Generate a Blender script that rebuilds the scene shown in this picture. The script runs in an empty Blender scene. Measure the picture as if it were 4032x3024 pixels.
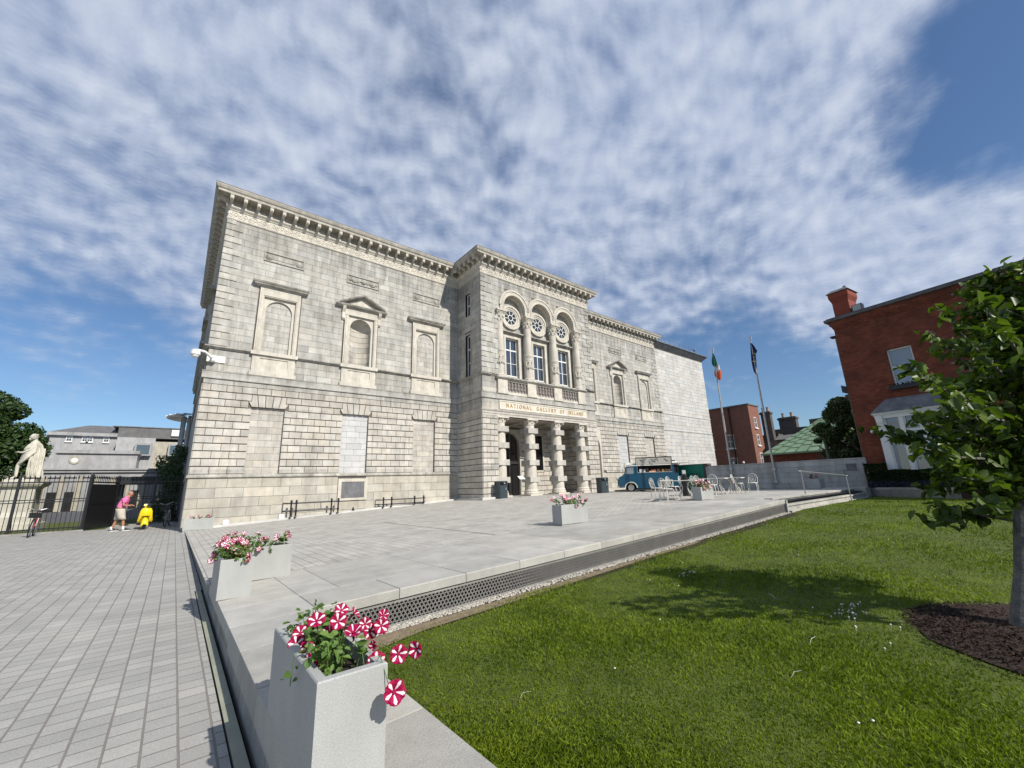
import bpy, bmesh, math, random
import numpy as np
from math import sin, cos, pi, radians, sqrt, atan2
from mathutils import Vector, Matrix
sc = bpy.context.scene
COL = sc.collection
# ---------------------------------------------------------------- camera
cam_d = bpy.data.cameras.new("camera")
cam = bpy.data.objects.new("camera", cam_d); COL.objects.link(cam)
def _rot(rx, ry, rz):
    Rz = Matrix(((cos(rz), -sin(rz), 0), (sin(rz), cos(rz), 0), (0, 0, 1)))
    Rx = Matrix(((1, 0, 0), (0, cos(rx), -sin(rx)), (0, sin(rx), cos(rx))))
    Ry = Matrix(((cos(ry), 0, sin(ry)), (0, 1, 0), (-sin(ry), 0, cos(ry))))
    return Rz @ Rx @ Ry
_R = _rot(radians(13.765), radians(1.932), radians(-38.964))
_M = Matrix((( _R[0][0], _R[0][2], -_R[0][1]), (_R[1][0], _R[1][2], -_R[1][1]), (_R[2][0], _R[2][2], -_R[2][1])))
cam.matrix_world = Matrix.Translation((-0.4145, -25.0, 1.6)) @ _M.to_4x4()
cam_d.sensor_width = 36.0; cam_d.lens = 1612.95 / 4032 * 36.0
cam_d.clip_start = 0.05; cam_d.clip_end = 3000
sc.camera = cam
# ---------------------------------------------------------------- sun, sky, exposure
SUN_DIR = Vector((0.206, -0.978, 0)).normalized() * cos(radians(40)) + Vector((0, 0, sin(radians(40))))
sun_d = bpy.data.lights.new("sun", 'SUN'); sun = bpy.data.objects.new("sun", sun_d); COL.objects.link(sun)
sun_d.energy = 5.0; sun_d.angle = radians(0.6); sun_d.color = (1.0, 0.95, 0.87)
sun.rotation_euler = SUN_DIR.to_track_quat('Z', 'Y').to_euler()
sc.view_settings.view_transform = 'Standard'; sc.view_settings.look = 'None'
sc.view_settings.exposure = 0.18; sc.view_settings.gamma = 1.0
world = bpy.data.worlds.new("World"); sc.world = world; world.use_nodes = True
def NT(nt):
    L = nt.links
    def N(t, **k):
        n = nt.nodes.new(t)
        for a, b in k.items():
            if a == 'inp':
                for i, v in b.items(): n.inputs[i].default_value = v
            else: setattr(n, a, b)
        return n
    return N, L
def build_world():
    nt = world.node_tree; nt.nodes.clear(); N, L = NT(nt)
    out = N('ShaderNodeOutputWorld'); bg = N('ShaderNodeBackground'); bg.inputs[1].default_value = 0.082
    sky = N('ShaderNodeTexSky', sky_type='NISHITA', sun_disc=False, sun_elevation=radians(40), sun_rotation=radians(168))
    sky.air_density = 1.0; sky.dust_density = 0.3; sky.ozone_density = 2.2
    tc = N('ShaderNodeTexCoord'); nm = N('ShaderNodeVectorMath', operation='NORMALIZE'); L.new(tc.outputs['Generated'], nm.inputs[0])
    D = nm.outputs[0]
    sp = N('ShaderNodeSeparateXYZ'); L.new(D, sp.inputs[0])
    def M(op, a, b=None, c=None, clamp=False):
        n = N('ShaderNodeMath', operation=op, use_clamp=clamp)
        for i, v in enumerate((a, b, c)):
            if v is None: continue
            if isinstance(v, (int, float)): n.inputs[i].default_value = v
            else: L.new(v, n.inputs[i])
        return n.outputs[0]
    zc = M('ADD', M('MAXIMUM', sp.outputs[2], 0.0), 0.16)
    cx = M('DIVIDE', sp.outputs[0], zc); cy = M('DIVIDE', sp.outputs[1], zc)
    cb = N('ShaderNodeCombineXYZ'); L.new(cx, cb.inputs[0]); L.new(cy, cb.inputs[1])
    # warp
    wn = N('ShaderNodeTexNoise', inp={2: 1.1, 3: 3.0, 4: 0.55}); L.new(cb.outputs[0], wn.inputs[0])
    ws = N('ShaderNodeVectorMath', operation='MULTIPLY_ADD'); L.new(wn.outputs['Color'], ws.inputs[0]); ws.inputs[1].default_value = (0.22, 0.22, 0); L.new(cb.outputs[0], ws.inputs[2])
    mp = N('ShaderNodeMapping'); mp.inputs['Rotation'].default_value = (0, 0, radians(38)); mp.inputs['Scale'].default_value = (1.0, 1.15, 1.0); L.new(ws.outputs[0], mp.inputs[0])
    big = N('ShaderNodeTexNoise', inp={2: 1.15, 3: 4.0, 4: 0.55}); L.new(mp.outputs[0], big.inputs[0])
    cell = N('ShaderNodeTexNoise', inp={2: 7.6, 3: 5.0, 4: 0.55}); L.new(mp.outputs[0], cell.inputs[0])
    fine = N('ShaderNodeTexNoise', inp={2: 15.0, 3: 5.0, 4: 0.6}); L.new(mp.outputs[0], fine.inputs[0])
    def blob(d, a0, a1, w):
        v = Vector(d).normalized()
        dt = N('ShaderNodeVectorMath', operation='DOT_PRODUCT'); L.new(D, dt.inputs[0]); dt.inputs[1].default_value = v
        mr = N('ShaderNodeMapRange', interpolation_type='SMOOTHSTEP'); L.new(dt.outputs['Value'], mr.inputs[0])
        mr.inputs[1].default_value = cos(radians(a1)); mr.inputs[2].default_value = cos(radians(a0)); mr.inputs[3].default_value = 0; mr.inputs[4].default_value = w
        return mr.outputs[0]
    cov = None
    for b in SKYBLOBS:
        o = blob(*b); cov = o if cov is None else M('ADD', cov, o)
    s = M('ADD', M('MULTIPLY', big.outputs[0], 0.72), M('MULTIPLY', cell.outputs[0], 0.58))
    s = M('ADD', s, M('MULTIPLY', fine.outputs[0], 0.16))
    s = M('ADD', s, cov)
    mr = N('ShaderNodeMapRange', interpolation_type='SMOOTHSTEP'); L.new(s, mr.inputs[0])
    mr.inputs[1].default_value = 0.50; mr.inputs[2].default_value = 1.06
    # brightness of cloud : soft billows
    br = N('ShaderNodeMapRange'); L.new(M('ADD', M('MULTIPLY', cell.outputs[0], 0.8), M('MULTIPLY', fine.outputs[0], 0.45)), br.inputs[0])
    br.inputs[1].default_value = 0.42; br.inputs[2].default_value = 0.85
    cc = N('ShaderNodeMix', data_type='RGBA'); L.new(br.outputs[0], cc.inputs[0])
    cc.inputs[6].default_value = (3.6, 4.5, 6.6, 1); cc.inputs[7].default_value = (7.0, 7.7, 9.0, 1)
    tint = N('ShaderNodeMix', data_type='RGBA', blend_type='MULTIPLY'); tint.inputs[0].default_value = 1.0
    L.new(sky.outputs[0], tint.inputs[6]); tint.inputs[7].default_value = (0.86, 1.02, 1.18, 1)
    mx = N('ShaderNodeMix', data_type='RGBA'); L.new(M('MULTIPLY', mr.outputs[0], 0.93), mx.inputs[0]); L.new(tint.outputs[2], mx.inputs[6]); L.new(cc.outputs[2], mx.inputs[7])
    L.new(mx.outputs[2], bg.inputs[0]); L.new(bg.outputs[0], out.inputs[0])
def _dir(u, v):
    q = _R @ Vector(((u - 2016) / 1612.95, 1, -(v - 1512) / 1612.95)); return tuple(q.normalized())
SKYBLOBS = [(_dir(1900, 500), 5, 75, 0.19), (_dir(4500, 200), 6, 16, -0.60), (_dir(3900, 640), 1, 6, -.12), (_dir(3500, 800), 1, 7, -0.14), (_dir(3300, 1030), 2, 10, 0.22), (_dir(4000, 1010), 3, 12, 0.45), (_dir(250, 1420), 1, 6, .12), (_dir(200, 1560), 3, 17, -0.36), (_dir(2950, 1560), 4, 15, -0.42),
            (_dir(3750, 1000), 3, 18, 0.24), (_dir(2700, 400), 4, 22, 0.10), (_dir(2750, 880), 2, 8, -0.07), (_dir(700, 600), 5, 28, 0.08), (_dir(3000, 700), 2, 8, 0.05)]
build_world()

# ---------------------------------------------------------------- mesh builder
RND = random.Random(7)
class MB:
    def __init__(s): s.v = []; s.f = []; s.t = []; s.m = []
    def add(s, vs, fs, tone=0.0, mi=0):
        b = len(s.v); s.v.extend([tuple(p) for p in vs])
        for f in fs: s.f.append(tuple(i + b for i in f)); s.t.append(tone); s.m.append(mi)
    def box(s, x0, y0, z0, x1, y1, z1, tone=0.0, mi=0):
        s.add([(x0, y0, z0), (x1, y0, z0), (x1, y1, z0), (x0, y1, z0), (x0, y0, z1), (x1, y0, z1), (x1, y1, z1), (x0, y1, z1)],
              [(0, 3, 2, 1), (4, 5, 6, 7), (0, 1, 5, 4), (1, 2, 6, 5), (2, 3, 7, 6), (3, 0, 4, 7)], tone, mi)
    def cbox(s, x0, y0, z0, x1, y1, z1, c=0.01, tone=0.0, mi=0):   # box with chamfered top and vertical edges
        def ring(i, z): return [(x0 + i + c, y0 + i, z), (x1 - i - c, y0 + i, z), (x1 - i, y0 + i + c, z), (x1 - i, y1 - i - c, z), (x1 - i - c, y1 - i, z), (x0 + i + c, y1 - i, z), (x0 + i, y1 - i - c, z), (x0 + i, y0 + i + c, z)]
        s.loft([ring(0, z0), ring(0, z1 - c), ring(c, z1)], tone, mi, caps=True)
    def loft(s, rings, tone=0.0, mi=0, caps=True, closed=True):
        n = len(rings[0]); vs = [p for r in rings for p in r]; fs = []
        for k in range(len(rings) - 1):
            for i in range(n if closed else n - 1):
                j = (i + 1) % n; fs.append((k * n + i, k * n + j, (k + 1) * n + j, (k + 1) * n + i))
        if caps: fs.append(tuple(range(n))[::-1]); fs.append(tuple((len(rings) - 1) * n + i for i in range(n)))
        s.add(vs, fs, tone, mi)
    def tube(s, pts, r, seg=6, tone=0.0, mi=0, caps=True):
        pts = [Vector(p) for p in pts]; rs = r if isinstance(r, (list, tuple)) else [r] * len(pts)
        rings = []; up = None
        for i, p in enumerate(pts):
            d = (pts[min(i + 1, len(pts) - 1)] - pts[max(i - 1, 0)]).normalized()
            if up is None: up = d.orthogonal().normalized()
            a = (up - d * up.dot(d))
            a = a.normalized() if a.length > 1e-5 else d.orthogonal().normalized()
            up = a; b = d.cross(a)
            rings.append([p + a * (rs[i] * cos(2 * pi * k / seg)) + b * (rs[i] * sin(2 * pi * k / seg)) for k in range(seg)])
        s.loft(rings, tone, mi, caps)
    def lathe(s, c, prof, seg=16, axis=(0, 0, 1), tone=0.0, mi=0, caps=True):
        c = Vector(c); ax = Vector(axis).normalized(); a = ax.orthogonal().normalized(); b = ax.cross(a)
        if abs(ax.z) > .99: a = Vector((1, 0, 0)); b = Vector((0, 1, 0))
        s.loft([[c + ax * z + a * (r * cos(2 * pi * k / seg)) + b * (r * sin(2 * pi * k / seg)) for k in range(seg)] for r, z in prof], tone, mi, caps)
    def ball(s, c, r, seg=10, tone=0.0, mi=0, sc_=(1, 1, 1)):
        c = Vector(c); n = max(4, seg // 2 + 1)
        s.loft([[c + Vector((r * sc_[0] * max(sin(pi * j / n), .02) * cos(2 * pi * k / seg), r * sc_[1] * max(sin(pi * j / n), .02) * sin(2 * pi * k / seg), -r * sc_[2] * cos(pi * j / n))) for k in range(seg)] for j in range(n + 1)], tone, mi)
    def torus(s, c, R, r, axis=(0, 1, 0), seg=24, rs=6, tone=0.0, mi=0, a0=0, a1=2 * pi):
        c = Vector(c); ax = Vector(axis).normalized(); a = ax.orthogonal().normalized(); b = ax.cross(a); full = abs(a1 - a0 - 2 * pi) < 1e-6
        n = seg if full else seg + 1; rings = []
        for k in range(n):
            t = a0 + (a1 - a0) * k / seg; d = a * cos(t) + b * sin(t)
            rings.append([c + d * (R + r * cos(2 * pi * j / rs)) + ax * (r * sin(2 * pi * j / rs)) for j in range(rs)])
        if full: rings.append(rings[0])
        s.loft(rings, tone, mi, caps=not full)
    def xform(s, M, i0=0):
        for i in range(i0, len(s.v)): s.v[i] = tuple(M @ Vector(s.v[i]))
    def build(s, name, mats, parent=None, smooth=False, loc=None, recalc=True):
        me = bpy.data.meshes.new(name)
        me.from_pydata(s.v, [], s.f)
        if not isinstance(mats, (list, tuple)): mats = [mats]
        for m in mats: me.materials.append(m)
        me.polygons.foreach_set('material_index', s.m)
        if recalc:
            bm = bmesh.new(); bm.from_mesh(me); bmesh.ops.recalc_face_normals(bm, faces=bm.faces); bm.to_mesh(me); bm.free()
        at = me.attributes.new('tone', 'FLOAT', 'FACE'); at.data.foreach_set('value', s.t)
        uv = me.uv_layers.new(name='UVMap'); n = len(me.loops); me.calc_loop_triangles() if False else None
        co = np.empty(len(me.vertices) * 3); me.vertices.foreach_get('co', co); co = co.reshape(-1, 3)
        vi = np.empty(n, dtype=np.int32); me.loops.foreach_get('vertex_index', vi)
        ls = np.empty(len(me.polygons), dtype=np.int32); me.polygons.foreach_get('loop_total', ls)
        nr = np.empty(len(me.polygons) * 3); me.polygons.foreach_get('normal', nr); nr = nr.reshape(-1, 3)
        ln = np.repeat(nr, ls, axis=0); p = co[vi]
        hx = -ln[:, 1]; hy = ln[:, 0]; hl = np.sqrt(hx ** 2 + hy ** 2) + 1e-9
        flat = np.abs(ln[:, 2]) > .75
        u = np.where(flat, p[:, 0], (p[:, 0] * hx + p[:, 1] * hy) / hl); v = np.where(flat, p[:, 1], p[:, 2])
        uv.data.foreach_set('uv', np.stack([u, v], 1).ravel())
        if smooth: me.polygons.foreach_set('use_smooth', [True] * len(me.polygons))
        me.update()
        o = bpy.data.objects.new(name, me); COL.objects.link(o)
        if parent is not None: o.parent = parent
        if loc is not None: o.location = loc
        return o
def npmesh(name, V, F, mat, tone=None, parent=None, smooth=False, mi=None):
    me = bpy.data.meshes.new(name); V = np.asarray(V, dtype=np.float32); F = np.asarray(F, dtype=np.int32); k = F.shape[1]
    me.vertices.add(len(V)); me.vertices.foreach_set('co', V.ravel())
    me.loops.add(F.size); me.loops.foreach_set('vertex_index', F.ravel())
    me.polygons.add(len(F)); me.polygons.foreach_set('loop_start', np.arange(0, F.size, k, dtype=np.int32))
    try: me.polygons.foreach_set('loop_total', np.full(len(F), k, dtype=np.int32))
    except Exception: pass
    for m in (mat if isinstance(mat, (list, tuple)) else [mat]): me.materials.append(m)
    if mi is not None: me.polygons.foreach_set('material_index', mi)
    if smooth: me.polygons.foreach_set('use_smooth', np.ones(len(F), dtype=bool))
    me.update(calc_edges=True); me.validate()
    if tone is not None and len(me.polygons) == len(tone):
        at = me.attributes.new('tone', 'FLOAT', 'FACE'); at.data.foreach_set('value', np.asarray(tone, dtype=np.float32))
    o = bpy.data.objects.new(name, me); COL.objects.link(o)
    if parent is not None: o.parent = parent
    return o
def tag(o, label=None, cat=None, group=None, kind=None):
    if label: o['label'] = label
    if cat: o['category'] = cat
    if group: o['group'] = group
    if kind: o['kind'] = kind
    return o
def thing(name, label, cat, loc=(0, 0, 0), rz=0.0, group=None):
    o = bpy.data.objects.new(name, None); COL.objects.link(o); o.location = loc; o.rotation_euler = (0, 0, rz)
    o.empty_display_size = .2
    return tag(o, label, cat, group)
def dup(root, loc=None, rz=None, label=None, group=None, cat=None, parent=None):
    r = root.copy(); COL.objects.link(r)
    if parent is not None: r.parent = parent
    if loc is not None: r.location = loc
    if rz is not None: r.rotation_euler = (0, 0, rz)
    tag(r, label, cat, group)
    for ch in list(root.children):
        c = ch.copy(); COL.objects.link(c); c.parent = r
        for g in list(ch.children):
            d = g.copy(); COL.objects.link(d); d.parent = c
    return r

# ---------------------------------------------------------------- materials
MATS = {}
def mat(name, col, rough=.7, var=.12, scale=8.0, bump=0.0, bscale=None, tonek=.10, speck=0.0, stain=0.0, metal=0.0, spec=.4, col2=None, coat=0.0, trans=0.0, streak=0.0, bands=None, warm=0.0, spk=260.0):
    m = bpy.data.materials.new(name); m.use_nodes = True; nt = m.node_tree; N, L = NT(nt)
    b = nt.nodes['Principled BSDF']; b.inputs['Roughness'].default_value = rough; b.inputs['Metallic'].default_value = metal
    b.inputs['Specular IOR Level'].default_value = spec
    if coat: b.inputs['Coat Weight'].default_value = coat
    if trans: b.inputs['Transmission Weight'].default_value = trans
    tc = N('ShaderNodeTexCoord'); co = tc.outputs['Object']
    if col2 is None: col2 = tuple(c * (1 - var) for c in col); 
    n1 = N('ShaderNodeTexNoise', inp={2: scale, 3: 5.0, 4: .6}); L.new(co, n1.inputs[0])
    r1 = N('ShaderNodeMapRange'); L.new(n1.outputs[0], r1.inputs[0]); r1.inputs[1].default_value = .32; r1.inputs[2].default_value = .68
    mx = N('ShaderNodeMix', data_type='RGBA'); L.new(r1.outputs[0], mx.inputs[0]); mx.inputs[6].default_value = (*col2, 1); mx.inputs[7].default_value = (*[min(c * (1 + var * .6), 1) for c in col], 1)
    c = mx.outputs[2]
    at = N('ShaderNodeAttribute', attribute_name='tone')
    mt = N('ShaderNodeMath', operation='MULTIPLY_ADD'); L.new(at.outputs['Fac'], mt.inputs[0]); mt.inputs[1].default_value = tonek; mt.inputs[2].default_value = 1.0
    vm = N('ShaderNodeVectorMath', operation='SCALE'); L.new(c, vm.inputs[0]); L.new(mt.outputs[0], vm.inputs['Scale']); c = vm.outputs[0]
    if warm:
        fr = N('ShaderNodeMath', operation='MULTIPLY'); L.new(at.outputs['Fac'], fr.inputs[0]); fr.inputs[1].default_value = 7.31
        fs = N('ShaderNodeMath', operation='SINE'); L.new(fr.outputs[0], fs.inputs[0])
        fm = N('ShaderNodeMapRange'); L.new(fs.outputs[0], fm.inputs[0]); fm.inputs[1].default_value = -1; fm.inputs[2].default_value = 1
        wm = N('ShaderNodeMix', data_type='RGBA'); L.new(fm.outputs[0], wm.inputs[0]); wm.inputs[6].default_value = (1 - warm * .5, 1, 1 + warm, 1); wm.inputs[7].default_value = (1 + warm, 1, 1 - warm * 1.3, 1)
        w2 = N('ShaderNodeMix', data_type='RGBA', blend_type='MULTIPLY'); w2.inputs[0].default_value = 1; L.new(c, w2.inputs[6]); L.new(wm.outputs[2], w2.inputs[7]); c = w2.outputs[2]
    if speck:
        n2 = N('ShaderNodeTexNoise', inp={2: spk, 3: 3.0, 4: .75}); L.new(co, n2.inputs[0])
        r2 = N('ShaderNodeMapRange'); L.new(n2.outputs[0], r2.inputs[0]); r2.inputs[1].default_value = .36; r2.inputs[2].default_value = .62; r2.inputs[3].default_value = 1 - speck; r2.inputs[4].default_value = 1 + speck * .35
        v2 = N('ShaderNodeVectorMath', operation='SCALE'); L.new(c, v2.inputs[0]); L.new(r2.outputs[0], v2.inputs['Scale']); c = v2.outputs[0]
    if stain:
        mp = N('ShaderNodeMapping'); mp.inputs['Scale'].default_value = (1.6, 1.6, .45); L.new(co, mp.inputs[0])
        n3 = N('ShaderNodeTexNoise', inp={2: 1.0, 3: 7.0, 4: .68}); L.new(mp.outputs[0], n3.inputs[0])
        r3 = N('ShaderNodeMapRange'); L.new(n3.outputs[0], r3.inputs[0]); r3.inputs[1].default_value = .42; r3.inputs[2].default_value = .66; r3.inputs[3].default_value = 1.04; r3.inputs[4].default_value = 1 - stain
        v3 = N('ShaderNodeVectorMath', operation='SCALE'); L.new(c, v3.inputs[0]); L.new(r3.outputs[0], v3.inputs['Scale']); c = v3.outputs[0]
    if streak:
        mp = N('ShaderNodeMapping'); mp.inputs['Scale'].default_value = (5.5, 5.5, .35); L.new(co, mp.inputs[0])
        n3 = N('ShaderNodeTexNoise', inp={2: 1.0, 3: 4.0, 4: .6}); L.new(mp.outputs[0], n3.inputs[0])
        r3 = N('ShaderNodeMapRange'); L.new(n3.outputs[0], r3.inputs[0]); r3.inputs[1].default_value = .5; r3.inputs[2].default_value = .7; r3.inputs[3].default_value = 1.0; r3.inputs[4].default_value = 1 - streak
        v3 = N('ShaderNodeVectorMath', operation='SCALE'); L.new(c, v3.inputs[0]); L.new(r3.outputs[0], v3.inputs['Scale']); c = v3.outputs[0]
    if bands:   # grime band along a height (old soot streaks below ledges): list of (z_top, depth, strength)
        sz = N('ShaderNodeSeparateXYZ'); L.new(co, sz.inputs[0])
        mp = N('ShaderNodeMapping'); mp.inputs['Scale'].default_value = (2.2, 2.2, .25); L.new(co, mp.inputs[0])
        n4 = N('ShaderNodeTexNoise', inp={2: 1.0, 3: 5.0, 4: .6}); L.new(mp.outputs[0], n4.inputs[0])
        for zt, dp, st in bands:
            r4 = N('ShaderNodeMapRange', interpolation_type='SMOOTHSTEP'); L.new(sz.outputs[2], r4.inputs[0]); r4.inputs[1].default_value = zt - dp; r4.inputs[2].default_value = zt; r4.inputs[3].default_value = 0; r4.inputs[4].default_value = 1
            lt = N('ShaderNodeMath', operation='LESS_THAN'); L.new(sz.outputs[2], lt.inputs[0]); lt.inputs[1].default_value = zt + .02
            r5 = N('ShaderNodeMapRange'); L.new(n4.outputs[0], r5.inputs[0]); r5.inputs[1].default_value = .38; r5.inputs[2].default_value = .62
            a = N('ShaderNodeMath', operation='MULTIPLY'); L.new(r4.outputs[0], a.inputs[0]); L.new(r5.outputs[0], a.inputs[1])
            a2 = N('ShaderNodeMath', operation='MULTIPLY'); L.new(a.outputs[0], a2.inputs[0]); L.new(lt.outputs[0], a2.inputs[1])
            a3 = N('ShaderNodeMath', operation='MULTIPLY_ADD'); L.new(a2.outputs[0], a3.inputs[0]); a3.inputs[1].default_value = -st; a3.inputs[2].default_value = 1
            v3 = N('ShaderNodeVectorMath', operation='SCALE'); L.new(c, v3.inputs[0]); L.new(a3.outputs[0], v3.inputs['Scale']); c = v3.outputs[0]
    L.new(c, b.inputs['Base Color'])
    if bump:
        nb = N('ShaderNodeTexNoise', inp={2: bscale or scale * 3, 3: 4.0, 4: .6}); L.new(co, nb.inputs[0])
        bp = N('ShaderNodeBump', inp={0: bump, 1: .02}); L.new(nb.outputs[0], bp.inputs['Height']); L.new(bp.outputs[0], b.inputs['Normal'])
    MATS[name] = m; return m
def brickmat(name, c1, c2, mortar, bw, rh, msize=.012, bump=.4, rough=.85, off=.5, swap=False, var=.25, tonek=0, rot=False, msm=.1, patch=.0, spk=0.0, bias=0.0):
    m = bpy.data.materials.new(name); m.use_nodes = True; nt = m.node_tree; N, L = NT(nt)
    b = nt.nodes['Principled BSDF']; b.inputs['Roughness'].default_value = rough; b.inputs['Specular IOR Level'].default_value = .3
    uvn = N('ShaderNodeUVMap'); uvn.uv_map = 'UVMap'; co = uvn.outputs[0]
    if swap:
        s = N('ShaderNodeSeparateXYZ'); L.new(co, s.inputs[0]); cbn = N('ShaderNodeCombineXYZ'); L.new(s.outputs[1], cbn.inputs[0]); L.new(s.outputs[0], cbn.inputs[1]); co = cbn.outputs[0]
    # slight waviness of the joints
    wn = N('ShaderNodeTexNoise', inp={2: 1.7, 3: 2.0}); L.new(co, wn.inputs[0])
    wv = N('ShaderNodeVectorMath', operation='MULTIPLY_ADD'); L.new(wn.outputs['Color'], wv.inputs[0]); wv.inputs[1].default_value = (msize * .9, msize * .9, 0); L.new(co, wv.inputs[2]); co = wv.outputs[0]
    br = N('ShaderNodeTexBrick', inp={'Scale': 1.0, 'Brick Width': bw, 'Row Height': rh, 'Mortar Size': msize, 'Mortar Smooth': msm, 'Bias': bias}); br.offset = off
    br.inputs['Color1'].default_value = (*c1, 1); br.inputs['Color2'].default_value = (*c2, 1); br.inputs['Mortar'].default_value = (*mortar, 1)
    L.new(co, br.inputs[0])
    c = br.outputs['Color']
    n1 = N('ShaderNodeTexNoise', inp={2: 1.3, 3: 6.0, 4: .65}); L.new(co, n1.inputs[0])
    r1 = N('ShaderNodeMapRange'); L.new(n1.outputs[0], r1.inputs[0]); r1.inputs[1].default_value = .3; r1.inputs[2].default_value = .7; r1.inputs[3].default_value = 1 - var; r1.inputs[4].default_value = 1 + var * .6
    v = N('ShaderNodeVectorMath', operation='SCALE'); L.new(c, v.inputs[0]); L.new(r1.outputs[0], v.inputs['Scale']); c = v.outputs[0]
    n2 = N('ShaderNodeTexNoise', inp={2: 70.0, 3: 3.0, 4: .7}); L.new(co, n2.inputs[0])
    if spk:
        r2 = N('ShaderNodeMapRange'); L.new(n2.outputs[0], r2.inputs[0]); r2.inputs[1].default_value = .36; r2.inputs[2].default_value = .64; r2.inputs[3].default_value = 1 - spk; r2.inputs[4].default_value = 1 + spk * .5
        v = N('ShaderNodeVectorMath', operation='SCALE'); L.new(c, v.inputs[0]); L.new(r2.outputs[0], v.inputs['Scale']); c = v.outputs[0]
    if patch:
        n3 = N('ShaderNodeTexVoronoi', inp={'Scale': 2.2}); L.new(co, n3.inputs[0])
        r3 = N('ShaderNodeMapRange'); L.new(n3.outputs['Distance'], r3.inputs[0]); r3.inputs[1].default_value = .08; r3.inputs[2].default_value = .2; r3.inputs[3].default_value = 1 + patch; r3.inputs[4].default_value = 1
        v = N('ShaderNodeVectorMath', operation='SCALE'); L.new(c, v.inputs[0]); L.new(r3.outputs[0], v.inputs['Scale']); c = v.outputs[0]
    L.new(c, b.inputs['Base Color'])
    hm = N('ShaderNodeMath', operation='MULTIPLY_ADD'); L.new(br.outputs['Fac'], hm.inputs[0]); hm.inputs[1].default_value = -1.0
    hs = N('ShaderNodeMath', operation='MULTIPLY'); L.new(n2.outputs[0], hs.inputs[0]); hs.inputs[1].default_value = .25; L.new(hs.outputs[0], hm.inputs[2])
    bp = N('ShaderNodeBump', inp={0: bump, 1: .012}); L.new(hm.outputs[0], bp.inputs['Height']); L.new(bp.outputs[0], b.inputs['Normal'])
    MATS[name] = m; return m
def glassmat(name, col=(.02, .025, .03), rough=.03):
    m = bpy.data.materials.new(name); m.use_nodes = True; nt = m.node_tree; N, L = NT(nt)
    b = nt.nodes['Principled BSDF']; b.inputs['Base Color'].default_value = (*col, 1); b.inputs['Roughness'].default_value = rough
    b.inputs['Specular IOR Level'].default_value = 1.0; b.inputs['IOR'].default_value = 1.9
    tc = N('ShaderNodeTexCoord'); nb = N('ShaderNodeTexNoise', inp={2: 1.4, 3: 2.0}); L.new(tc.outputs['Object'], nb.inputs[0])
    bp = N('ShaderNodeBump', inp={0: .08, 1: .05}); L.new(nb.outputs[0], bp.inputs['Height']); L.new(bp.outputs[0], b.inputs['Normal'])
    MATS[name] = m; return m
def leafmat(name, c1, c2, rough=.5, transl=.35, tonek=.45, spec=.35):
    m = bpy.data.materials.new(name); m.use_nodes = True; nt = m.node_tree; N, L = NT(nt)
    b = nt.nodes['Principled BSDF']; b.inputs['Roughness'].default_value = rough; b.inputs['Specular IOR Level'].default_value = spec
    at = N('ShaderNodeAttribute', attribute_name='tone')
    tc = N('ShaderNodeTexCoord'); n1 = N('ShaderNodeTexNoise', inp={2: .9, 3: 3.0}); L.new(tc.outputs['Object'], n1.inputs[0])
    ad = N('ShaderNodeMath', operation='MULTIPLY_ADD'); L.new(at.outputs['Fac'], ad.inputs[0]); ad.inputs[1].default_value = tonek; L.new(n1.outputs[0], ad.inputs[2])
    mx = N('ShaderNodeMix', data_type='RGBA', clamp_factor=True); L.new(ad.outputs[0], mx.inputs[0]); mx.inputs[6].default_value = (*c1, 1); mx.inputs[7].default_value = (*c2, 1)
    L.new(mx.outputs[2], b.inputs['Base Color'])
    if transl:
        tr = N('ShaderNodeBsdfTranslucent'); sc_ = N('ShaderNodeVectorMath', operation='MULTIPLY'); L.new(mx.outputs[2], sc_.inputs[0]); sc_.inputs[1].default_value = (1.3, 1.5, .5); L.new(sc_.outputs[0], tr.inputs[0])
        ms = N('ShaderNodeMixShader'); ms.inputs[0].default_value = transl; L.new(b.outputs[0], ms.inputs[1]); L.new(tr.outputs[0], ms.inputs[2])
        L.new(ms.outputs[0], nt.nodes['Material Output'].inputs[0])
    MATS[name] = m; return m
GR = [(16.4, 2.4, .42), (9.0, 1.3, .38), (7.3, .8, .3), (7.75, .5, .4), (12.9, .8, .2), (17.3, .6, .2)]
M_ash = mat('grey_ashlar_granite', (.465, .448, .405), .85, var=.14, scale=2.2, bump=.5, bscale=28, tonek=.10, speck=.16, stain=.32, streak=.16, bands=GR, warm=.018)
M_rus = mat('cream_rusticated_granite', (.505, .475, .42), .85, var=.14, scale=2.5, bump=.6, bscale=22, tonek=.09, speck=.14, stain=.20, streak=.14, bands=[(7.3, 1.2, .34), (6.05, .5, .2), (2.75, .35, .3)], warm=.02)
M_mortar = mat('dark_joint_mortar', (.15, .13, .115), .95, var=.25, scale=6)
M_cream = mat('carved_portland_stone', (.56, .52, .445), .8, var=.12, scale=3, bump=.25, tonek=.06, stain=.22, streak=.14)
M_trim = mat('weathered_moulding_stone', (.40, .38, .335), .85, var=.28, scale=2.6, bump=.4, tonek=.1, stain=.38, streak=.30)
M_white = mat('white_painted_wood', (.72, .72, .70), .45, var=.05, scale=5)
M_glass = glassmat('window_glass'); M_dglass = glassmat('dark_doorway_glass', (.008, .008, .01), .04)
M_dark = mat('dark_interior', (.012, .012, .012), .9, var=.3)
M_black = mat('black_painted_iron', (.012, .012, .014), .4, var=.3, scale=20, spec=.5)
M_gold = mat('gilded_letters', (.50, .33, .10), .45, var=.2, scale=9, metal=.25)
M_slate = mat('slate_tablet', (.16, .16, .165), .7, var=.3, scale=3, stain=.3)
M_lead = mat('lead_sheet_roof', (.17, .175, .185), .55, var=.3, scale=3, stain=.35)
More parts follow.
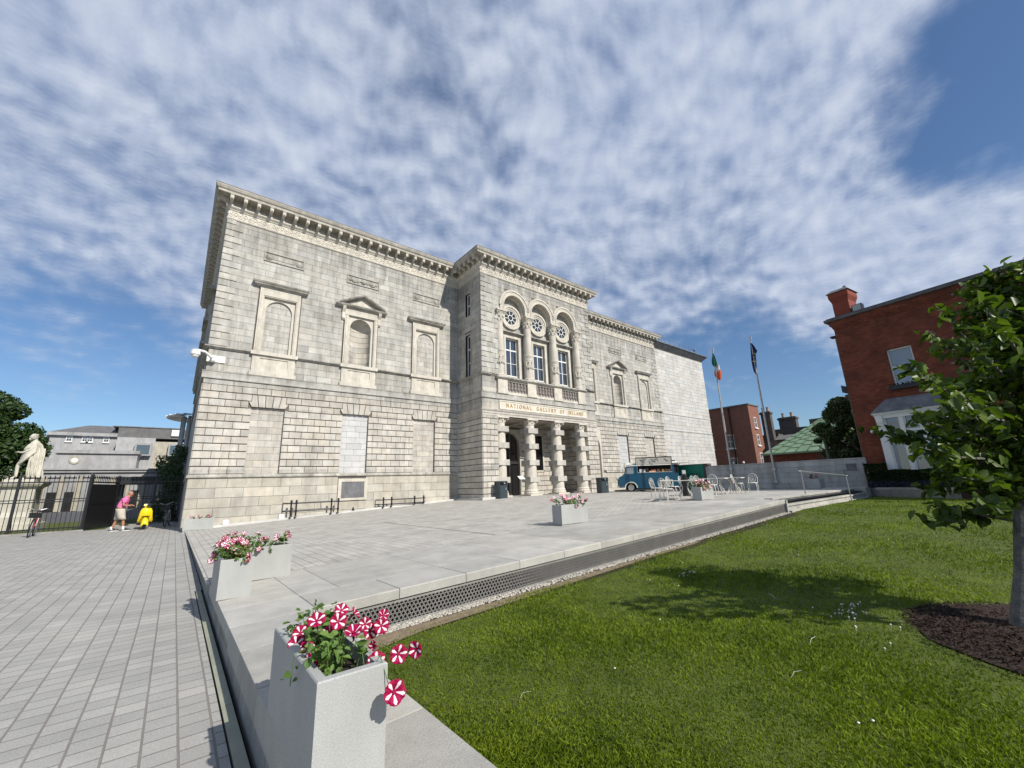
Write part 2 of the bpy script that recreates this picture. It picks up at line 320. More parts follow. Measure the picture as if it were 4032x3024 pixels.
M_granite = mat('pale_polished_granite_planter', (.385, .39, .37), .6, var=.06, scale=3, speck=.26, spk=200, stain=.10, bump=.08, bscale=60, tonek=.04)
M_slab = mat('pale_granite_slab', (.43, .415, .375), .75, var=.16, scale=1.6, speck=.26, spk=180, bump=.25, bscale=70, tonek=.13, stain=.16, warm=.01)
M_slabdark = mat('shaded_side_granite', (.30, .29, .27), .8, var=.2, scale=2, speck=.25, stain=.3, bump=.3)  # darker copy of the slab granite, side-face shade put into its colour
M_wall = mat('grey_granite_wall', (.46, .455, .43), .8, var=.10, scale=2, speck=.16, tonek=.07, stain=.3, bump=.3)
M_soil = mat('dark_soil', (.035, .022, .016), .95, var=.5, scale=30, bump=1.0, bscale=60)
M_grate = mat('pale_green_drain_grate', (.30, .31, .235), .6, var=.12, scale=5, tonek=.1)
M_metal = mat('laser_cut_grey_steel', (.27, .26, .245), .55, var=.12, scale=4, metal=.1)
M_void = mat('black_gap', (.006, .006, .006), 1.0, var=.1)
M_steel = mat('brushed_steel', (.45, .46, .47), .35, var=.1, scale=5, metal=.85)
M_pole = mat('grey_aluminium_pole', (.42, .42, .41), .4, var=.1, scale=4, metal=.5)
M_iron = mat('white_painted_wrought_iron', (.62, .60, .54), .4, var=.08, scale=9)
M_sett = brickmat('granite_setts', (.39, .38, .35), (.315, .31, .29), (.22, .20, .175), .178, .19, .0075, bump=.7, swap=True, var=.14, spk=.16, msm=.25)
M_sett2 = brickmat('terrace_granite_setts', (.47, .45, .405), (.40, .385, .35), (.25, .235, .21), .24, .19, .0085, bump=.6, swap=True, var=.24, spk=.14, msm=.25)
M_brick = brickmat('red_clay_brick', (.235, .056, .028), (.14, .036, .022), (.11, .058, .040), .225, .075, .009, bump=.5, var=.42, patch=.30)
M_brick2 = brickmat('brown_red_brick', (.26, .10, .065), (.21, .085, .06), (.20, .13, .10), .225, .075, .009, bump=.3, var=.15)
M_yard = mat('grey_tarmac', (.09, .09, .095), .9, var=.2, scale=6)
M_bgstone = mat('distant_grey_stone', (.33, .33, .33), .85, var=.16, scale=.6, tonek=.12, stain=.2)
M_bgwarm = mat('distant_warm_stone', (.38, .35, .28), .85, var=.16, scale=.6, tonek=.12, stain=.2)
M_roof = mat('slate_roof', (.13, .125, .125), .7, var=.25, scale=1.4, tonek=.2)
M_copper = mat('green_copper_roof', (.20, .30, .19), .6, var=.2, scale=1.2, tonek=.16, stain=.2)
M_bark = mat('grey_bark', (.16, .15, .135), .9, var=.35, scale=12, bump=.8)
M_mulch = mat('bark_mulch', (.045, .026, .018), .95, var=.5, scale=25, bump=1, tonek=.8)
M_lawn = mat('lawn_soil_and_thatch', (.07, .092, .012), .95, var=.35, scale=4, bump=.6)
M_grass = leafmat('grass_blades', (.060, .104, .005), (.20, .262, .018), .6, .3, .40, spec=.2)
M_leafd = leafmat('glossy_green_leaves', (.024, .048, .008), (.11, .165, .018), .45, .28, .6, spec=.35)
M_leafbg = leafmat('dark_tree_leaves', (.014, .036, .008), (.045, .085, .016), .5, .15, .5)
M_leafbg2 = leafmat('evergreen_leaves', (.016, .036, .010), (.075, .115, .030), .5, .15, .5)
M_hedge = leafmat('dark_hedge_leaves', (.010, .020, .006), (.024, .042, .012), .8, .1, .5, spec=.1)
M_petleaf = leafmat('petunia_leaves', (.05, .10, .022), (.16, .26, .06), .45, .3, .5)
M_crim = leafmat('crimson_petal', (.20, .0, .024), (.38, .004, .075), .6, .12, .5, spec=.2)
M_petw = leafmat('white_petal_star', (.72, .64, .68), (.86, .80, .83), .6, .12, .3, spec=.2)
M_pink = leafmat('pink_petal', (.55, .10, .22), (.75, .25, .38), .5, .2, .5)
M_lav = leafmat('lavender', (.05, .045, .10), (.07, .06, .15), .8, .1, .5, spec=.1)
# ================================================================ THE SETTING
XF = 16.3
def TZ(X, Y):
    x = min(max(X, 0), XF); q = min(max(-Y, 0), 24) / 19.7; return .015 + .047 * x + q * (.287 - .0123 * x)
def LZ(X, Y=0): return min(-.13 + .036 * X, .46)
def grid(mb, xs, ys, zf, dz=0, tone=0):
    b = len(mb.v)
    for y in ys:
        for x in xs: mb.v.append((x, y, zf(x, y) + dz))
    n = len(xs)
    for j in range(len(ys) - 1):
        for i in range(n - 1): mb.f.append((b + j * n + i, b + j * n + i + 1, b + (j + 1) * n + i + 1, b + (j + 1) * n + i)); mb.t.append(tone); mb.m.append(0)
def lin(a, b, n): return [a + (b - a) * i / n for i in range(n + 1)]
m = MB(); m.box(-900, -900, -1.2, 900, 1200, -.35); o = m.build('ground', M_yard); tag(o, kind='structure')
m = MB(); grid(m, [-40, -20, -10, -4, -1, -.6, -.3, .055], [-60, -40, -25, -12, -4, 4.0, 6.4], lambda x, y: 0.0)
grid(m, [-3.1, -1.5, .0], [6.4, 9.2], lambda x, y: 0.0); grid(m, [.055, .158], [-15.55, -8, .0], lambda x, y: 0.0)
o = m.build('street_paving', M_sett); tag(o, kind='structure')
# drain channel beside the terrace: pale cover strips over a black slot
m = MB()
m.box(.055, -60, -.3, .165, -15.55, -.05, mi=1); m.box(.13, -15.55, -.3, .30, .2, -.02, mi=1)
y = -15.6; k = 0
while y > -30:
    L_ = 1.02; m.box(.068, y - L_ + .006, -.03, .142, y, .004, tone=RND.uniform(-1, 1)); y -= L_; k += 1
o = m.build('drain_channel', [M_grate, M_void]); tag(o, kind='structure')
# low retaining face along the street side of the terrace (two granite courses)
m = MB(); XE_ = .175
y = -.5
while y > -30:
    y2 = y - 1.02
    za, zb = TZ(0, y), TZ(0, y2)
    for (f0, f1) in ((-.06, .42), (.42, 1.0)):
        if za * (f1 - f0) < .03 and f0 > 0: pass
        g = .003; off = .5 if f0 < 0 else 0
        a0, a1 = y - g, y2 + g
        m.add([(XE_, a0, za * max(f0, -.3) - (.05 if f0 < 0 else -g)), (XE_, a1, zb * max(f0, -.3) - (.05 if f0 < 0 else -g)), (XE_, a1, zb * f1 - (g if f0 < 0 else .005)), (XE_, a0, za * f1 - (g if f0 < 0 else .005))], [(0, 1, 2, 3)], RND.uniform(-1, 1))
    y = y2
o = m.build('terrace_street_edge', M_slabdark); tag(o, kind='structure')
m = MB(); m.box(XE_ + .012, -30, -.3, XE_ + .02, -.3, 0.0)
grid(m, [XE_ + .012, XE_ + .02], lin(-30, -.5, 10), lambda x, y: TZ(0, y) - .02); o = m.build('terrace_edge_backing', M_void); tag(o, kind='structure')
# terrace setts
m = MB(); xs = [.14] + lin(1.5, XF, 8) + [20, 23, 26.9]; ys = lin(-16.82, -.3, 8)
grid(m, xs, ys, TZ)
grid(m, [14.6, XF, 22, 26.3], [-.3, 1.2], TZ)
grid(m, [26.3, 41.4, 60], [-.3, .4], TZ)
o = m.build('terrace_setts', M_sett2); tag(o, kind='structure')
# slot drain in the terrace
m = MB()
for i in range(12):
    y0 = -9.6 - i * .6; y1 = y0 - .58; x0 = 5.75 - .015 * i; m.add([(x0 - .018, y0, TZ(x0, y0) + .004), (x0 + .022, y0, TZ(x0, y0) + .004), (x0 + .022, y1, TZ(x0, y1) + .004), (x0 - .018, y1, TZ(x0, y1) + .004)], [(0, 1, 2, 3)])
o = m.build('terrace_slot_drain', M_slate); tag(o, kind='structure')
# terrace slabs
m = MB()
def slab(x0, x1, y0, y1, th=.12, g=.0035, c=.003):
    x0 += g; x1 -= g; y0 += g; y1 -= g; t = RND.uniform(-1, 1)
    P = [(x0, y0), (x1, y0), (x1, y1), (x0, y1)]; Q = [(x0 + c, y0 + c), (x1 - c, y0 + c), (x1 - c, y1 - c), (x0 + c, y1 - c)]
    m.loft([[(x, y, TZ(x, y) - th) for x, y in P], [(x, y, TZ(x, y) - c * .6) for x, y in P], [(x, y, TZ(x, y)) for x, y in Q]], tone=t)
def yk(x): return -19.68     # front edge drifts a little
def row(x, xe, ya, yb, L_):
    while x < xe - .05:
        x2 = min(x + L_, xe)
        if xe - x2 < .2: x2 = xe
        slab(x, x2, ya, yb); x = x2
slab(.17, .97, -18.84, -16.82); slab(.97, 1.46, -18.84, -16.82); row(1.46, 26.9, -18.84, -16.82, 1.47)
o = m.build('terrace_slabs', M_slab); tag(o, kind='structure')
m = MB(); x = .97
slab(.17, .97, -19.68, -18.84)
while x < 15.05:
    x2 = min(x + .985, 15.12); g = .004; t = RND.uniform(-1, 1); th = .115
    ya0, ya1 = yk(x), yk(x2); x0_, x1_ = x + g, x2 - g
    # thick kerb with rough front
    P = [(x0_, ya0), (x1_, ya1), (x1_, -18.845), (x0_, -18.845)]
    m.loft([[(a, b, TZ(a, b) - th) for a, b in P], [(a, b, TZ(a, b) - .012) for a, b in P], [(x0_ + .008, ya0 + .01, TZ(x0_, ya0)), (x1_ - .008, ya1 + .01, TZ(x1_, ya1)), (x1_ - .008, -18.85, TZ(x1_, -18.85)), (x0_ + .008, -18.85, TZ(x0_, -18.85))]], tone=t)
    x = x2
row(15.12, 26.9, -19.22, -18.84, 1.0)
y = -19.68
for L_ in (.87, .92, 1.05, 1.05, 1.05, 1.1, 1.1, 1.1, 1.1):
    slab(.17, .86 if y < -20.2 else .93, y - L_, y, th=.2); y -= L_
o = m.build('terrace_kerb_slabs', M_slab); tag(o, kind='structure')
m = MB(); grid(m, [.185] + lin(.9, 15, 8) + [16.7, 26.8], [-19.6, -18.8, -16.6], TZ, -.10); grid(m, [.185, .84], lin(-29, -19.6, 4), TZ, -.11); o = m.build('terrace_bedding', M_void); tag(o, kind='structure')
# steps down to the lawn
m = MB()
def stepbox(x0, x1, y0, y1, z, th, L_=1.2):
    x = x0
    while x < x1 - .01:
        x2 = min(x + L_, x1); m.cbox(x + .003, y0, z - th, x2 - .003, y1, z, .008, RND.uniform(-1, 1)); x = x2
stepbox(15.24, 25.2, -19.28, -19.02, .862, .055); stepbox(15.24, 25.2, -19.245, -19.05, .805, .15)
stepbox(15.24, 25.2, -19.71, -19.18, .675, .055); stepbox(15.24, 25.2, -19.675, -19.25, .618, .16)
stepbox(15.24, 25.2, -19.80, -19.6, .485, .2)
o = m.build('lawn_steps', M_slab); tag(o, kind='structure')
# lawn
m = MB(); grid(m, [.6, 1.5, 3, 5, 8, 11, 14, 16.39, 20, 25.5, 27], [-60, -40, -30, -26, -24, -22, -19.6], LZ); o = m.build('lawn', M_lawn); tag(o, kind='structure')
# gravel strip at the foot of the screen + edging
m = MB(); grid(m, lin(.6, 15.2, 6), [-20.1, -19.5], LZ, .006); o = m.build('gravel_bed', M_soil); tag(o, kind='structure')
m = MB(); rr = random.Random(3)
for i in range(2600):
    x = .98 + 14.1 * rr.random() ** 1.7; y = yk(x) + .02 - rr.random() * .15; r = rr.uniform(.012, .024)
    m.ball((x, y, LZ(x) + r * .5), r, 5, rr.uniform(-1, 1), 0, (rr.uniform(.8, 1.3), rr.uniform(.8, 1.3), .7))
M_peb = mat('pale_gravel', (.40, .375, .32), .8, var=.2, scale=30, tonek=.3)
o = m.build('gravel', M_peb); tag(o, kind='stuff')
m = MB(); m.add([(.9, -20.35, LZ(.9) + .012), (2.1, -20.08, LZ(2.1) + .012), (9.0, -19.93, LZ(9) + .012), (9.0, -19.84, LZ(9) + .012), (2.1, -19.84, LZ(2.1) + .012), (.9, -19.84, LZ(.9) + .012)], [(0, 1, 2, 3, 4, 5)])
M_dirt = mat('dry_brown_soil', (.22, .17, .11), .95, var=.3, scale=12, bump=.6)
o = m.build('bare_soil_strip', M_dirt); tag(o, kind='structure')
# raised bed platform and house forecourt
P0b, P1b = (26.6, -19.78), (23.4, -24.6)
m = MB(); dx, dy = (P1b[0] - P0b[0]), (P1b[1] - P0b[1]); ln_ = sqrt(dx * dx + dy * dy)
def bedpt(s, o_): return (P0b[0] + dx * s / ln_ - dy / ln_ * o_ * -1, P0b[1] + dy * s / ln_ + dx / ln_ * o_ * -1)
for i in range(9):
    s0, s1 = i * 1.25 + .004, (i + 1) * 1.25 - .004
    for (za, zb, oo, mi) in ((.80, .885, 0.0, 0), (.40, .80, .03, 1)):
        q = [bedpt(s0, oo), bedpt(s1, oo), bedpt(s1, .45), bedpt(s0, .45)]
        m.loft([[(a, b, za) for a, b in q], [(a, b, zb) for a, b in q]], tone=RND.uniform(-1, 1), mi=mi)
m.box(25.22, -19.74, .40, 29, -18.0, .91, mi=0); m.box(26.0, -18.0, .40, 29, -16.9, .906, mi=0)
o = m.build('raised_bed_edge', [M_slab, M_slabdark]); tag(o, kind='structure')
m = MB(); q = [bedpt(-.1, .44), bedpt(14, .44), bedpt(14, 5), (29, -19.8)]
m.loft([[(a, b, .3) for a, b in q], [(a, b, .86) for a, b in q]]); o = m.build('flower_bed_soil', M_soil); tag(o, kind='structure')
# inner yard beyond the railings
m = MB(); m.box(-60, 6.4, -.3, -3.1, 9.2, -.02); m.box(-60, 9.2, -.3, .0, 20, -.02); o = m.build('inner_lawn', M_lawn); tag(o, kind='structure')
m = MB(); m.box(-80, 20, -.3, .0, 57, -.005); o = m.build('inner_road', M_yard); tag(o, kind='structure')
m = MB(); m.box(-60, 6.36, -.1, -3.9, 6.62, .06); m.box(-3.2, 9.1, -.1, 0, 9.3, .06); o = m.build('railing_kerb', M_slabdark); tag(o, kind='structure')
m = MB(); m.box(28, -60, -.3, 140, 1, .5); m.box(60, 1, -.3, 140, 80, .5); o = m.build('back_yard', M_yard); tag(o, kind='structure')

# ================================================================ GALLERY BUILDING
class Fr:
    def __init__(s, P0, U, N): s.P = Vector((P0[0], P0[1], 0)); s.U = Vector((U[0], U[1], 0)); s.N = Vector((N[0], N[1], 0))
    def __call__(s, u, z, n=0): return s.P + s.U * u + s.N * n + Vector((0, 0, z))
def fbox(mb, F, u0, u1, z0, z1, n0, n1, tone=0, c=0, mi=0, tilt=0):
    if c <= 0:
        mb.loft([[F(u0, z0, n0), F(u1, z0, n0), F(u1, z1, n0), F(u0, z1, n0)], [F(u0, z0, n1), F(u1, z0, n1), F(u1, z1, n1), F(u0, z1, n1)]], tone, mi)
    else:
        k = n1 - c * .8
        mb.loft([[F(u0, z0, n0), F(u1, z0, n0), F(u1, z1, n0), F(u0, z1, n0)], [F(u0, z0, k), F(u1, z0, k), F(u1, z1, k), F(u0, z1, k)],
                 [F(u0 + c, z0 + c, n1), F(u1 - c, z0 + c, n1), F(u1 - c, z1 - c, n1), F(u0 + c, z1 - c, n1)]], tone, mi)
def subtract(iv, holes):
    out = [iv]
    for a, b in holes:
        nx = []
        for p, q in out:
            if b <= p or a >= q: nx.append((p, q)); continue
            if a > p: nx.append((p, a))
            if b < q: nx.append((b, q))
        out = nx
    return out
def ashlar(mb, F, u0, u1, zs, L, gap, d0, d1, c, holes=(), jit=.0, mi=0, zfun=None, ph=0):
    gv = gap * (.42 if gap > .03 else .8)
    for i in range(len(zs) - 1):
        za, zb = zs[i] + gap / 2, zs[i + 1] - gap / 2; zm = (za + zb) / 2
        hs = []
        for h in holes:
            if h[2] <= zm <= h[3]: hs.append((h[0], h[1]))
        for (p, q) in subtract((u0, u1), hs):
            w = q - p; n = max(1, round(w / L)); l = w / n; e = []
            x = p; first = True
            cuts = [p]
            st = l * (.5 if (i + ph) % 2 else 1.0)
            x = p + st
            while x < q - l * .3: cuts.append(x + (RND.uniform(-jit, jit) * l)); x += l
            cuts.append(q)
            for a, b in zip(cuts, cuts[1:]):
                ga = 0 if a == p else gv / 2; gb = 0 if b == q else gv / 2
                z_ = za
                if zfun:
                    g_ = min(zfun((a + b) / 2) - .12, zb - .02); 
                t = RND.gauss(0, .75)
                fbox(mb, F, a + ga, b - gb, za, zb, d0, d1, max(-2.2, min(2.2, t)), c, mi)
def plate(mb, F, u0, u1, z0, z1, n0, n1, holes, mi=0, tone=0):   # wall slab with rectangular holes
    us = sorted({u0, u1} | {h[0] for h in holes} | {h[1] for h in holes}); zs = sorted({z0, z1} | {h[2] for h in holes} | {h[3] for h in holes})
    for j in range(len(zs) - 1):
        zm = (zs[j] + zs[j + 1]) / 2; run = None
        for i in range(len(us) - 1):
            um = (us[i] + us[i + 1]) / 2; solid = not any(h[0] < um < h[1] and h[2] < zm < h[3] for h in holes) and u0 <= um <= u1 and z0 <= zm <= z1
            if solid: run = (run[0], us[i + 1]) if run else (us[i], us[i + 1])
            if (not solid or i == len(us) - 2) and run: fbox(mb, F, run[0], run[1], zs[j], zs[j + 1], n0, n1, tone, 0, mi); run = None
def archplate(mb, F, u0, u1, z0, z1, cu, r, zs, n0, n1, tone=0, seg=20, mi=0):   # slab with an arched opening of radius r springing at zs
    fbox(mb, F, u0, cu - r, z0, z1, n0, n1, tone, 0, mi); fbox(mb, F, cu + r, u1, z0, z1, n0, n1, tone, 0, mi)
    pts = [(cu - r * cos(pi * k / seg), zs + r * sin(pi * k / seg)) for k in range(seg + 1)]
    for a, b in zip(pts, pts[1:]):
        mb.loft([[F(a[0], a[1], n0), F(b[0], b[1], n0), F(b[0], z1, n0), F(a[0], z1, n0)], [F(a[0], a[1], n1), F(b[0], b[1], n1), F(b[0], z1, n1), F(a[0], z1, n1)]], tone, mi)
def moulding(mb, path, prof, tone=0, mi=0, caps=True, seg=None):
    P = [Vector((p[0], p[1], 0)) for p in path]; offs = []
    for i in range(len(P)):
        ds = []
        if i > 0: ds.append((P[i] - P[i - 1]).normalized())
        if i < len(P) - 1: ds.append((P[i + 1] - P[i]).normalized())
        ns = [Vector((d.y, -d.x, 0)) for d in ds]
        if len(ns) == 1: offs.append(ns[0])
        else:
            s_ = ns[0] + ns[1]; s_.normalize(); offs.append(s_ / max(s_.dot(ns[0]), .3))
    rings = [[P[i] + offs[i] * n + Vector((0, 0, z)) for n, z in prof] for i in range(len(P))]
    # separate verts per segment keeps edges crisp
    for i in range(len(P) - 1): mb.loft([rings[i], rings[i + 1]], tone, mi, caps=caps)
XI, XR, BD, XW, XE2 = 14.73, 26.13, 3.08, 41.33, 52.74
gal = thing('art_gallery', 'large pale granite gallery with columned porch, blind windows and heavy bracketed cornice', 'art gallery', (0, 0, 0))
FL = Fr((0, 0), (1, 0), (0, -1)); FRt = Fr((XR, 0), (1, 0), (0, -1)); FB = Fr((XI, -BD), (1, 0), (0, -1)); FS = Fr((XI, 0), (0, -1), (-1, 0)); FS2 = Fr((XR, -BD), (0, 1), (1, 0))
FW = Fr((0, 0), (0, 1), (-1, 0)); FE = Fr((XW, .12), (1, 0), (0, -1)); FEs = Fr((XE2, .12), (0, 1), (1, 0))
CP = .3732
rus = [2.55 + CP * i for i in range(13)]      # 2.55 .. 7.03
up1 = [7.69 + .385 * i for i in range(4)]     # 7.69 .. 8.85
up2 = [9.05 + .3725 * i for i in range(21)]   # 9.05 .. 16.5
base = [-.35, .05, .51, .97, 1.43, 1.90, 2.36]
wc = [2.96, 7.57, 12.12]
LW = XW - XR
wcr = [LW - c for c in wc][::-1]              # mirrored wing
# ---- wing walls
def wing(F, W, cs, wall, rusm, plin, deep=None, quoin='L'):
    up_h = [(c - .805, c + .805, 9.0, 12.28) for c in cs]
    ap_h = [(c - 1.04, c + 1.04, 7.69, 8.85) for c in cs]
    lo_h = [(c - .78, c + .78, 2.5, 6.01) for c in cs]
    if deep is not None: lo_h[deep] = (cs[deep] - .95, cs[deep] + .95, -.5, 6.6)
    # backing
    plate(wall, F, 0, W, 7.0, 17.0, -.35, -.022, up_h, 1)
    plate(rusm, F, 0, W, 2.4, 7.0, -.35, -.03, lo_h, 1)
    plate(plin, F, 0, W, -.4, 2.4, -.35, -.01, [h for h in lo_h if h[2] < 0], 1)
    ashlar(wall, F, 0, W, up2, .98, .013, -.03, 0, .004, [(c - 1.10, c + 1.10, 9.0, 12.95) for c in cs] + [(c - 1.05, c + 1.05, 14.48, 15.09) for c in cs], .12, 0)
    ashlar(wall, F, 0, W, up1, 1.0, .013, -.03, 0, .004, ap_h, .12, 0, ph=1)
    ashlar(wall, F, 0, W, [7.03, 7.29], 1.3, .012, -.03, .03, .006, [], .1, 0)
    # quoins at the outer edge
    qs = up2
    for i in range(len(qs) - 1):
        l = .42 if i % 2 else .78
        for (a, b) in (((0, l),) if quoin == 'L' else ((W - l, W),)): fbox(wall, F, a - (.02 if quoin == 'L' else 0), b + (0 if quoin == 'L' else .02), qs[i] + .02, qs[i + 1] - .02, -.03, .035, RND.gauss(0, .8), .012, 0)
    vh = []
    for c in cs:
        k = cs.index(c)
        if deep == k: continue
        vh += [(c - .95, c + .95, 6.0, 6.28), (c - .82, c + .82, 6.28, 6.65)]
    dh = [(cs[deep] - 1.1, cs[deep] + 1.1, 2.0, 6.65)] if deep is not None else []
    ashlar(rusm, F, 0, W, rus, .66, .042, -.03, .045, .014, lo_h + vh + dh, .0, 0)
    for k, c in enumerate(cs):
        if deep == k: continue
        # splayed voussoirs of the flat arch
        for j in range(5):
            a0, a1 = -.78 + 1.56 * j / 5, -.78 + 1.56 * (j + 1) / 5; t0, t1 = a0 * 1.22, a1 * 1.22; g = .018
            q = [(c + a0 + g, 6.01), (c + a1 - g, 6.01), (c + t1 - g, 6.63), (c + t0 + g, 6.63)]
            if j == 0: q = [(c + a0, 6.01), (c + a1 - g, 6.01), (c + t1 - g, 6.63), (c - .80, 6.63), (c - .80, 6.27), (c - .93, 6.27)]
            if j == 4: q = [(c + a0 + g, 6.01), (c + a1, 6.01), (c + .93, 6.27), (c + .80, 6.27), (c + .80, 6.63), (c + t0 + g, 6.63)]
            rusm.loft([[F(u, z, -.03) for u, z in q], [F(u, z, .045) for u, z in q]], RND.gauss(0, .6), 0)
        # recessed blocking of the window
        plate(rusm, F, c - .80, c + .80, 2.4, 6.05, -.3, -.13, [], 1)
        ashlar(rusm, F, c - .78, c + .78, [2.55 + .346 * i for i in range(11)], 1.0, .012, -.13, -.115, .003, [], .12, 2 if k == 1 else 0, ph=k)
    ashlar(plin, F, 0, W, base, 1.15, .014, -.03, .02, .004, dh + [(c - .80, c + .80, 1.0, 2.2) for c in cs if abs(c - 7.57) < .01 and F is FL], .18, 0)
M_new = mat('newer_white_granite', (.50, .50, .49), .85, var=.08, scale=3, tonek=.05, speck=.12, stain=.1)
M_plin = mat('cream_plinth_granite', (.46, .43, .365), .85, var=.14, scale=2, bump=.4, bscale=25, tonek=.12, speck=.14, stain=.2, warm=.02)
for _a in ((FL, XI, wc, None, 'L'), (FRt, LW, wcr, 0, 'R')):
    wall = MB(); rusm = MB(); plin = MB()
    wing(_a[0], _a[1], _a[2], wall, rusm, plin, deep=_a[3], quoin=_a[4])
    wall.build('upper_ashlar_wall', [M_ash, M_mortar], gal); rusm.build('rusticated_wall', [M_rus, M_mortar, M_new], gal); plin.build('plinth', [M_plin, M_mortar], gal)
# ---- west side wall, end block
ash_s = MB(); D1 = 17.4
plate(ash_s, FW, .06, D1, -.4, 17.2, -.35, -.02, [], 1)
ashlar(ash_s, FW, 0, D1, up2, .98, .013, -.03, 0, .004, [], .1); ashlar(ash_s, FW, 0, D1, up1, 1.0, .013, -.03, 0, .004, [], .1)
ashlar(ash_s, FW, 0, D1, rus, .66, .042, -.03, .045, .014, []); ashlar(ash_s, FW, 0, D1, base, 1.15, .014, -.03, .02, .004, [], .15)
for yy in (3.2, 8.7, 14.2):
    fbox(ash_s, FW, yy - 1.0, yy + 1.0, 9.0, 12.9, 0, .12); fbox(ash_s, FW, yy - 1.3, yy + 1.3, 12.9, 13.1, 0, .36)
ash_s.box(.45, D1, -.4, 6, 57, 17.2, mi=0)
for yy in range(20, 57, 5): ash_s.box(.2, yy, -.3, .5, yy + 1.2, 16.5)
o = ash_s.build('side_wall', [M_ash, M_mortar], gal)
eb = MB(); WE = XE2 - XW
plate(eb, FE, 0, WE, -.4, 16.9, -.35, -.02, [], 1)
M_pale = mat('pale_new_ashlar', (.50, .49, .46), .8, var=.1, scale=2, tonek=.07, speck=.1, stain=.16, warm=.02)
ashlar(eb, FE, 0, WE, [.4 + .405 * i for i in range(41)], 1.25, .014, -.03, 0, .004, [], .2)
plate(eb, FEs, .06, 20, -.4, 16.9, -.35, 0, [], 0)
fbox(eb, FE, 0, WE + .04, 8.85, 8.97, 0, .05); fbox(eb, FE, 0, WE + .04, 6.98, 7.08, 0, .05)
o = eb.build('end_block_wall', [M_pale, M_mortar], gal)
er = MB(); moulding(er, [(XW, .12), (XE2, .12), (XE2, 20)], [(0, 16.7), (.04, 16.75), (.55, 17.25), (.62, 17.3), (.62, 17.38), (0, 17.42)]); er.box(XW, .12, 17.3, XE2, 20, 17.4)
o = er.build('end_block_eaves', M_lead, gal)
rl = MB()
for i in range(9):
    x = XW + 1.0 + 1.15 * i; rl.tube([(x, .4, 17.4), (x, .4, 18.5)], .022, 5)
for z in (17.95, 18.5): rl.tube([(XW + .3, .4, z), (XW + 10.4, .4, z)], .022, 5)
rl.tube([(XW + 10.4, .4, 18.5), (XW + 10.4, 5, 18.5)], .022, 5); rl.tube([(XW + 9.0, .4, 17.45), (XW + 10.4, .4, 18.1)], .02, 5)
rl.ball((XW + 10.5, .4, 18.3), .2, 8)
o = rl.build('roof_railing', mat('grey_blue_railing', (.16, .20, .27), .5), gal)
# ---- bay side walls
bw = MB()
plate(bw, FS, 0, BD - .06, -.4, 17.0, -.35, -.022, [(1.1, 1.72, 13.6, 15.4), (1.1, 1.72, 9.05, 12.15)], 1)
sh = [(.98, 1.84, 13.5, 15.55), (.98, 1.84, 9.0, 12.3)]
ashlar(bw, FS, 0, BD, up2, .95, .013, -.03, 0, .004, sh, .1); ashlar(bw, FS, 0, BD, up1, .95, .013, -.03, 0, .004, [], .1)
ashlar(bw, FS, 0, BD, [7.03, 7.29], 1.0, .012, -.03, .02, .006, [], .1)
full = [-.35 + CP * 0] + [.31 + CP * i for i in range(17)]
full = [-.35, .32] + [.32 + .3732 * i for i in range(1, 16)]
full = [z for z in full if z < 6.2]
brus = [-.3, .69, 1.06, 1.43] + [1.8 + .3732 * i for i in range(12)]
brus = [z for z in brus if z < 6.15] + [6.12]
ashlar(bw, FS, 0, BD, brus, 1.0, .042, -.03, .045, .014, [], .0, 2); ashlar(bw, FS, 0, BD, [6.56, 7.03], 1.0, .012, -.03, .01, .005, [], .1)
bw2 = bw; bw = MB(); plate(bw, FS2, .06, BD, -.4, 17.0, -.35, -.004, [], 0)
ashlar(bw, FS2, 0, BD, brus, 1.0, .042, -.01, .045, .014, [], .0, 2); bw.build('bay_side_wall', [M_ash, M_mortar, M_rus], gal); bw = bw2
# window reveals and surrounds on the side
for (z0, z1) in ((13.6, 15.4), (9.05, 12.15)):
    for a, b, c_, d_ in ((.98, 1.1, z0 - .08, z1 + .12), (1.72, 1.84, z0 - .08, z1 + .12), (1.1, 1.72, z1, z1 + .12), (1.1, 1.72, z0 - .08, z0)): fbox(bw, FS, a, b, c_, d_, -.3, .02, 0, 0, 0)
o = bw.build('bay_side_wall', [M_ash, M_mortar, M_rus], gal)
def sash(name, F, u0, u1, z0, z1, n, cols, rowzs, parent, fw=.07, gm=None, mr=.03):
    fm = MB()
    fbox(fm, F, u0, u0 + fw, z0, z1, n, n + .07); fbox(fm, F, u1 - fw, u1, z0, z1, n, n + .07); fbox(fm, F, u0 + fw, u1 - fw, z1 - fw, z1, n, n + .07); fbox(fm, F, u0 + fw, u1 - fw, z0, z0 + fw, n, n + .07)
    for i in range(1, cols):
        u = u0 + (u1 - u0) * i / cols; fbox(fm, F, u - mr, u + mr, z0 + fw, z1 - fw, n + .004, n + .056)
    for z, h in rowzs: fbox(fm, F, u0 + fw, u1 - fw, z - h / 2, z + h / 2, n + .008, n + .062)
    w = fm.build(name, M_white, parent); g = MB(); fbox(g, F, u0 + .01, u1 - .01, z0 + .01, z1 - .01, n - .02, n + .012); g.build('pane', gm or M_glass, w); return w
sash('side_window', FS, 1.1, 1.72, 13.6, 15.4, -.22, 1, [(14.5, .06)], gal); sash('side_window', FS, 1.1, 1.72, 9.05, 12.15, -.22, 1, [(11.1, .09), (10.1, .03)], gal)
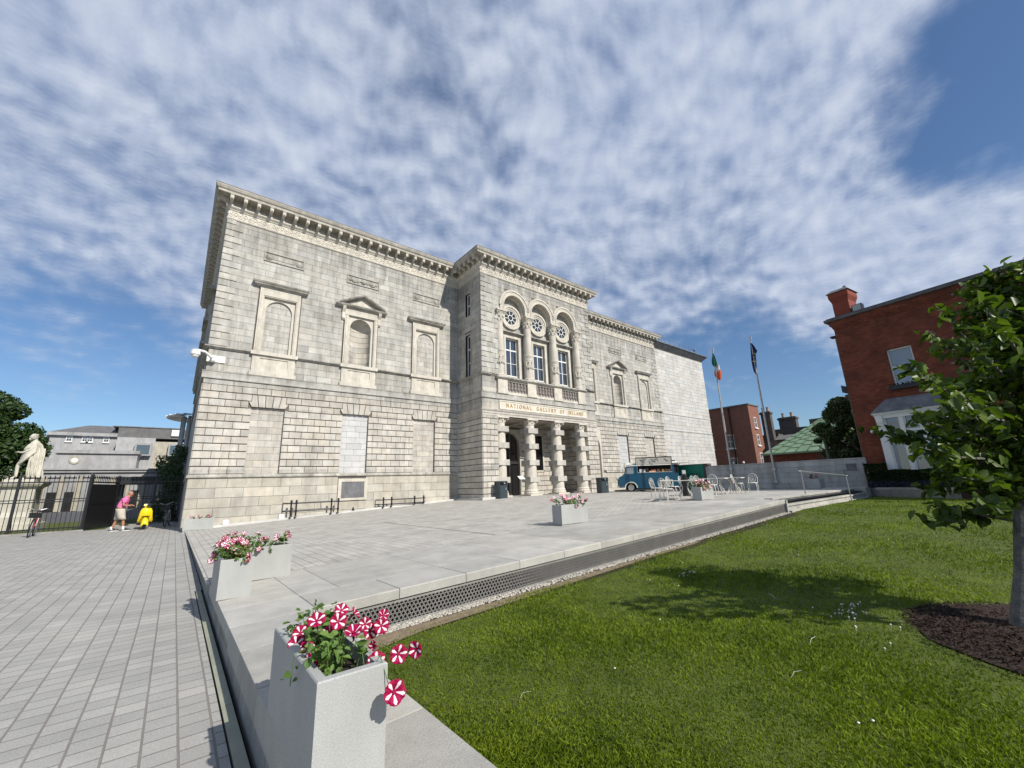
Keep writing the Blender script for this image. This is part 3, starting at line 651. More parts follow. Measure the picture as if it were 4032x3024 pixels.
# ---- bay front
BW = XR - XI; BC = BW / 2; SP = 2.68; bcs = [BC - SP, BC, BC + SP]
bf = MB(); R0 = 1.02; ZS = 14.38
plate(bf, FB, .06, BW - .06, 7.0, 17.0, -.40, -.022, [(BC - 4.06, BC + 4.06, 8.95, 15.60)], 1)
aw = lambda z: 4.2 if z < 14.4 else 4.2
holes = []
for i, z in enumerate(up2[:-1]):
    zm = z + .186
    if zm < 14.3: holes.append((BC - 4.06, BC + 4.06, z, z + .37))
    else:
        for c in bcs:
            r = 1.42; dz = zm - ZS
            if dz < r: w = sqrt(max(r * r - max(dz - .1, 0) ** 2, 0)); holes.append((c - w + .02, c + w - .02, z, z + .37))
ashlar(bf, FB, 0, BW, up2, .98, .013, -.03, 0, .004, holes, .12)
ashlar(bf, FB, 0, BW, up1, 1.0, .013, -.03, 0, .004, [(BC - 4.5, BC + 4.5, 7.6, 9)], .12)
for i in range(len(up2) - 1):
    for s_ in (0, 1):
        l = .42 if i % 2 else .95
        a, b = (-.02, l) if s_ == 0 else (BW - l, BW + .02); fbox(bf, FB, a, b, up2[i] + .02, up2[i + 1] - .02, -.03, .04, RND.gauss(0, .8), .012)
        l = .5 if i % 2 else .9
        a, b = (BC - 4.06 - l, BC - 4.06) if s_ == 0 else (BC + 4.06, BC + 4.06 + l)
        if up2[i] < 13.8 and i % 2: fbox(bf, FB, a, b, up2[i] + .02, up2[i + 1] - .02, -.03, .03, RND.gauss(0, .8), .012)
# spandrels between the arches (solid wall above the recess)
for k, c in enumerate(bcs):
    archplate(bf, FB, (c - SP / 2) if k else BC - 4.08, (c + SP / 2) if k < 2 else BC + 4.08, ZS, 15.62, c, R0 + .3, ZS, -.5, -.024, 0, 24, 0)
fbox(bf, FB, BC - 4.5, BC + 4.5, 7.69, 8.0, -.4, -.02, 0, 0, 0)
fbox(bf, FB, .03, BW - .03, 7.03, 7.29, -.3, .02, 0, 0, 0)
# recessed back wall of the loggia
plate(bf, FB, BC - 4.1, BC + 4.1, 8.0, 15.7, -.75, -.50, [(c - .62, c + .62, 9.22, 12.14) for c in bcs], 0)
for s_ in (-1, 1): fbox(bf, FB, BC + s_ * 4.06 - .12, BC + s_ * 4.06 + .12, 8.9, ZS, -.6, -.02, 0, 0, 0)
o = bf.build('bay_front_wall', [M_ash, M_mortar], gal)
# archivolts
def ring(mb, F, cu, cz, r0, r1, n0, n1, a0, a1, seg=28, tone=0, mi=0):
    rg = []
    for k in range(seg + 1):
        a = a0 + (a1 - a0) * k / seg; ca, sa = cos(a), sin(a)
        rg.append([F(cu + r0 * ca, cz + r0 * sa, n0), F(cu + r1 * ca, cz + r1 * sa, n0), F(cu + r1 * ca, cz + r1 * sa, n1), F(cu + r0 * ca, cz + r0 * sa, n1)])
    mb.loft(rg, tone, mi, caps=abs(a1 - a0) < 6.2)
ring0 = None
for k, c in enumerate(bcs):
    mb = MB(); F = FB; c2 = 0
    F0 = Fr((0, 0), (1, 0), (0, -1))
    ring(mb, F0, 0, ZS, 1.30, 1.42, -.3, .10, 0, pi); ring(mb, F0, 0, ZS, 1.08, 1.30, -.3, .05, 0, pi); ring(mb, F0, 0, ZS, 1.00, 1.08, -.45, .09, 0, pi); ring(mb, F0, 0, ZS, .93, 1.02, -.5, -.18, 0, pi)
    for s_ in (-1, 1):
        for (a, b, n0, n1) in ((1.30, 1.34, -.3, .06), (1.08, 1.30, -.3, .05), (1.00, 1.08, -.45, .09), (.93, 1.02, -.5, -.18)):
            a_, b_ = sorted((s_ * a, s_ * b)); fbox(mb, F0, a_, b_, 13.93, ZS, n0, n1)
    for j in range(19):       # carved leaves on the band
        a = pi * (j + .5) / 19; p = F0(1.19 * cos(a), ZS + 1.19 * sin(a), .05); mb.ball(p, .065, 6, 0, 0, (1, .45, 1))
    if ring0 is None: ring0 = mb.build('archivolt', M_cream, gal, loc=(XI + c, -BD, 0))
    else:
        q = ring0.copy(); COL.objects.link(q); q.parent = gal; q.location = (XI + c, -BD, 0)
# round windows and tall windows
rw = None
def F0c(u): return Fr((XI + u, -BD), (1, 0), (0, -1))
for k, c in enumerate(bcs):
    if k == 0:
        F0 = Fr((0, 0), (1, 0), (0, -1)); mb = MB(); Z = 13.79
        ring(mb, F0, 0, Z, .80, .95, -.52, -.34, 0, 2 * pi, 32, 0); ring(mb, F0, 0, Z, .66, .80, -.52, -.40, 0, 2 * pi, 32, 0); ring(mb, F0, 0, Z, .58, .66, -.6, -.44, 0, 2 * pi, 32, 0)
        w = mb.build('round_window', M_cream, gal, loc=(XI + c, -BD, 0))
        mb = MB(); ring(mb, F0, 0, Z, .19, .235, -.50, -.455, 0, 2 * pi, 24)
        ring(mb, F0, 0, Z, .55, .60, -.50, -.455, 0, 2 * pi, 24)
        for j in range(8):
            a = 2 * pi * j / 8 + .2; p = Vector((cos(a), 0, sin(a))); t_ = Vector((-sin(a), 0, cos(a))) * .02
            b0, b1 = p * .225, p * .56
            mb.loft([[F0(b0.x + t_.x, Z + b0.z + t_.z, -.50), F0(b0.x - t_.x, Z + b0.z - t_.z, -.50), F0(b0.x - t_.x, Z + b0.z - t_.z, -.46), F0(b0.x + t_.x, Z + b0.z + t_.z, -.46)],
                     [F0(b1.x + t_.x, Z + b1.z + t_.z, -.50), F0(b1.x - t_.x, Z + b1.z - t_.z, -.50), F0(b1.x - t_.x, Z + b1.z - t_.z, -.46), F0(b1.x + t_.x, Z + b1.z + t_.z, -.46)]])
        mb.build('glazing_bars', M_white, w)
        mb = MB(); mb.lathe((0, .49, Z), [(.0, 0), (.60, 0), (.60, .01), (0, .01)], 32, axis=(0, -1, 0)); mb.build('pane', mat('oculus_glass', (.03, .04, .045), .35, spec=.25), w); rw = w
    else: dup(rw, loc=(XI + c, -BD, 0), parent=gal)
for k, c in enumerate(bcs):
    F = FB
    w = sash('tall_window', F, c - .60, c + .60, 9.24, 12.12, -.66, 2, [(11.24, .10), (10.22, .035)], gal, .07, None, .03)
    mb = MB()
    fbox(mb, F, c - .86, c - .62, 9.0, 12.38, -.52, -.40); fbox(mb, F, c + .62, c + .86, 9.0, 12.38, -.52, -.40); fbox(mb, F, c - .62, c + .62, 12.14, 12.38, -.52, -.40)
    fbox(mb, F, c - .74, c - .60, 9.0, 12.24, -.52, -.36); fbox(mb, F, c + .60, c + .74, 9.0, 12.24, -.52, -.36); fbox(mb, F, c - .6, c + .6, 12.12, 12.24, -.6, -.36)
    mb.build('architrave', M_cream, w)
    mb = MB(); fbox(mb, F, c - .92, c + .92, 12.38, 12.50, -.52, -.32); fbox(mb, F, c - 1.0, c + 1.0, 12.50, 12.58, -.52, -.18)
    for j in range(22): fbox(mb, F, c - .9 + j * .082, c - .86 + j * .082, 12.44, 12.50, -.33, -.24)
    mb.build('hood', M_trim, w)
# upper columns
uc = None
for k in range(4):
    c = BC - 1.5 * SP + k * SP
    if uc is None:
        mb = MB(); Pc = (0, 0, 0); y0 = .18
        mb.box(-.40, y0 - .40, 8.88, .40, y0 + .40, 9.0)
        mb.lathe((0, y0, 0), [(.37, 9.0), (.39, 9.05), (.37, 9.10), (.33, 9.14), (.335, 9.6), (.34, 10.45), (.355, 10.52), (.355, 10.6), (.335, 10.63), (.335, 10.8), (.355, 10.83), (.35, 10.9), (.32, 10.93), (.30, 12.2), (.285, 13.0), (.31, 13.05), (.31, 13.09), (.28, 13.1), (.30, 13.3), (.36, 13.62), (.40, 13.72)], 20)
        uc = mb.build('upper_column', M_cream, gal, smooth=False, loc=(XI + c, -BD, 0))
        cap = MB()
        cap.box(-.44, y0 - .44, 13.82, .44, y0 + .44, 13.93); cap.box(-.38, y0 - .38, 13.74, .38, y0 + .38, 13.82)
        for j in range(8):
            a = 2 * pi * j / 8
            for (r, z, s_) in ((.31, 13.22, .08), (.35, 13.45, .08)): cap.ball((r * cos(a + (z > 13.3) * .4), y0 + r * sin(a + (z > 13.3) * .4), z), s_, 6, 0, 0, (.8, .8, 1.3))
        for sx in (-1, 1):
            for sy in (-1, 1): cap.torus((sx * .37, y0 + sy * .37, 13.66), .06, .03, (sx, -sy, 0), 8, 5)
        cap.build('capital', M_cream, uc)
        gl = MB()
        for a in (-pi / 2 - .9, -pi / 2 - .2, -pi / 2 + .5):
            c0, c1 = a - .35, a + .35
            pts = [(.36 * cos(c0 + (c1 - c0) * t), y0 + .36 * sin(c0 + (c1 - c0) * t), 10.35 - .42 * sin(pi * t)) for t in [i / 8 for i in range(9)]]
            gl.tube(pts, [.03, .04, .055, .065, .07, .065, .055, .04, .03], 5)
            gl.tube([(.36 * cos(c1), y0 + .36 * sin(c1), 10.35), (.37 * cos(c1), y0 + .37 * sin(c1), 9.85)], [.03, .06], 5)
            gl.ball((.36 * cos(c0), y0 + .36 * sin(c0), 10.36), .06, 6)
        for j in range(24): a = 2 * pi * j / 24; gl.box(.34 * cos(a) - .012, y0 + .34 * sin(a) - .012, 10.64, .34 * cos(a) + .012, y0 + .34 * sin(a) + .012, 10.79)
        gl.build('carved_garland', M_cream, uc)
    else: dup(uc, loc=(XI + c, -BD, 0), parent=gal)
# balustrade
bal = MB()
ped = [BC - 1.5 * SP + k * SP for k in range(4)]
for c in ped:
    fbox(bal, FB, c - .42, c + .42, 7.95, 8.72, -.35, .14, 0, .01); fbox(bal, FB, c - .46, c + .46, 7.69, 7.95, -.35, .18, 0, .01)
for a, b in zip(ped, ped[1:]):
    fbox(bal, FB, a + .46, b - .46, 7.69, 7.86, -.3, .10, .5); fbox(bal, FB, a + .42, b - .42, 8.62, 8.72, -.25, .08)
balo = bal.build('balustrade', M_cream, gal)
mb = MB(); moulding(mb, [(XI + BC - 4.6, -BD - .02), (XI + BC + 4.6, -BD - .02)], [(-.4, 8.72), (.16, 8.72), (.20, 8.77), (.24, 8.8), (.24, 8.86), (.2, 8.9), (-.4, 8.9)]); mb.build('handrail_coping', M_trim, balo)
mb = MB(); mb.lathe((0, 0, 0), [(.075, 0), (.075, .06), (.045, .09), (.075, .19), (.085, .25), (.07, .32), (.035, .38), (.05, .41), (.035, .44), (.06, .54), (.075, .60), (.05, .68), (.07, .72), (.075, .77)], 10)
b0 = None
M_bal = mat('sooty_baluster_stone', (.30, .265, .25), .8, var=.35, scale=6, stain=.3)
for a, b in zip(ped, ped[1:]):
    n = 6; L_ = (b - a) - .92
    for i in range(n):
        p = (XI + a + .46 + L_ * (i + .5) / n, -BD - .0, 7.86)
        if b0 is None: b0 = mb.build('baluster', M_bal, balo, loc=p)
        else: q = b0.copy(); COL.objects.link(q); q.parent = balo; q.location = p
# ---- porch
pf = MB(); PD = 2.9; pl0, pl1 = 1.22, BW - 1.22
for (a, b) in ((0, pl0), (pl1, BW)):
    fbox(pf, FB, a + (.05 if a == 0 else 0), b - (.05 if a else 0), -.4, 6.15, -PD - .1, -.03, 0, 0, 1); ashlar(pf, FB, a, b, brus, .62, .042, -.03, .045, .014, [], 0, 0)
plate(pf, FB, pl0, pl1, -.4, 6.4, -PD - .3, -PD - .03, [(BC - 1.22 - .9 + .05, BC - 1.22 + .95, .5, 5.6)], 1)
DC = BC - 1.20; FP = Fr((XI, -BD + PD), (1, 0), (0, -1))
ashlar(pf, FP, pl0, pl1, brus, .7, .042, -.03, .03, .014, [(DC - 1.05, DC + 1.05, -.5, 5.75), (DC + 2.5, DC + 3.4, 2.6, 5.6)], 0, 0)
FPl = Fr((XI + pl0, -BD), (0, 1), (1, 0)); FPr = Fr((XI + pl1, -BD), (0, 1), (-1, 0))
for F in (FPl, FPr): ashlar(pf, F, 0.04, PD, brus, 1.0, .042, -.0, .03, .014, [], 0, 0)
archplate(pf, FP, DC - 1.05, DC + 1.05, .7, 5.75, DC, .92, 4.55, -.25, .05, 0, 20, 0)
fbox(pf, FB, pl0, pl1, 6.12, 6.3, -PD, .0, 0, 0, 0)
for k in range(4):
    c = BC - 1.5 * SP + k * SP; fbox(pf, FB, c - .2, c + .2, 5.95, 6.13, -PD, -.9, 0, 0, 0)
o = pf.build('porch_wall', [M_rus, M_mortar], gal)
dr = MB(); fbox(dr, FP, DC - .92, DC + .92, .78, 3.15, -.26, -.22, 0, 0, 0); ring(dr, FP, DC, 4.55, .0, .93, -.26, -.22, 0, pi, 16); fbox(dr, FP, DC - .92, DC + .92, 3.15, 4.55, -.26, -.22)
door = dr.build('entrance_door', M_dglass, gal)
dr = MB(); fbox(dr, FP, DC - .92, DC + .92, 3.12, 3.30, -.22, -.1)
for u in (-.92, -.04, .86): fbox(dr, FP, DC + u, DC + u + .06, .78, 3.12, -.22, -.14)
fbox(dr, FP, DC - .02, DC + .02, 3.3, 5.45, -.22, -.16); dr.build('door_frame', mat('dark_bronze_frame', (.06, .06, .06), .4, metal=.5), door)
dr = MB(); fbox(dr, FP, DC + .3, DC + .9, .78, 3.12, -.205, -.19); dr.build('open_doorway', M_void, door)
gw = MB(); GU = DC + 2.95
for a, b, c_, d_ in ((-.5, -.38, 2.55, 5.5), (.38, .5, 2.55, 5.5), (-.5, .5, 5.38, 5.55), (-.5, .5, 2.5, 2.62)): fbox(gw, FP, GU + a, GU + b, c_, d_, -.1, .09)
g1 = gw.build('grilled_window', M_cream, gal); gw = MB(); fbox(gw, FP, GU - .38, GU + .38, 2.6, 5.4, -.1, .02); gw.build('pane', M_dglass, g1); gw = MB()
for i in range(5): fbox(gw, FP, GU - .33 + i * .16, GU - .31 + i * .16, 2.62, 5.38, .03, .05)
for i in range(13): fbox(gw, FP, GU - .38, GU + .38, 2.7 + i * .21, 2.72 + i * .21, .05, .06)
gw.build('grille', M_black, g1)
mb = MB(); fbox(mb, FP, DC + 1.45, DC + 1.53, .8, 4.0, .5, .58); fbox(mb, FP, DC + .95, DC + 1.53, 3.95, 4.0, .5, .58); mb.build('glass_screen_frame', M_black, gal)
# porch columns with square blocks
pc = None
for k in range(4):
    c = BC - 1.5 * SP + k * SP
    if pc is None:
        mb = MB(); y0 = .42
        mb.cbox(-.56, y0 - .56, .5, .56, y0 + .56, .90, .01)
        mb.lathe((0, y0, 0), [(.52, .90), (.54, .97), (.52, 1.03), (.475, 1.07), (.50, 1.12), (.47, 1.17), (.43, 1.24), (.42, 3.0), (.40, 4.6), (.375, 5.66), (.40, 5.70), (.40, 5.74)], 24)
        pc = mb.build('porch_column', M_cream, gal, loc=(XI + c, -BD, 0))
        cap = MB(); cap.lathe((0, y0, 0), [(.38, 5.74), (.40, 5.9), (.47, 6.0)], 16); cap.box(-.5, y0 - .5, 6.02, .5, y0 + .5, 6.12)
        for j in range(8): a = 2 * pi * j / 8; cap.ball((.41 * cos(a), y0 + .41 * sin(a), 5.86), .08, 6, 0, 0, (.8, .8, 1.2))
        for sx in (-1, 1):
            for sy in (-1, 1): cap.torus((sx * .42, y0 + sy * .42, 5.96), .05, .03, (sx, -sy, 0), 8, 5)
        cap.build('capital', M_cream, pc)
        bk = MB()
        for z in (1.90, 3.04, 4.18, 5.28): bk.cbox(-.46, y0 - .47, z - .185, .46, y0 + .47, z + .185, .008, RND.uniform(-1, 1))
        bk.build('square_block', M_rus, pc)
    else: dup(pc, loc=(XI + c, -BD, 0), parent=gal)
# entablature above the porch, name panel
mb = MB()
moulding(mb, [(XI, 0), (XI, -BD), (XR, -BD), (XR, 0)], [(-.3, 6.12), (.02, 6.12), (.02, 6.26), (.05, 6.27), (.05, 6.40), (.09, 6.44), (.12, 6.52), (.12, 6.56), (-.3, 6.56)])
mb.build('porch_architrave', M_rus, gal)
mb = MB(); fbox(mb, FB, .02, BW - .02, 6.56, 7.03, -.3, -.002, 0); ashlar(mb, FB, 0, 1.3, [6.56, 7.03], .65, .012, 0, .012, .004); ashlar(mb, FB, BW - 1.15, BW, [6.56, 7.03], .6, .012, 0, .012, .004); mb.build('porch_frieze', M_rus, gal)
mb = MB(); np0, np1 = 16.1 - XI, 25.0 - XI
fbox(mb, FB, np0, np1, 6.64, 7.22, .0, .06)
for a, b, c_, d_ in ((np0, np1, 7.16, 7.24), (np0, np1, 6.60, 6.66), (np0, np0 + .06, 6.66, 7.16), (np1 - .06, np1, 6.66, 7.16)): fbox(mb, FB, a, b, c_, d_, .06, .09)
npan = mb.build('name_panel', mat('clean_name_panel_stone', (.60, .56, .48), .8, var=.08, scale=3, stain=.1), gal)
GL = {'N': ([[(0, 0), (0, 1)], [(0, 1), (.7, 0)], [(.7, 0), (.7, 1)]], .7, [(0, 0), (0, 1), (.7, 1)]), 'A': ([[(0, 0), (.36, 1)], [(.36, 1), (.74, 0)], [(.14, .36), (.6, .36)]], .74, [(0, 0), (.74, 0)]),
      'T': ([[(.33, 0), (.33, 1)], [(0, 1), (.66, 1)]], .66, [(.33, 0)]), 'I': ([[(.1, 0), (.1, 1)]], .2, [(.1, 0), (.1, 1)]), 'L': ([[(.05, 0), (.05, 1)], [(.05, 0), (.55, 0)], [(.55, 0), (.57, .16)]], .58, [(.05, 1), (.05, 0)]),
      'E': ([[(.05, 0), (.05, 1)], [(.05, 0), (.52, 0)], [(.05, .52), (.42, .52)], [(.05, 1), (.52, 1)]], .55, []), 'F': ([[(.05, 0), (.05, 1)], [(.05, .52), (.42, .52)], [(.05, 1), (.5, 1)]], .52, [(.05, 0)]),
      'R': ([[(.05, 0), (.05, 1)], [(.05, 1), (.35, 1), (.5, .88), (.5, .66), (.35, .52), (.05, .52)], [(.3, .52), (.62, 0)]], .62, [(.05, 0), (.62, 0)]), 'Y': ([[(0, 1), (.33, .5)], [(.66, 1), (.33, .5)], [(.33, .5), (.33, 0)]], .66, [(0, 1), (.66, 1), (.33, 0)]),
      'D': ([[(.05, 0), (.05, 1)], [(.05, 1), (.35, 1), (.6, .8), (.68, .5), (.6, .2), (.35, 0), (.05, 0)]], .7, []), 'O': ([[(.4 + .4 * cos(a * pi / 6), .5 + .5 * sin(a * pi / 6)) for a in range(13)]], .8, []),
      'G': ([[(.4 + .4 * cos(a * pi / 6), .5 + .5 * sin(a * pi / 6)) for a in range(1, 11)] + [(.7, .1), (.7, .42), (.5, .42)]], .76, []), ' ': ([], .55, [])}
def serif_text(mb, F, text, u, z, h, n0, n1, th=.13, sp=.26, mi=0):
    for ch in text:
        st, w, sf = GL[ch]
        for s_ in st:
            for a, b in zip(s_, s_[1:]):
                d = Vector((b[0] - a[0], b[1] - a[1])); l = d.length or 1; d /= l
                thin = th * (.55 if abs(d.y) < .3 else 1.0); p = Vector((-d.y, d.x)) * thin / 2; e = d * th * .18
                q = [Vector(a) - e + p, Vector(a) - e - p, Vector(b) + e - p, Vector(b) + e + p]
                mb.loft([[F(u + x_.x * h, z + x_.y * h, n0) for x_ in q], [F(u + x_.x * h, z + x_.y * h, n1) for x_ in q]], 0, mi)
        for (x_, y_) in sf:
            yy = y_ - .03 if y_ > .5 else y_ - .03
            fbox(mb, F, u + (x_ - .14) * h, u + (x_ + .14) * h, z + yy * h, z + (yy + .06) * h, n0, n1 + .002, 0, 0, mi)
        u += (w + sp) * h
    return u
mb = MB(); x0_ = 16.72 - XI
# measured spans of the four words
def word(t, ua, ub, z, h):
    tmp = MB(); w = serif_text(tmp, FB, t, 0, 0, h, 0, .01) - .26 * h; sp = .26 + ((ub - ua) - w) / h / max(len(t) - 1, 1)
    serif_text(mb, FB, t, ua, z, h, .06, .085, .14, sp)
word('NATIONAL', 16.72 - XI, 19.0 - XI, 6.78, .25); word('GALLERY', 19.5 - XI, 21.45 - XI, 6.78, .25); word('OF', 21.92 - XI, 22.38 - XI, 6.78, .25); word('IRELAND', 22.78 - XI, 24.50 - XI, 6.78, .25)
mb.build('lettering', M_gold, npan)
# ---- continuous string courses, cornice
PATH = [(.45, 57), (.45, D1), (0, D1), (0, 0), (XI, 0), (XI, -BD), (XR, -BD), (XR, 0), (XW, 0), (XW, .3)]
PATHR = PATH
mb = MB(); moulding(mb, PATH[2:4] + [(XI, 0)], [(-.05, 2.36), (.05, 2.36), (.10, 2.40), (.10, 2.46), (.04, 2.55), (-.05, 2.56)]); mb.build('plinth_moulding', M_trim, gal); mb = MB(); moulding(mb, [(30.7, 0), (XW, 0)], [(-.05, 2.36), (.05, 2.36), (.10, 2.40), (.10, 2.46), (.04, 2.55), (-.05, 2.56)])
mb.build('plinth_moulding', M_trim, gal)
mb = MB(); moulding(mb, PATH, [(-.05, 7.29), (.09, 7.30), (.10, 7.34), (.10, 7.64), (.12, 7.66), (.12, 7.69), (-.05, 7.71)], tone=.5); mb.build('band_course', M_ash, gal)
for a_, b_ in ((3, 4), (5, 6), (7, 8)):
    pass
mb = MB(); moulding(mb, PATH[:6] + [(XI + .75, -BD)], [(-.05, 8.85), (.05, 8.86), (.08, 8.92), (.16, 8.95), (.16, 9.0), (.05, 9.04), (-.05, 9.05)]); mb.build('sill_string_course', M_trim, gal); mb = MB(); moulding(mb, [(XR - .75, -BD)] + PATH[6:], [(-.05, 8.85), (.05, 8.86), (.08, 8.92), (.16, 8.95), (.16, 9.0), (.05, 9.04), (-.05, 9.05)])
mb.build('sill_string_course', M_trim, gal)
# frieze with rope moulding and vine scroll
mb = MB(); moulding(mb, PATH, [(-.05, 16.36), (.02, 16.38), (.05, 16.42), (.05, 16.48), (.02, 16.50), (.015, 16.95), (.05, 16.97), (.07, 17.02), (.13, 17.08), (.16, 17.12), (.16, 17.18), (-.05, 17.2)])
def along(path, step):
    out = []
    for a, b in zip(path, path[1:]):
        A, B = Vector((a[0], a[1], 0)), Vector((b[0], b[1], 0)); L_ = (B - A).length; d = (B - A) / L_; n = Vector((d.y, -d.x, 0)); k = max(1, int(round(L_ / step)))
        for i in range(k): out.append((A + d * (L_ * (i + .5) / k), d, n, L_ / k, (a, b)))
    return out
vis = PATH[2:9]
for (p, d, n, l, seg) in along(vis, .46):
    if p.y > 6: continue
    c = Vector((p.x, p.y, 16.73)) + n * .02
    pts = [c + d * (t * l) + Vector((0, 0, .15 * sin(t * 2 * pi))) for t in (-.5, -.375, -.25, -.125, 0, .125, .25, .375, .5)]
    mb.tube(pts, .028, 4, 0, 0, False)
    for s_ in (-1, 1):
        q = c + d * (s_ * l * .25) - Vector((0, 0, s_ * .03)); mb.ball(q, .075, 6, 0, 0, (1, .5, .8) if abs(d.x) > .5 else (.5, 1, .8)); q2 = c + d * (s_ * l * .08) + Vector((0, 0, -s_ * .14)); mb.ball(q2, .045, 5, 0, 0, (1, .6, 1) if abs(d.x) > .5 else (.6, 1, 1))
for (p, d, n, l, seg) in along(vis, .105):
    if p.y > 6: continue
    c = Vector((p.x, p.y, 16.45)) + n * .045; mb.tube([c - d * .05 + Vector((0, 0, .035)), c + d * .05 - Vector((0, 0, .035))], .028, 4, 0, 0, True)
mb.build('carved_frieze', M_cream, gal)
M_corn = mat('cornice_stone', (.44, .41, .35), .85, var=.2, scale=2.2, bump=.4, tonek=.1, stain=.28, streak=.15)
mb = MB()
moulding(mb, PATH, [(-.3, 17.18), (.08, 17.18), (.06, 17.62), (.10, 17.66), (.56, 17.66), (.56, 17.62), (.60, 17.62), (.60, 17.74), (.62, 17.76), (.66, 17.80), (.70, 17.90), (.715, 17.94), (.715, 17.99), (-.3, 18.02)])
corn = mb.build('cornice', M_corn, gal)
mb = MB(); moulding(mb, PATH, [(-.3, 18.02), (.70, 18.0), (.73, 18.0), (.73, 18.03), (-.3, 18.12)]); mb.box(0.2, .2, 17.6, XW - .2, 20, 18.05); mb.box(XI + .2, -BD + .2, 17.6, XR - .2, 1, 18.05); mb.build('roof_lead', M_lead, gal)
bk = MB(); th = .085
prof = [(.06, 17.66), (.06, 17.20), (.10, 17.20), (.14, 17.26), (.14, 17.34), (.20, 17.40), (.34, 17.46), (.44, 17.42), (.50, 17.34), (.55, 17.36), (.57, 17.46), (.56, 17.64), (.56, 17.66)]
bk.loft([[(-th, -n, z) for n, z in prof], [(th, -n, z) for n, z in prof]]); bk.box(-.11, -.16, 17.18, .11, -.02, 17.25); bk.box(-.095, -.59, 17.58, .095, -.1, 17.66)
bk.ball((0, -.55, 17.44), .075, 6, 0, 0, (1, .7, 1.2))
br0 = bk.build('bracket', M_cream, corn, loc=(0, 0, 0)); cnt = 0; extra = []
spots = []
for (a, b, ex0, ex1) in (((0, 0), (XI, 0), .05, .6), ((XI, 0), (XI, -BD), .6, .05), ((XI, -BD), (XR, -BD), .05, .05), ((XR, 0), (XW, 0), .5, .05), ((0, D1), (0, 0), .1, .05), ((.45, 57), (.45, D1), .1, .7)):
    A, B = Vector((a[0], a[1], 0)), Vector((b[0], b[1], 0)); L_ = (B - A).length; d = (B - A) / L_; n_ = max(1, round((L_ - ex0 - ex1) / .643))
    for i in range(n_ + 1): spots.append((A + d * (ex0 + (L_ - ex0 - ex1) * i / n_), atan2(d.y, d.x)))
for i, (p, rz) in enumerate(spots):
    if i == 0: br0.location = p; br0.rotation_euler = (0, 0, rz); continue
    if i < 100:
        q = br0.copy(); COL.objects.link(q); q.parent = corn; q.location = p; q.rotation_euler = (0, 0, rz)
    else: extra.append((p, rz))
mb = MB()
for p, rz in extra:
    i0 = len(mb.v); mb.loft([[(-th, -n, z) for n, z in prof], [(th, -n, z) for n, z in prof]]); mb.xform(Matrix.Translation(p) @ Matrix.Rotation(rz, 4, 'Z'), i0)
o = mb.build('far_brackets', M_cream, corn); o['kind'] = 'stuff'
# small relief panels between brackets
mb = MB()
for (p, d, n, l, seg) in along([(0, 0), (XI, 0)], .643) + along([(XI, -BD), (XR, -BD)], .643) + along([(XR, 0), (XW, 0)], .643):
    for s_ in (-1, 0, 1): mb.ball(Vector((p.x, p.y, 17.42)) + n * .09 + d * (s_ * .11), .06, 5, 0, 0, (1, .5, 1))
mb.build('carved_panels', M_trim, corn)
# ---- blind windows, niches, plaques (one of each, then copies)
def carved(mb, F, u0, u1, z, r=.09, n=.06):
    k = max(2, round((u1 - u0) / .26)); l = (u1 - u0) / k
    for i in range(k):
        u = u0 + l * (i + .5); mb.tube([F(u + t * l, z + r * .7 * sin(t * 2 * pi), n) for t in (-.5, -.25, 0, .25, .5)], .026, 4, 0, 0, False); mb.ball(F(u - l * .25, z - .02, n), r * .55, 5, 0, 0, (1, .5, 1)); mb.ball(F(u + l * .25, z + .02, n), r * .55, 5, 0, 0, (1, .5, 1))
def hoodcons(F, c=0): pass
def make_blind():
    F = Fr((0, 0), (1, 0), (0, -1)); mb = MB()
    for a, b, n in ((-1.03, -.805, .10), (-.96, -.85, .13)):
        fbox(mb, F, a, b, 9.05, 12.55, -.02, n); fbox(mb, F, -b, -a, 9.05, 12.55, -.02, n)
    fbox(mb, F, -.805, .805, 12.28, 12.55, -.02, .10); fbox(mb, F, -.85, .85, 12.33, 12.45, .09, .13)
    archplate(mb, F, -.805, .805, 9.05, 12.28, 0, .66, 11.50, -.14, -.03, 0, 22)
    fbox(mb, F, -1.03, 1.03, 12.55, 12.86, -.02, .07)
    w = mb.build('blind_window', M_cream, gal)
    mb = MB(); ashlar(mb, F, -.7, .7, [9.05 + .345 * i for i in range(10)], .75, .012, -.15, -.13, .004, [], .1); fbox(mb, F, -.75, .75, 9.0, 12.3, -.3, -.148, 0, 0, 1); mb.build('recessed_blocking', [M_ash, M_mortar], w)
    mb = MB(); moulding(mb, [(-1.1, .02), (-1.1, -.0), (1.1, -.0), (1.1, .02)], [(-.02, 12.84), (.10, 12.84), (.16, 12.90), (.24, 12.92), (.26, 12.98), (.30, 13.02), (.33, 13.09), (.33, 13.11), (-.02, 13.14)]); mb.build('hood', M_trim, w)
    mb = MB(); carved(mb, F, -.95, .95, 12.71); mb.build('carved_frieze', M_cream, w)
    mb = MB(); apron(mb, F); mb.build('apron', M_cream, w)
    return w
def apron(mb, F):
    for a, b, c_, d_ in ((-1.04, -.68, 7.92, 8.85), (.68, 1.04, 7.92, 8.85), (-.68, .68, 8.70, 8.85), (-.68, .68, 7.92, 8.22)): fbox(mb, F, a, b, c_, d_, -.02, .09)
    fbox(mb, F, -.68, .68, 8.22, 8.70, -.02, .045); fbox(mb, F, -1.12, 1.12, 7.70, 7.92, -.02, .14)
    fbox(mb, F, -1.14, 1.14, 8.85, 9.05, .1, .2)
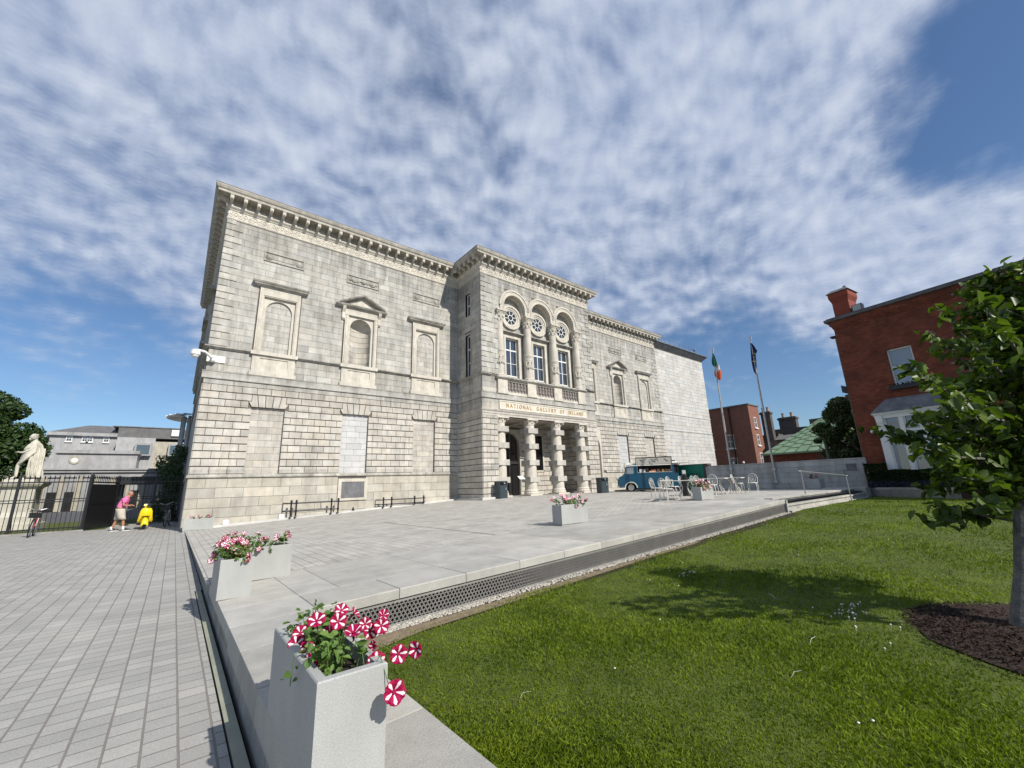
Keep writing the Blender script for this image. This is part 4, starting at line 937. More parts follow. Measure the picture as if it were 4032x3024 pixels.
def make_ped():
    F = Fr((0, 0), (1, 0), (0, -1)); mb = MB()
    for a, b, n in ((-1.03, -.805, .10), (-.96, -.85, .13)):
        fbox(mb, F, a, b, 9.05, 12.25, -.02, n); fbox(mb, F, -b, -a, 9.05, 12.25, -.02, n)
    fbox(mb, F, -1.03, 1.03, 12.28, 12.45, -.02, .10); fbox(mb, F, -1.03, 1.03, 12.45, 12.78, -.02, .07)
    archplate(mb, F, -.805, .805, 9.05, 12.28, 0, .66, 11.50, -.10, -.03, 0, 22)
    for s_ in (-1, 1):   # side consoles
        u = s_ * 1.13; pr = [(.0, 11.9), (.06, 11.9), (.14, 12.0), (.10, 12.15), (.10, 12.4), (.22, 12.6), (.28, 12.78), (0, 12.78)]
        mb.loft([[F(u - .09, z, n) for n, z in pr], [F(u + .09, z, n) for n, z in pr]])
    w = mb.build('pedimented_niche', M_cream, gal)
    mb = MB()   # half-dome niche
    seg = 16; r = .66; rg = []
    for j, z in enumerate(lin(9.05, 11.5, 7)): rg.append([F(-r * cos(pi * k / seg), z, -.06 - r * sin(pi * k / seg) * .95) for k in range(seg + 1)])
    for j in range(1, 8):
        a = pi / 2 * j / 8; rg.append([F(-r * cos(a) * cos(pi * k / seg), 11.5 + r * sin(a), -.06 - r * cos(a) * sin(pi * k / seg) * .95) for k in range(seg + 1)])
    # courses as separate shades
    for j in range(len(rg) - 1):
        for k in range(0, seg, 4):
            mb.loft([rg[j][k:k + 5], rg[j + 1][k:k + 5]], RND.gauss(0, .8), 0, caps=False, closed=False)
    mb.build('niche_shell', M_rus, w, recalc=False)
    mb = MB(); 
    for k in range(1, 8):
        z = 9.05 + 2.45 * k / 7; mb.tube([F(-(r - .004) * cos(pi * q / seg), z, -.06 - (r - .004) * sin(pi * q / seg) * .95) for q in range(seg + 1)], .007, 4)
    mb.build('niche_joints', M_mortar, w)
    mb = MB(); moulding(mb, [(-1.32, .02), (-1.32, 0), (1.32, 0), (1.32, .02)], [(-.02, 12.76), (.14, 12.76), (.26, 12.82), (.30, 12.90), (.30, 12.93), (-.02, 12.94)])
    pr = [(0, .0), (.30, .0), (.36, .04), (.40, .12), (.40, .14), (0, .14)]
    for s_ in (-1, 1):   # raking cornices
        mb.loft([[F(s_ * 1.42, 12.90 + z, n) for n, z in pr], [F(0, 13.60 + z, n) for n, z in pr]])
    mb.build('hood', M_trim, w)
    mb = MB(); mb.loft([[F(-1.2, 12.93, -.02), F(1.2, 12.93, -.02), F(0, 13.6, -.02)], [F(-1.2, 12.93, .08), F(1.2, 12.93, .08), F(0, 13.6, .08)]]); mb.build('tympanum', M_cream, w)
    mb = MB(); carved(mb, F, -.95, .95, 12.61); mb.build('carved_frieze', M_cream, w)
    mb = MB(); apron(mb, F); mb.build('apron', M_cream, w)
    return w
bw0 = make_blind(); bw0.location = (wc[0], 0, 0); pn0 = make_ped(); pn0.location = (wc[1], 0, 0)
dup(bw0, loc=(wc[2], 0, 0), parent=gal); dup(bw0, loc=(XR + wcr[0], 0, 0), parent=gal); dup(pn0, loc=(XR + wcr[1], 0, 0), parent=gal); dup(bw0, loc=(XR + wcr[2], 0, 0), parent=gal)
def plaque(long):
    F = Fr((0, 0), (1, 0), (0, -1)); mb = MB(); fbox(mb, F, -1.05, 1.05, 14.48, 15.09, -.03, -.004)
    for a, b, c_, d_ in ((-1.05, 1.05, 15.02, 15.09), (-1.05, 1.05, 14.48, 14.55), (-1.05, -.98, 14.55, 15.02), (.98, 1.05, 14.55, 15.02)): fbox(mb, F, a, b, c_, d_, -.02, .05)
    if long:
        for s_ in (-1, 1): mb.ball(F(s_ * .78, 14.78, .02), .15, 8, 0, 0, (1, .5, 1)); mb.torus(F(s_ * .78, 14.78, .02), .17, .035, (0, 1, 0), 12, 5)
        fbox(mb, F, -.55, .55, 14.68, 14.90, -.02, .02)
    else:
        mb.ball(F(0, 14.80, .03), .17, 8, 0, 0, (1, .6, 1)); carved(mb, F, -.9, -.2, 14.78, .17, .02); carved(mb, F, .2, .9, 14.78, .17, .02)
        for s_ in (-1, 1): mb.tube([F(s_ * (.15 + .1 * i), 14.75 + .12 * sin(i * 1.1), .03) for i in range(8)], .045, 5)
    return mb.build('carved_plaque', M_trim, gal)
q0 = plaque(True); q0.location = (wc[0] + .0, 0, 0); q1 = plaque(False); q1.location = (wc[1], 0, 0)
for src, x in ((q0, wc[2]), (q0, XR + wcr[0]), (q1, XR + wcr[1]), (q0, XR + wcr[2])): q = src.copy(); COL.objects.link(q); q.parent = gal; q.location = (x, 0, 0)
# slate tablet
mb = MB(); F = FL; fbox(mb, F, 6.98, 8.28, 1.15, 2.06, -.03, .03, 0, 0, 1)
for a, b, c_, d_ in ((6.80, 6.98, 1.02, 2.24), (8.28, 8.46, 1.02, 2.24), (6.98, 8.28, 2.06, 2.24), (6.98, 8.28, 1.02, 1.15)): fbox(mb, F, a, b, c_, d_, -.03, .06)
mb.build('stone_tablet', [M_cream, M_slate], gal)
# deep arched recess in the far wing next to the bay
mb = MB(); c = wcr[0]
archplate(mb, FRt, c - 1.1, c + 1.1, .5, 6.62, c, .92, 4.75, -.6, .03, 0, 20, 0)
fbox(mb, FRt, c - 1.1, c + 1.1, .2, 6.6, -1.0, -.6, 0, 0, 0); fbox(mb, FRt, c - 1.0, c + 1.5, .5, .97, 0, .35); fbox(mb, FRt, c - 1.0, c + 1.7, .5, .88, 0, .6)
mb.build('arched_recess', M_cream, gal)
# kerb stones along the foot of the wall
m = MB(); x = 0.2
while x < 14.5:
    x2 = min(x + 1.35, 14.55); t = RND.uniform(-1, 1)
    P = [(x + .004, -.42), (x2 - .004, -.42), (x2 - .004, .0), (x + .004, .0)]
    m.loft([[(a, b, TZ(a, b) - .1) for a, b in P], [(a, b, TZ(a, b) + .10) for a, b in P]], tone=t); x = x2
x = .05; y = -.3
while y > -3.3:
    y2 = max(y - 1.3, -3.45); P = [(14.35, y2 + .004), (14.72, y2 + .004), (14.72, y - .004), (14.35, y - .004)]
    m.loft([[(a, b, TZ(a, b) - .1) for a, b in P], [(a, b, TZ(a, b) + .09) for a, b in P]], tone=RND.uniform(-1, 1)); y = y2
m.box(14.36, -3.5, .5, 15.8, -3.13, .87)
o = m.build('wall_kerb', mat('white_kerb_granite', (.54, .53, .50), .8, var=.1, scale=3, tonek=.1, speck=.1)); tag(o, kind='structure')
# rear wing beyond the gallery on the left
# ================================================================ BACKGROUND BUILDINGS
def winbox(parent, x, y, z, w, h, axis='x', mat_=None, gm=None, sill=True, d=.06, bars=True):
    """sash window with frame, pane and sill; axis 'x': faces -Y ; 'y': faces -X"""
    F = Fr((x, y), (1, 0), (0, -1)) if axis == 'x' else Fr((x, y), (0, -1), (-1, 0))
    mb = MB(); f = .09
    for a, b, c_, e_ in ((-w / 2, -w / 2 + f, z, z + h), (w / 2 - f, w / 2, z, z + h), (-w / 2 + f, w / 2 - f, z, z + f), (-w / 2 + f, w / 2 - f, z + h - f, z + h)): fbox(mb, F, a, b, c_, e_, -.05, d)
    fbox(mb, F, -w / 2 + f, w / 2 - f, z + h / 2 - .03, z + h / 2 + .03, -.04, d - .01)
    if bars: fbox(mb, F, -.018, .018, z + f, z + h - f, -.04, d - .02)
    if sill: fbox(mb, F, -w / 2 - .1, w / 2 + .1, z - .14, z - .003, -.05, d + .1)
    o = mb.build('window', mat_ or M_white, parent); g = MB(); fbox(g, F, -w / 2 + .02, w / 2 - .02, z + .02, z + h - .02, -.04, .01); g.build('pane', gm or M_dglass, o); return o
# far left: rear wings of the museum complex
def block(name, label, parts, cat='building', extra=None):
    t = thing(name, label, cat)
    for pn, boxes, m_ in parts:
        mb = MB()
        for b in boxes: mb.box(*b[:6], tone=RND.uniform(-1, 1))
        mb.build(pn, m_, t)
    if extra: extra(t)
    return t
def ex_low(t):
    mb = MB(); mb.box(-17, 59.7, 5.25, -.4, 62, 5.75); mb.box(-17, 59.5, 5.6, -.4, 62, 5.8); mb.box(-17, 59.8, 4.6, -.4, 60, 4.95); mb.build('cornice', M_bgstone, t)
    mb = MB()
    for i in range(10): x = -16.6 + i * 1.7; mb.box(x, 59.75, 0, x + .55, 60, 4.6)
    mb.build('pilasters', M_bgwarm, t)
    mb = MB()
    for x in (-13.7, -12.0, -6.9, -5.2): mb.box(x - .45, 59.93, 0, x + .45, 59.99, 2.6)
    mb.build('dark_opening', M_dark, t)
block('colonnade_wing', 'long low grey stone wing with pilasters beyond the railings', [('wall', [(-40, 60, -.3, -.2, 75, 5.4)], M_bgstone)], extra=ex_low)
def ex_gal(t):
    mb = MB(); mb.box(-14.9, 63.7, 8.25, -5.6, 76, 8.75); mb.build('cornice', M_bgstone, t)
    mb = MB(); F = Fr((0, 64), (1, 0), (0, -1)); ring(mb, F, -12.7, 7.3, .38, .62, -.02, .12, 0, 2 * pi, 20); w = mb.build('round_window', M_bgwarm, t); mb = MB(); mb.lathe((-12.7, 63.98, 7.3), [(0, 0), (.4, 0), (.4, .03), (0, .03)], 20, axis=(0, -1, 0)); mb.build('pane', M_white, w)
block('blank_gallery_block', 'plain pale grey stone block with a small oval window', [('wall', [(-14.7, 64, 0, -5.8, 76, 8.3)], M_bgstone)], extra=ex_gal)
def ex_up(t):
    for x in (-14.2, -12.5, -11.95, -10.1): winbox(t, x * 1.12 + .2, 76.95, 10.1 + 1.1, .75, 1.0, 'x')
    mb = MB(); x0, x1, y0, y1, z = -18.2, -6.6, 76.6, 90, 12.75
    mb.loft([[(x0, y0, z), (x1, y0, z), (x1, y1, z), (x0, y1, z)], [(x0 + 4, y0 + 5, z + 1.9), (x1 - 3, y0 + 5, z + 1.9), (x1 - 3, y1 - 5, z + 1.9), (x0 + 4, y1 - 5, z + 1.9)]]); mb.build('hipped_roof', M_roof, t)
    mb = MB(); mb.box(-18.3, 76.5, 12.2, -6.5, 90, 12.75); mb.box(-21, 77.5, 11.9, -18, 90, 12.3); mb.build('cornice', M_bgstone, t)
block('attic_block', 'taller grey stone block with a hipped slate roof and a row of small windows', [('wall', [(-18, 77, 0, -6.8, 90, 12.3), (-20.6, 78, 0, -18, 90, 12)], M_bgstone)], extra=ex_up)
def ex_mid(t):
    for x, z, w in ((-5.6, 8.6, 2.2), (-1.2, 8.6, 2.2)): 
        mb = MB(); mb.box(x - w / 2, 69.2, z - .2, x + w / 2, 70, z + 1.9); o = mb.build('bay_window', M_bgstone, t); winbox(o, x, 69.18, z, 1.7, 1.5, 'x', sill=False, gm=M_glass) if False else None
        g = MB(); g.box(x - .85, 69.14, z + .1, x + .85, 69.19, z + 1.6); g.build('pane', M_glass, o)
    mb = MB(); mb.box(-9.2, 70.5, 11.5, 1, 80, 13.2); mb.build('slate_mansard', M_roof, t)
    mb = MB(); mb.box(-2.2, 70.2, 12.0, -1.0, 70.6, 13.1); mb.build('dormer', M_white, t)
    mb = MB(); mb.box(-8.5, 74, 13.75, -1.2, 80, 13.9); mb.box(-10.5, 76, 14.0, -5, 82, 14.12); mb.build('roof_canopy', M_lead, t)
block('mansard_block', 'warm and grey stone block with a slate mansard and glazed bays', [('wall', [(-9.1, 70, 0, -4.2, 80, 11.5)], M_bgstone), ('warm_wall', [(-4.2, 70, 0, 1.2, 80, 10.9)], M_bgwarm)], extra=ex_mid)
# curved modern canopy and columns beside the gallery flank
t = thing('glass_canopy_rotunda', 'curved glass canopy on tall slim columns beside the gallery flank', 'building')
mb = MB(); cx_, cy_ = 2.3, 50.0
for r0, r1, z in ((3.2, 5.0, 12.6),):
    rg = []
    for k in range(25):
        a = pi * .5 + pi * k / 24; rg.append([(cx_ + r0 * cos(a), cy_ + r0 * sin(a), z), (cx_ + r1 * cos(a), cy_ + r1 * sin(a), z - .25), (cx_ + r1 * cos(a), cy_ + r1 * sin(a), z - .12), (cx_ + r0 * cos(a), cy_ + r0 * sin(a), z + .15)])
    mb.loft(rg)
mb.build('canopy', mat('pale_canopy_glass', (.35, .42, .46), .2), t)
mb = MB()
for k in range(12): a = pi * .5 + pi * (k + .5) / 12; mb.tube([(cx_ + 3.0 * cos(a), cy_ + 3.0 * sin(a), 12.7), (cx_ + 5.1 * cos(a), cy_ + 5.1 * sin(a), 12.5)], .09, 4)
mb.build('canopy_rib', M_white, t)
mb = MB()
for k in range(9): a = pi * .55 + pi * .9 * k / 8; mb.tube([(cx_ + 3.1 * cos(a), cy_ + 3.1 * sin(a), 6.2), (cx_ + 3.1 * cos(a), cy_ + 3.1 * sin(a), 12.5)], .2, 8)
mb.build('columns', mat('pale_concrete', (.5, .5, .5), .7), t)
mb = MB(); mb.lathe((cx_, cy_, 0), [(3.4, 0), (3.4, 5.6), (3.6, 5.7), (3.6, 6.2), (2.6, 6.2), (2.6, 12.3)], 24); mb.build('drum', M_bgstone, t)

# ---- right: brick office block
t = thing('brick_office_block', 'dark red brick block with white sash windows behind the granite wall', 'building')
BX, BY, BZ = 60.0, -1.88, 11.26
mb = MB(); mb.box(BX, BY, 0, BX + 3.4, BY + 14, BZ); mb.build('wall', M_brick2, t)
mb = MB(); mb.box(BX - .12, BY - .12, BZ, BX + 3.5, BY + 14.1, BZ + .16); mb.box(BX - .03, BY - .03, 7.0, BX + 3.43, BY + 14, 7.14, mi=1); mb.build('parapet_coping', [M_lead, M_brick2], t)
for yy in (BY + 3.05, BY + 5.9):
    for z in (2.4, 5.6, 8.2)[:2 if yy > 2 else 2]: winbox(t, BX, yy, z - .1, 1.15, 1.9, 'y')
winbox(t, BX, BY + 2.3, 1.2, 1.4, 1.2, 'y')
for x in (BX + 1.2, ):
    for z in (8.1, 5.7, 3.2): winbox(t, x + .4, BY, z, .8, 1.5, 'x')
mb = MB(); mb.tube([(BX - .1, BY + 2.6, 3.0), (BX - .1, BY + 2.6, 10.9)], .09, 6); mb.tube([(BX - .1, BY + 2.6, 10.9), (BX + .05, BY + 2.6, 11.1)], .12, 6); mb.build('downpipe', M_black, t)
for yy in (BY + 1.6, BY + 2.9):
    m = MB(); m.ball((BX - .35, yy, 3.45), .16, 10); m.tube([(BX - .35, yy, 3.6), (BX, yy, 3.75)], .03, 5); o = m.build('dome_camera', M_white); tag(o, 'white dome camera on the brick office wall, %s' % ('nearer its corner' if yy < .5 else 'below the sash windows'), 'security camera', 'dome cameras on the brick office')
# green copper hipped roof pavilion
t = thing('copper_roof_pavilion', 'low brick pavilion with a hipped green copper roof', 'building')
cxp = 46.0
mb = MB(); mb.box(cxp, -19.5, 0, cxp + 9, -8.3, 3.75); mb.build('wall', M_brick, t)
mb = MB(); A = [(cxp - .4, -19.8, 3.75), (cxp + 9.4, -19.8, 3.75), (cxp + 9.4, -8.0, 3.75), (cxp - .4, -8.0, 3.75)]; Bq = [(cxp + 3.6, -15.0, 7.0), (cxp + 5.4, -15.0, 7.0), (cxp + 5.4, -12.3, 7.0), (cxp + 3.6, -12.3, 7.0)]
mb.loft([A, Bq]); roofo = mb.build('roof', M_copper, t)
mb = MB()
def lerp(a, b, s): return tuple(a[i] + (b[i] - a[i]) * s for i in range(3))
for i in range(1, 12):
    s = i / 12; mb.tube([Vector(lerp(A[3], A[0], s)) + Vector((0, 0, .03)), Vector(lerp(Bq[3], Bq[0], s)) + Vector((0, 0, .03))], .05, 4)
for j in range(1, 8):
    for i in range(12):
        s0, s1 = i / 12, (i + 1) / 12; h = (j + (.5 if i % 2 else 0)) / 8
        if h < .97: mb.tube([Vector(lerp(lerp(A[3], A[0], s0), lerp(Bq[3], Bq[0], s0), h)) + Vector((0, 0, .02)), Vector(lerp(lerp(A[3], A[0], s1), lerp(Bq[3], Bq[0], s1), h)) + Vector((0, 0, .02))], .03, 4)
mb.build('roof_seams', mat('copper_seams', (.10, .16, .10), .7), roofo)
mb = MB(); mb.box(cxp - .45, -19.85, 3.6, cxp + 9.45, -7.95, 3.76); mb.build('gutter', M_copper, t)
# dark terrace houses with chimneys
M_dkb = mat('sooty_brick', (.10, .088, .08), .9, var=.3, scale=3, tonek=.25); M_pot = mat('clay_chimney_pot', (.34, .25, .18), .8, var=.3, scale=6)
def chimney(t, x, y, z, w, d, h, pots):
    mb = MB(); mb.box(x - w / 2, y - d / 2, z, x + w / 2, y + d / 2, z + h); mb.box(x - w / 2 - .12, y - d / 2 - .12, z + h - .35, x + w / 2 + .12, y + d / 2 + .12, z + h - .1); o = mb.build('chimney', M_dkb, t)
    mb = MB()
    for i in range(pots): mb.lathe((x, y - d / 2 + d * (i + .5) / pots, z + h), [(.2, 0), (.17, .5), (.22, .55), (.22, .65)], 8)
    mb.build('chimney_pot', M_pot, o)
t = thing('sooty_terrace_house', 'dark sooty rear terrace houses with chimney stacks behind the copper roof', 'building')
mb = MB(); mb.box(66, -24, 0, 78, -7, 8.9); mb.box(68, -8.4, 0, 80, -1.5, 8.2); mb.box(63.8, -7, 0, 66.2, -1.0, 6.3, 1.5); mb.box(66, -3, 0, 76, 4, 7.4); mb.box(62, -14, 0, 66, -7.2, 7.2, -1); mb.build('wall', M_dkb, t)
mb = MB(); mb.box(65.8, -13.2, 8.9, 78, -10.2, 9.6, 1); mb.box(65.8, -10.6, 8.9, 78, -8.9, 9.9); mb.loft([[(62.8, -7.3, 6.3), (66.4, -7.3, 6.3), (66.4, -3.4, 6.3), (62.8, -3.4, 6.3)], [(64.6, -7.3, 7.0), (64.7, -7.3, 7.0), (64.7, -3.4, 7.0), (64.6, -3.4, 7.0)]]); mb.build('roof', M_roof, t)
for (x, y, z, w, d, h, p) in ((66.5, -15.0, 8.9, 1.2, 4.6, 2.3, 0), (66.5, -18.4, 8.9, 1.3, 2.6, 4.0, 3), (66.7, -12.4, 8.9, 1.1, 1.8, 2.6, 2), (69, -3.6, 8.2, 1.0, 2.2, 1.7, 2), (64.5, -2.4, 6.3, .8, 1.2, 4.2, 2)): chimney(t, x, y, z, w, d, h, max(p, 1))
winbox(t, 63.0, -5.6, 4.0, 1.0, 1.3, 'y'); winbox(t, 62.0, -8.4, 4.4, 1.5, .7, 'y', sill=False)

# ================================================================ VEGETATION
def leaf_mesh(name, pts, nrm, size, mat_, parent=None, seed=1, aspect=1.8, simple=True, droop=0.0, jit=.9, tone=None):
    rng = np.random.default_rng(seed); n = len(pts); pts = np.asarray(pts); nrm = np.asarray(nrm, dtype=float)
    r = rng.normal(size=(n, 3)) * jit + nrm; r /= np.linalg.norm(r, axis=1)[:, None] + 1e-9
    a = rng.normal(size=(n, 3)); a[:, 2] -= droop * 2; a -= r * (a * r).sum(1)[:, None]; a /= np.linalg.norm(a, axis=1)[:, None] + 1e-9
    b = np.cross(r, a); s = size * rng.uniform(.6, 1.25, n)[:, None]
    if simple:
        V = np.stack([pts - a * s * .5, pts + b * s / aspect * .5 + r * s * .06, pts + a * s * .5, pts - b * s / aspect * .5 + r * s * .06], 1).reshape(-1, 3)
        F = np.arange(4 * n).reshape(n, 4); T = rng.uniform(-1, 1, n) if tone is None else tone
    else:   # folded ovate leaf, six vertices, two quads, drooping tip
        w = s / aspect * .5; up = r * s
        base = pts - a * s * .5; tip = pts + a * s * .5 - up * .22; l1 = pts - a * s * .18 + b * w + up * .10; l2 = pts + a * s * .22 + b * w * .8 + up * .03; r1 = pts - a * s * .18 - b * w + up * .10; r2 = pts + a * s * .22 - b * w * .8 + up * .03
        V = np.stack([base, l1, l2, tip, r2, r1], 1).reshape(-1, 3); k = np.arange(n)[:, None] * 6
        F = np.concatenate([k + np.array([[0, 1, 2, 3]]), k + np.array([[0, 3, 4, 5]])], 0); T = rng.uniform(-1, 1, n) if tone is None else tone; T = np.concatenate([T, T])
    return npmesh(name, V, F, mat_, T, parent)
def crown_points(rng, blobs, dens):
    P = []; N_ = []
    for (c, r, q) in blobs:
        n = int(dens * q); d = rng.normal(size=(n, 3)); d /= np.linalg.norm(d, axis=1)[:, None]; rad = rng.uniform(.55, 1.0, n) ** .6
        p = np.array(c) + d * np.array(r) * rad[:, None]; P.append(p); N_.append(d * np.array([1, 1, 1]) + np.array([0, 0, .35]))
    return np.concatenate(P), np.concatenate(N_)
def bgtree(name, label, base, h, R, mat_, size, dens, seed, blobs_n=26, shape='round', group=None, trunkr=.3, top=.0):
    t = thing(name, label, 'tree', base, 0, group); rng = np.random.default_rng(seed); bl = []
    for i in range(blobs_n):
        z = h * (.22 + .72 * rng.random()); f = (z / h)
        if shape == 'round': rr = R * sqrt(max(1 - ((f - .58) / .46) ** 2, .05))
        elif shape == 'cone': rr = R * max(1.15 - f, .18)
        else: rr = R
        a = rng.random() * 2 * pi; d = rr * (.45 + .5 * rng.random()); s = R * rng.uniform(.22, .42) * (1 if shape == 'round' else .9)
        bl.append(((d * cos(a), d * sin(a), z), (s, s, s * .75), s * s))
    P, Nn = crown_points(rng, bl, dens); leaf_mesh('crown', P, Nn, size, mat_, t, seed)
    mb = MB(); mb.tube([(0, 0, -.2), (.05, 0, h * .35), (0, .1, h * .8)], [trunkr, trunkr * .7, trunkr * .15], 8)
    for i in range(7): a = i * 2.4; z = h * (.25 + .07 * i); mb.tube([(0, 0, z), (R * .35 * cos(a), R * .35 * sin(a), z + h * .1), (R * .7 * cos(a), R * .7 * sin(a), z + h * .16)], [trunkr * .4, trunkr * .25, .03], 5)
    mb.build('trunk', M_bark, t); return t
bgtree('broadleaf_tree', 'big dark green broadleaf tree behind the statue', (-18.2, 38, 0), 12.4, 5.9, M_leafbg, .40, 330, 5, 64)
bgtree('broadleaf_tree', 'second dark tree cut by the left edge of the view', (-27.5, 40, 0), 13.5, 7, M_leafbg, .45, 150, 6, 40)
bgtree('evergreen_tree', 'dense evergreen beside the corner of the brick house', (36.5, -18.0, .5), 6.9, 2.3, M_leafbg2, .24, 1500, 8, 34, 'round')
bgtree('evergreen_tree', 'smaller pointed evergreen in front of the copper roof', (37.2, -15.6, .5), 5.2, 1.3, M_leafbg2, .22, 1700, 9, 20, 'cone')
bgtree('evergreen_tree', 'evergreen half hidden behind the brick house wall', (39.5, -20.3, .5), 8.0, 2.2, M_leafbg2, .26, 1100, 10, 28, 'cone')
# ivy mass on the flank of the gallery
rng = np.random.default_rng(4); P = []; 
for i in range(9000):
    z = 4.9 * rng.random(); y = 10 + 9 * rng.random(); w = .9 + .5 * sin(y * 1.3) + .3 * sin(z * 2.1); P.append((-.05 - w * rng.random() ** .5 * (1.0 if z < 4.2 else .6), y, z))
P = np.array(P); t = leaf_mesh('ivy', P, np.tile([-1, -.6, .3], (len(P), 1)), .17, M_leafbg, None, 3); tag(t, 'dark ivy bush climbing the shaded flank of the gallery', 'ivy')
# hedge and lavender by the red house
HD = Vector((.136, .9907, 0)); HN = Vector((-.9907, .136, 0)); HC = Vector((27.0, -19.58, 0))
def hp(s, z, n=0): return HC + HD * s + HN * n + Vector((0, 0, z))
rng = np.random.default_rng(14); P = []; Nn = []
for i in range(30000):
    s = -13.5 * rng.random() ** 1.3 - .25; top = 2.05 - .06 * abs(sin(s * 2.3)) - (.35 if s < -1.0 else 0) * 1; n = .1 + .9 * rng.random(); z = .86 + (top - .86) * rng.random()
    if rng.random() < .35: z = top - .08 * rng.random()
    elif rng.random() < .6: n = 1.02 - .12 * rng.random()
    p = hp(s, z, n); P.append(tuple(p)); Nn.append((-.8, .0, .5))
t = leaf_mesh('hedge', np.array(P), np.array(Nn), .085, M_hedge, None, 5); tag(t, 'dark clipped hedge at the foot of the red brick house', 'hedge'); m = MB(); m.loft([[hp(-.4, .8, .2), hp(-13, .8, .2), hp(-13, .8, .95), hp(-.4, .8, .95)], [hp(-.4, 1.62, .25), hp(-13, 1.62, .25), hp(-13, 1.55, .9), hp(-.4, 1.55, .9)]]); m.build('hedge_core', mat('hedge_inner_twigs', (.012, .014, .008), .95), t)
P = []; 
for i in range(5200):
    s = -12.5 * rng.random() - .45; c = 1.45 + .45 * rng.random(); P.append(tuple(hp(s, .88 + .30 * rng.random(), c)))
t = leaf_mesh('lavender', np.array(P), np.tile([-.2, 0, 1], (len(P), 1)), .07, M_lav, None, 6, aspect=4); tag(t, 'row of purple lavender in the raised bed', 'lavender', kind='stuff')
# ---- near tree at the right edge
def near_tree():
    B0 = Vector((6.12, -24.62, LZ(6.1))); t = thing('young_tree', 'young broad-leaved tree on a mulch circle at the right edge of the lawn', 'tree', B0)
    mb = MB(); R_ = random.Random(5); RV = Vector((.777, -.629, 0)) * .33
    def lean(p): p = Vector(p); return p + RV * max(p.z, 0)
    def cp(u, v, dep): return (Vector((-.4145, -25, 1.6)) + _R @ Vector(((u - 2016) / 1612.95 * dep, dep, -(v - 1512) / 1612.95 * dep))) - B0
    mb.tube([lean(p) for p in ((0, 0, -.05), (0, .01, .10), (.01, 0, .5), (.03, .02, 1.2), (.0, .03, 2.0), (.05, .0, 2.8), (.02, .02, 3.5))], [.125, .100, .085, .075, .055, .035, .012], 12)
    brs = []
    for i in range(46):
        z = .90 + 2.55 * (i / 44) ** .95; a = i * 2.4 + R_.uniform(-.4, .4); L_ = (1.25 - .45 * max(z - 2.1, 0)) * R_.uniform(.62, 1.02); lf = cos(a) * -.777 + sin(a) * .629; L_ *= .58 if lf > .2 else 1.15
        p0 = lean((.02, .02, z)); d = Vector((cos(a), sin(a), .30 + .25 * R_.random())); pts = [p0]
        for k in range(1, 6):
            d2 = d + Vector((R_.uniform(-.2, .2), R_.uniform(-.2, .2), R_.uniform(-.1, .18) - (.08 if z < 1.8 else 0))); pts.append(pts[-1] + d2.normalized() * L_ / 5)
        mb.tube(pts, [.022, .017, .013, .010, .007, .004], 5); brs.append(pts)
        for q in range(4):
            k = R_.choice((2, 3, 4)); b = pts[k]; dd = Vector((R_.uniform(-1, 1), R_.uniform(-1, 1), R_.uniform(-.1, .9))).normalized(); e = b + dd * R_.uniform(.25, .5); mb.tube([b, (b + e) / 2 + Vector((0, 0, .03)), e], [.007, .005, .003], 4); brs.append([b, (b + e) / 2, e])
    for (zz, u, v, dep) in ((2.2, 3700, 1215, 3.9), (2.1, 3650, 1300, 4.1), (1.9, 3570, 1440, 3.9), (1.8, 3640, 1480, 3.7), (1.7, 3600, 1640, 4.0), (1.5, 3620, 1760, 3.8), (1.4, 3790, 1880, 3.8), (2.6, 3860, 1180, 3.9), (1.9, 3750, 1600, 3.6), (1.6, 3680, 1800, 4.2), (1.3, 3880, 1990, 3.8)):
        e = cp(u, v, dep); s0 = lean((0, 0, zz)); pts = [s0, s0.lerp(e, .35) + Vector((0, 0, .02)), s0.lerp(e, .7) + Vector((0, 0, -.03)), e]; mb.tube(pts, [.02, .014, .009, .004], 5); brs.append(pts); brs.append(pts)
    mb.build('trunk', M_bark, t)
    P = []; Nn = []
    for pts in brs:
        n = 34 if len(pts) > 3 else 22
        for i in range(n):
            s = (R_.random() ** .7) * (len(pts) - 1); k = min(int(s), len(pts) - 2); p = pts[k].lerp(pts[k + 1], s - k); o_ = Vector((R_.gauss(0, 1), R_.gauss(0, 1), R_.gauss(0, .8))).normalized() * R_.uniform(.03, .13)
            if k == 0 and len(pts) > 4: continue
            P.append(tuple(p + o_)); Nn.append((o_.x * 3, o_.y * 3, .8))
    leaf_mesh('crown', np.array(P), np.array(Nn), .125, M_leafd, t, 9, aspect=1.75, simple=False, droop=.5, jit=.55)
    return t
near_tree()
m = MB(); ctr = (5.95, -25.0); rg = random.Random(2)
pts = [(ctr[0] + (1.14 + .05 * sin(7 * a)) * cos(a), ctr[1] + (1.18 + .05 * cos(5 * a)) * sin(a)) for a in [2 * pi * k / 40 for k in range(40)]]
m.add([(ctr[0], ctr[1], LZ(ctr[0]) + .05)] + [(x, y, LZ(x) + .012) for x, y in pts], [(0, 1 + k, 1 + (k + 1) % 40) for k in range(40)])
o = m.build('mulch_circle', M_mulch); tag(o, kind='structure')
n = 9000; rng = np.random.default_rng(31); a = rng.random(n) * 2 * pi; r = 1.22 * np.sqrt(rng.random(n)); C_ = np.stack([ctr[0] + r * np.cos(a), ctr[1] + r * np.sin(a), LZ(5.7) + .035 + .02 * rng.random(n)], 1)
leaf_mesh('bark_chips', C_, np.tile([0, 0, 1.6], (n, 1)), .055, M_mulch, None, 2, aspect=4.5); tag(bpy.data.objects['bark_chips'], kind='stuff')
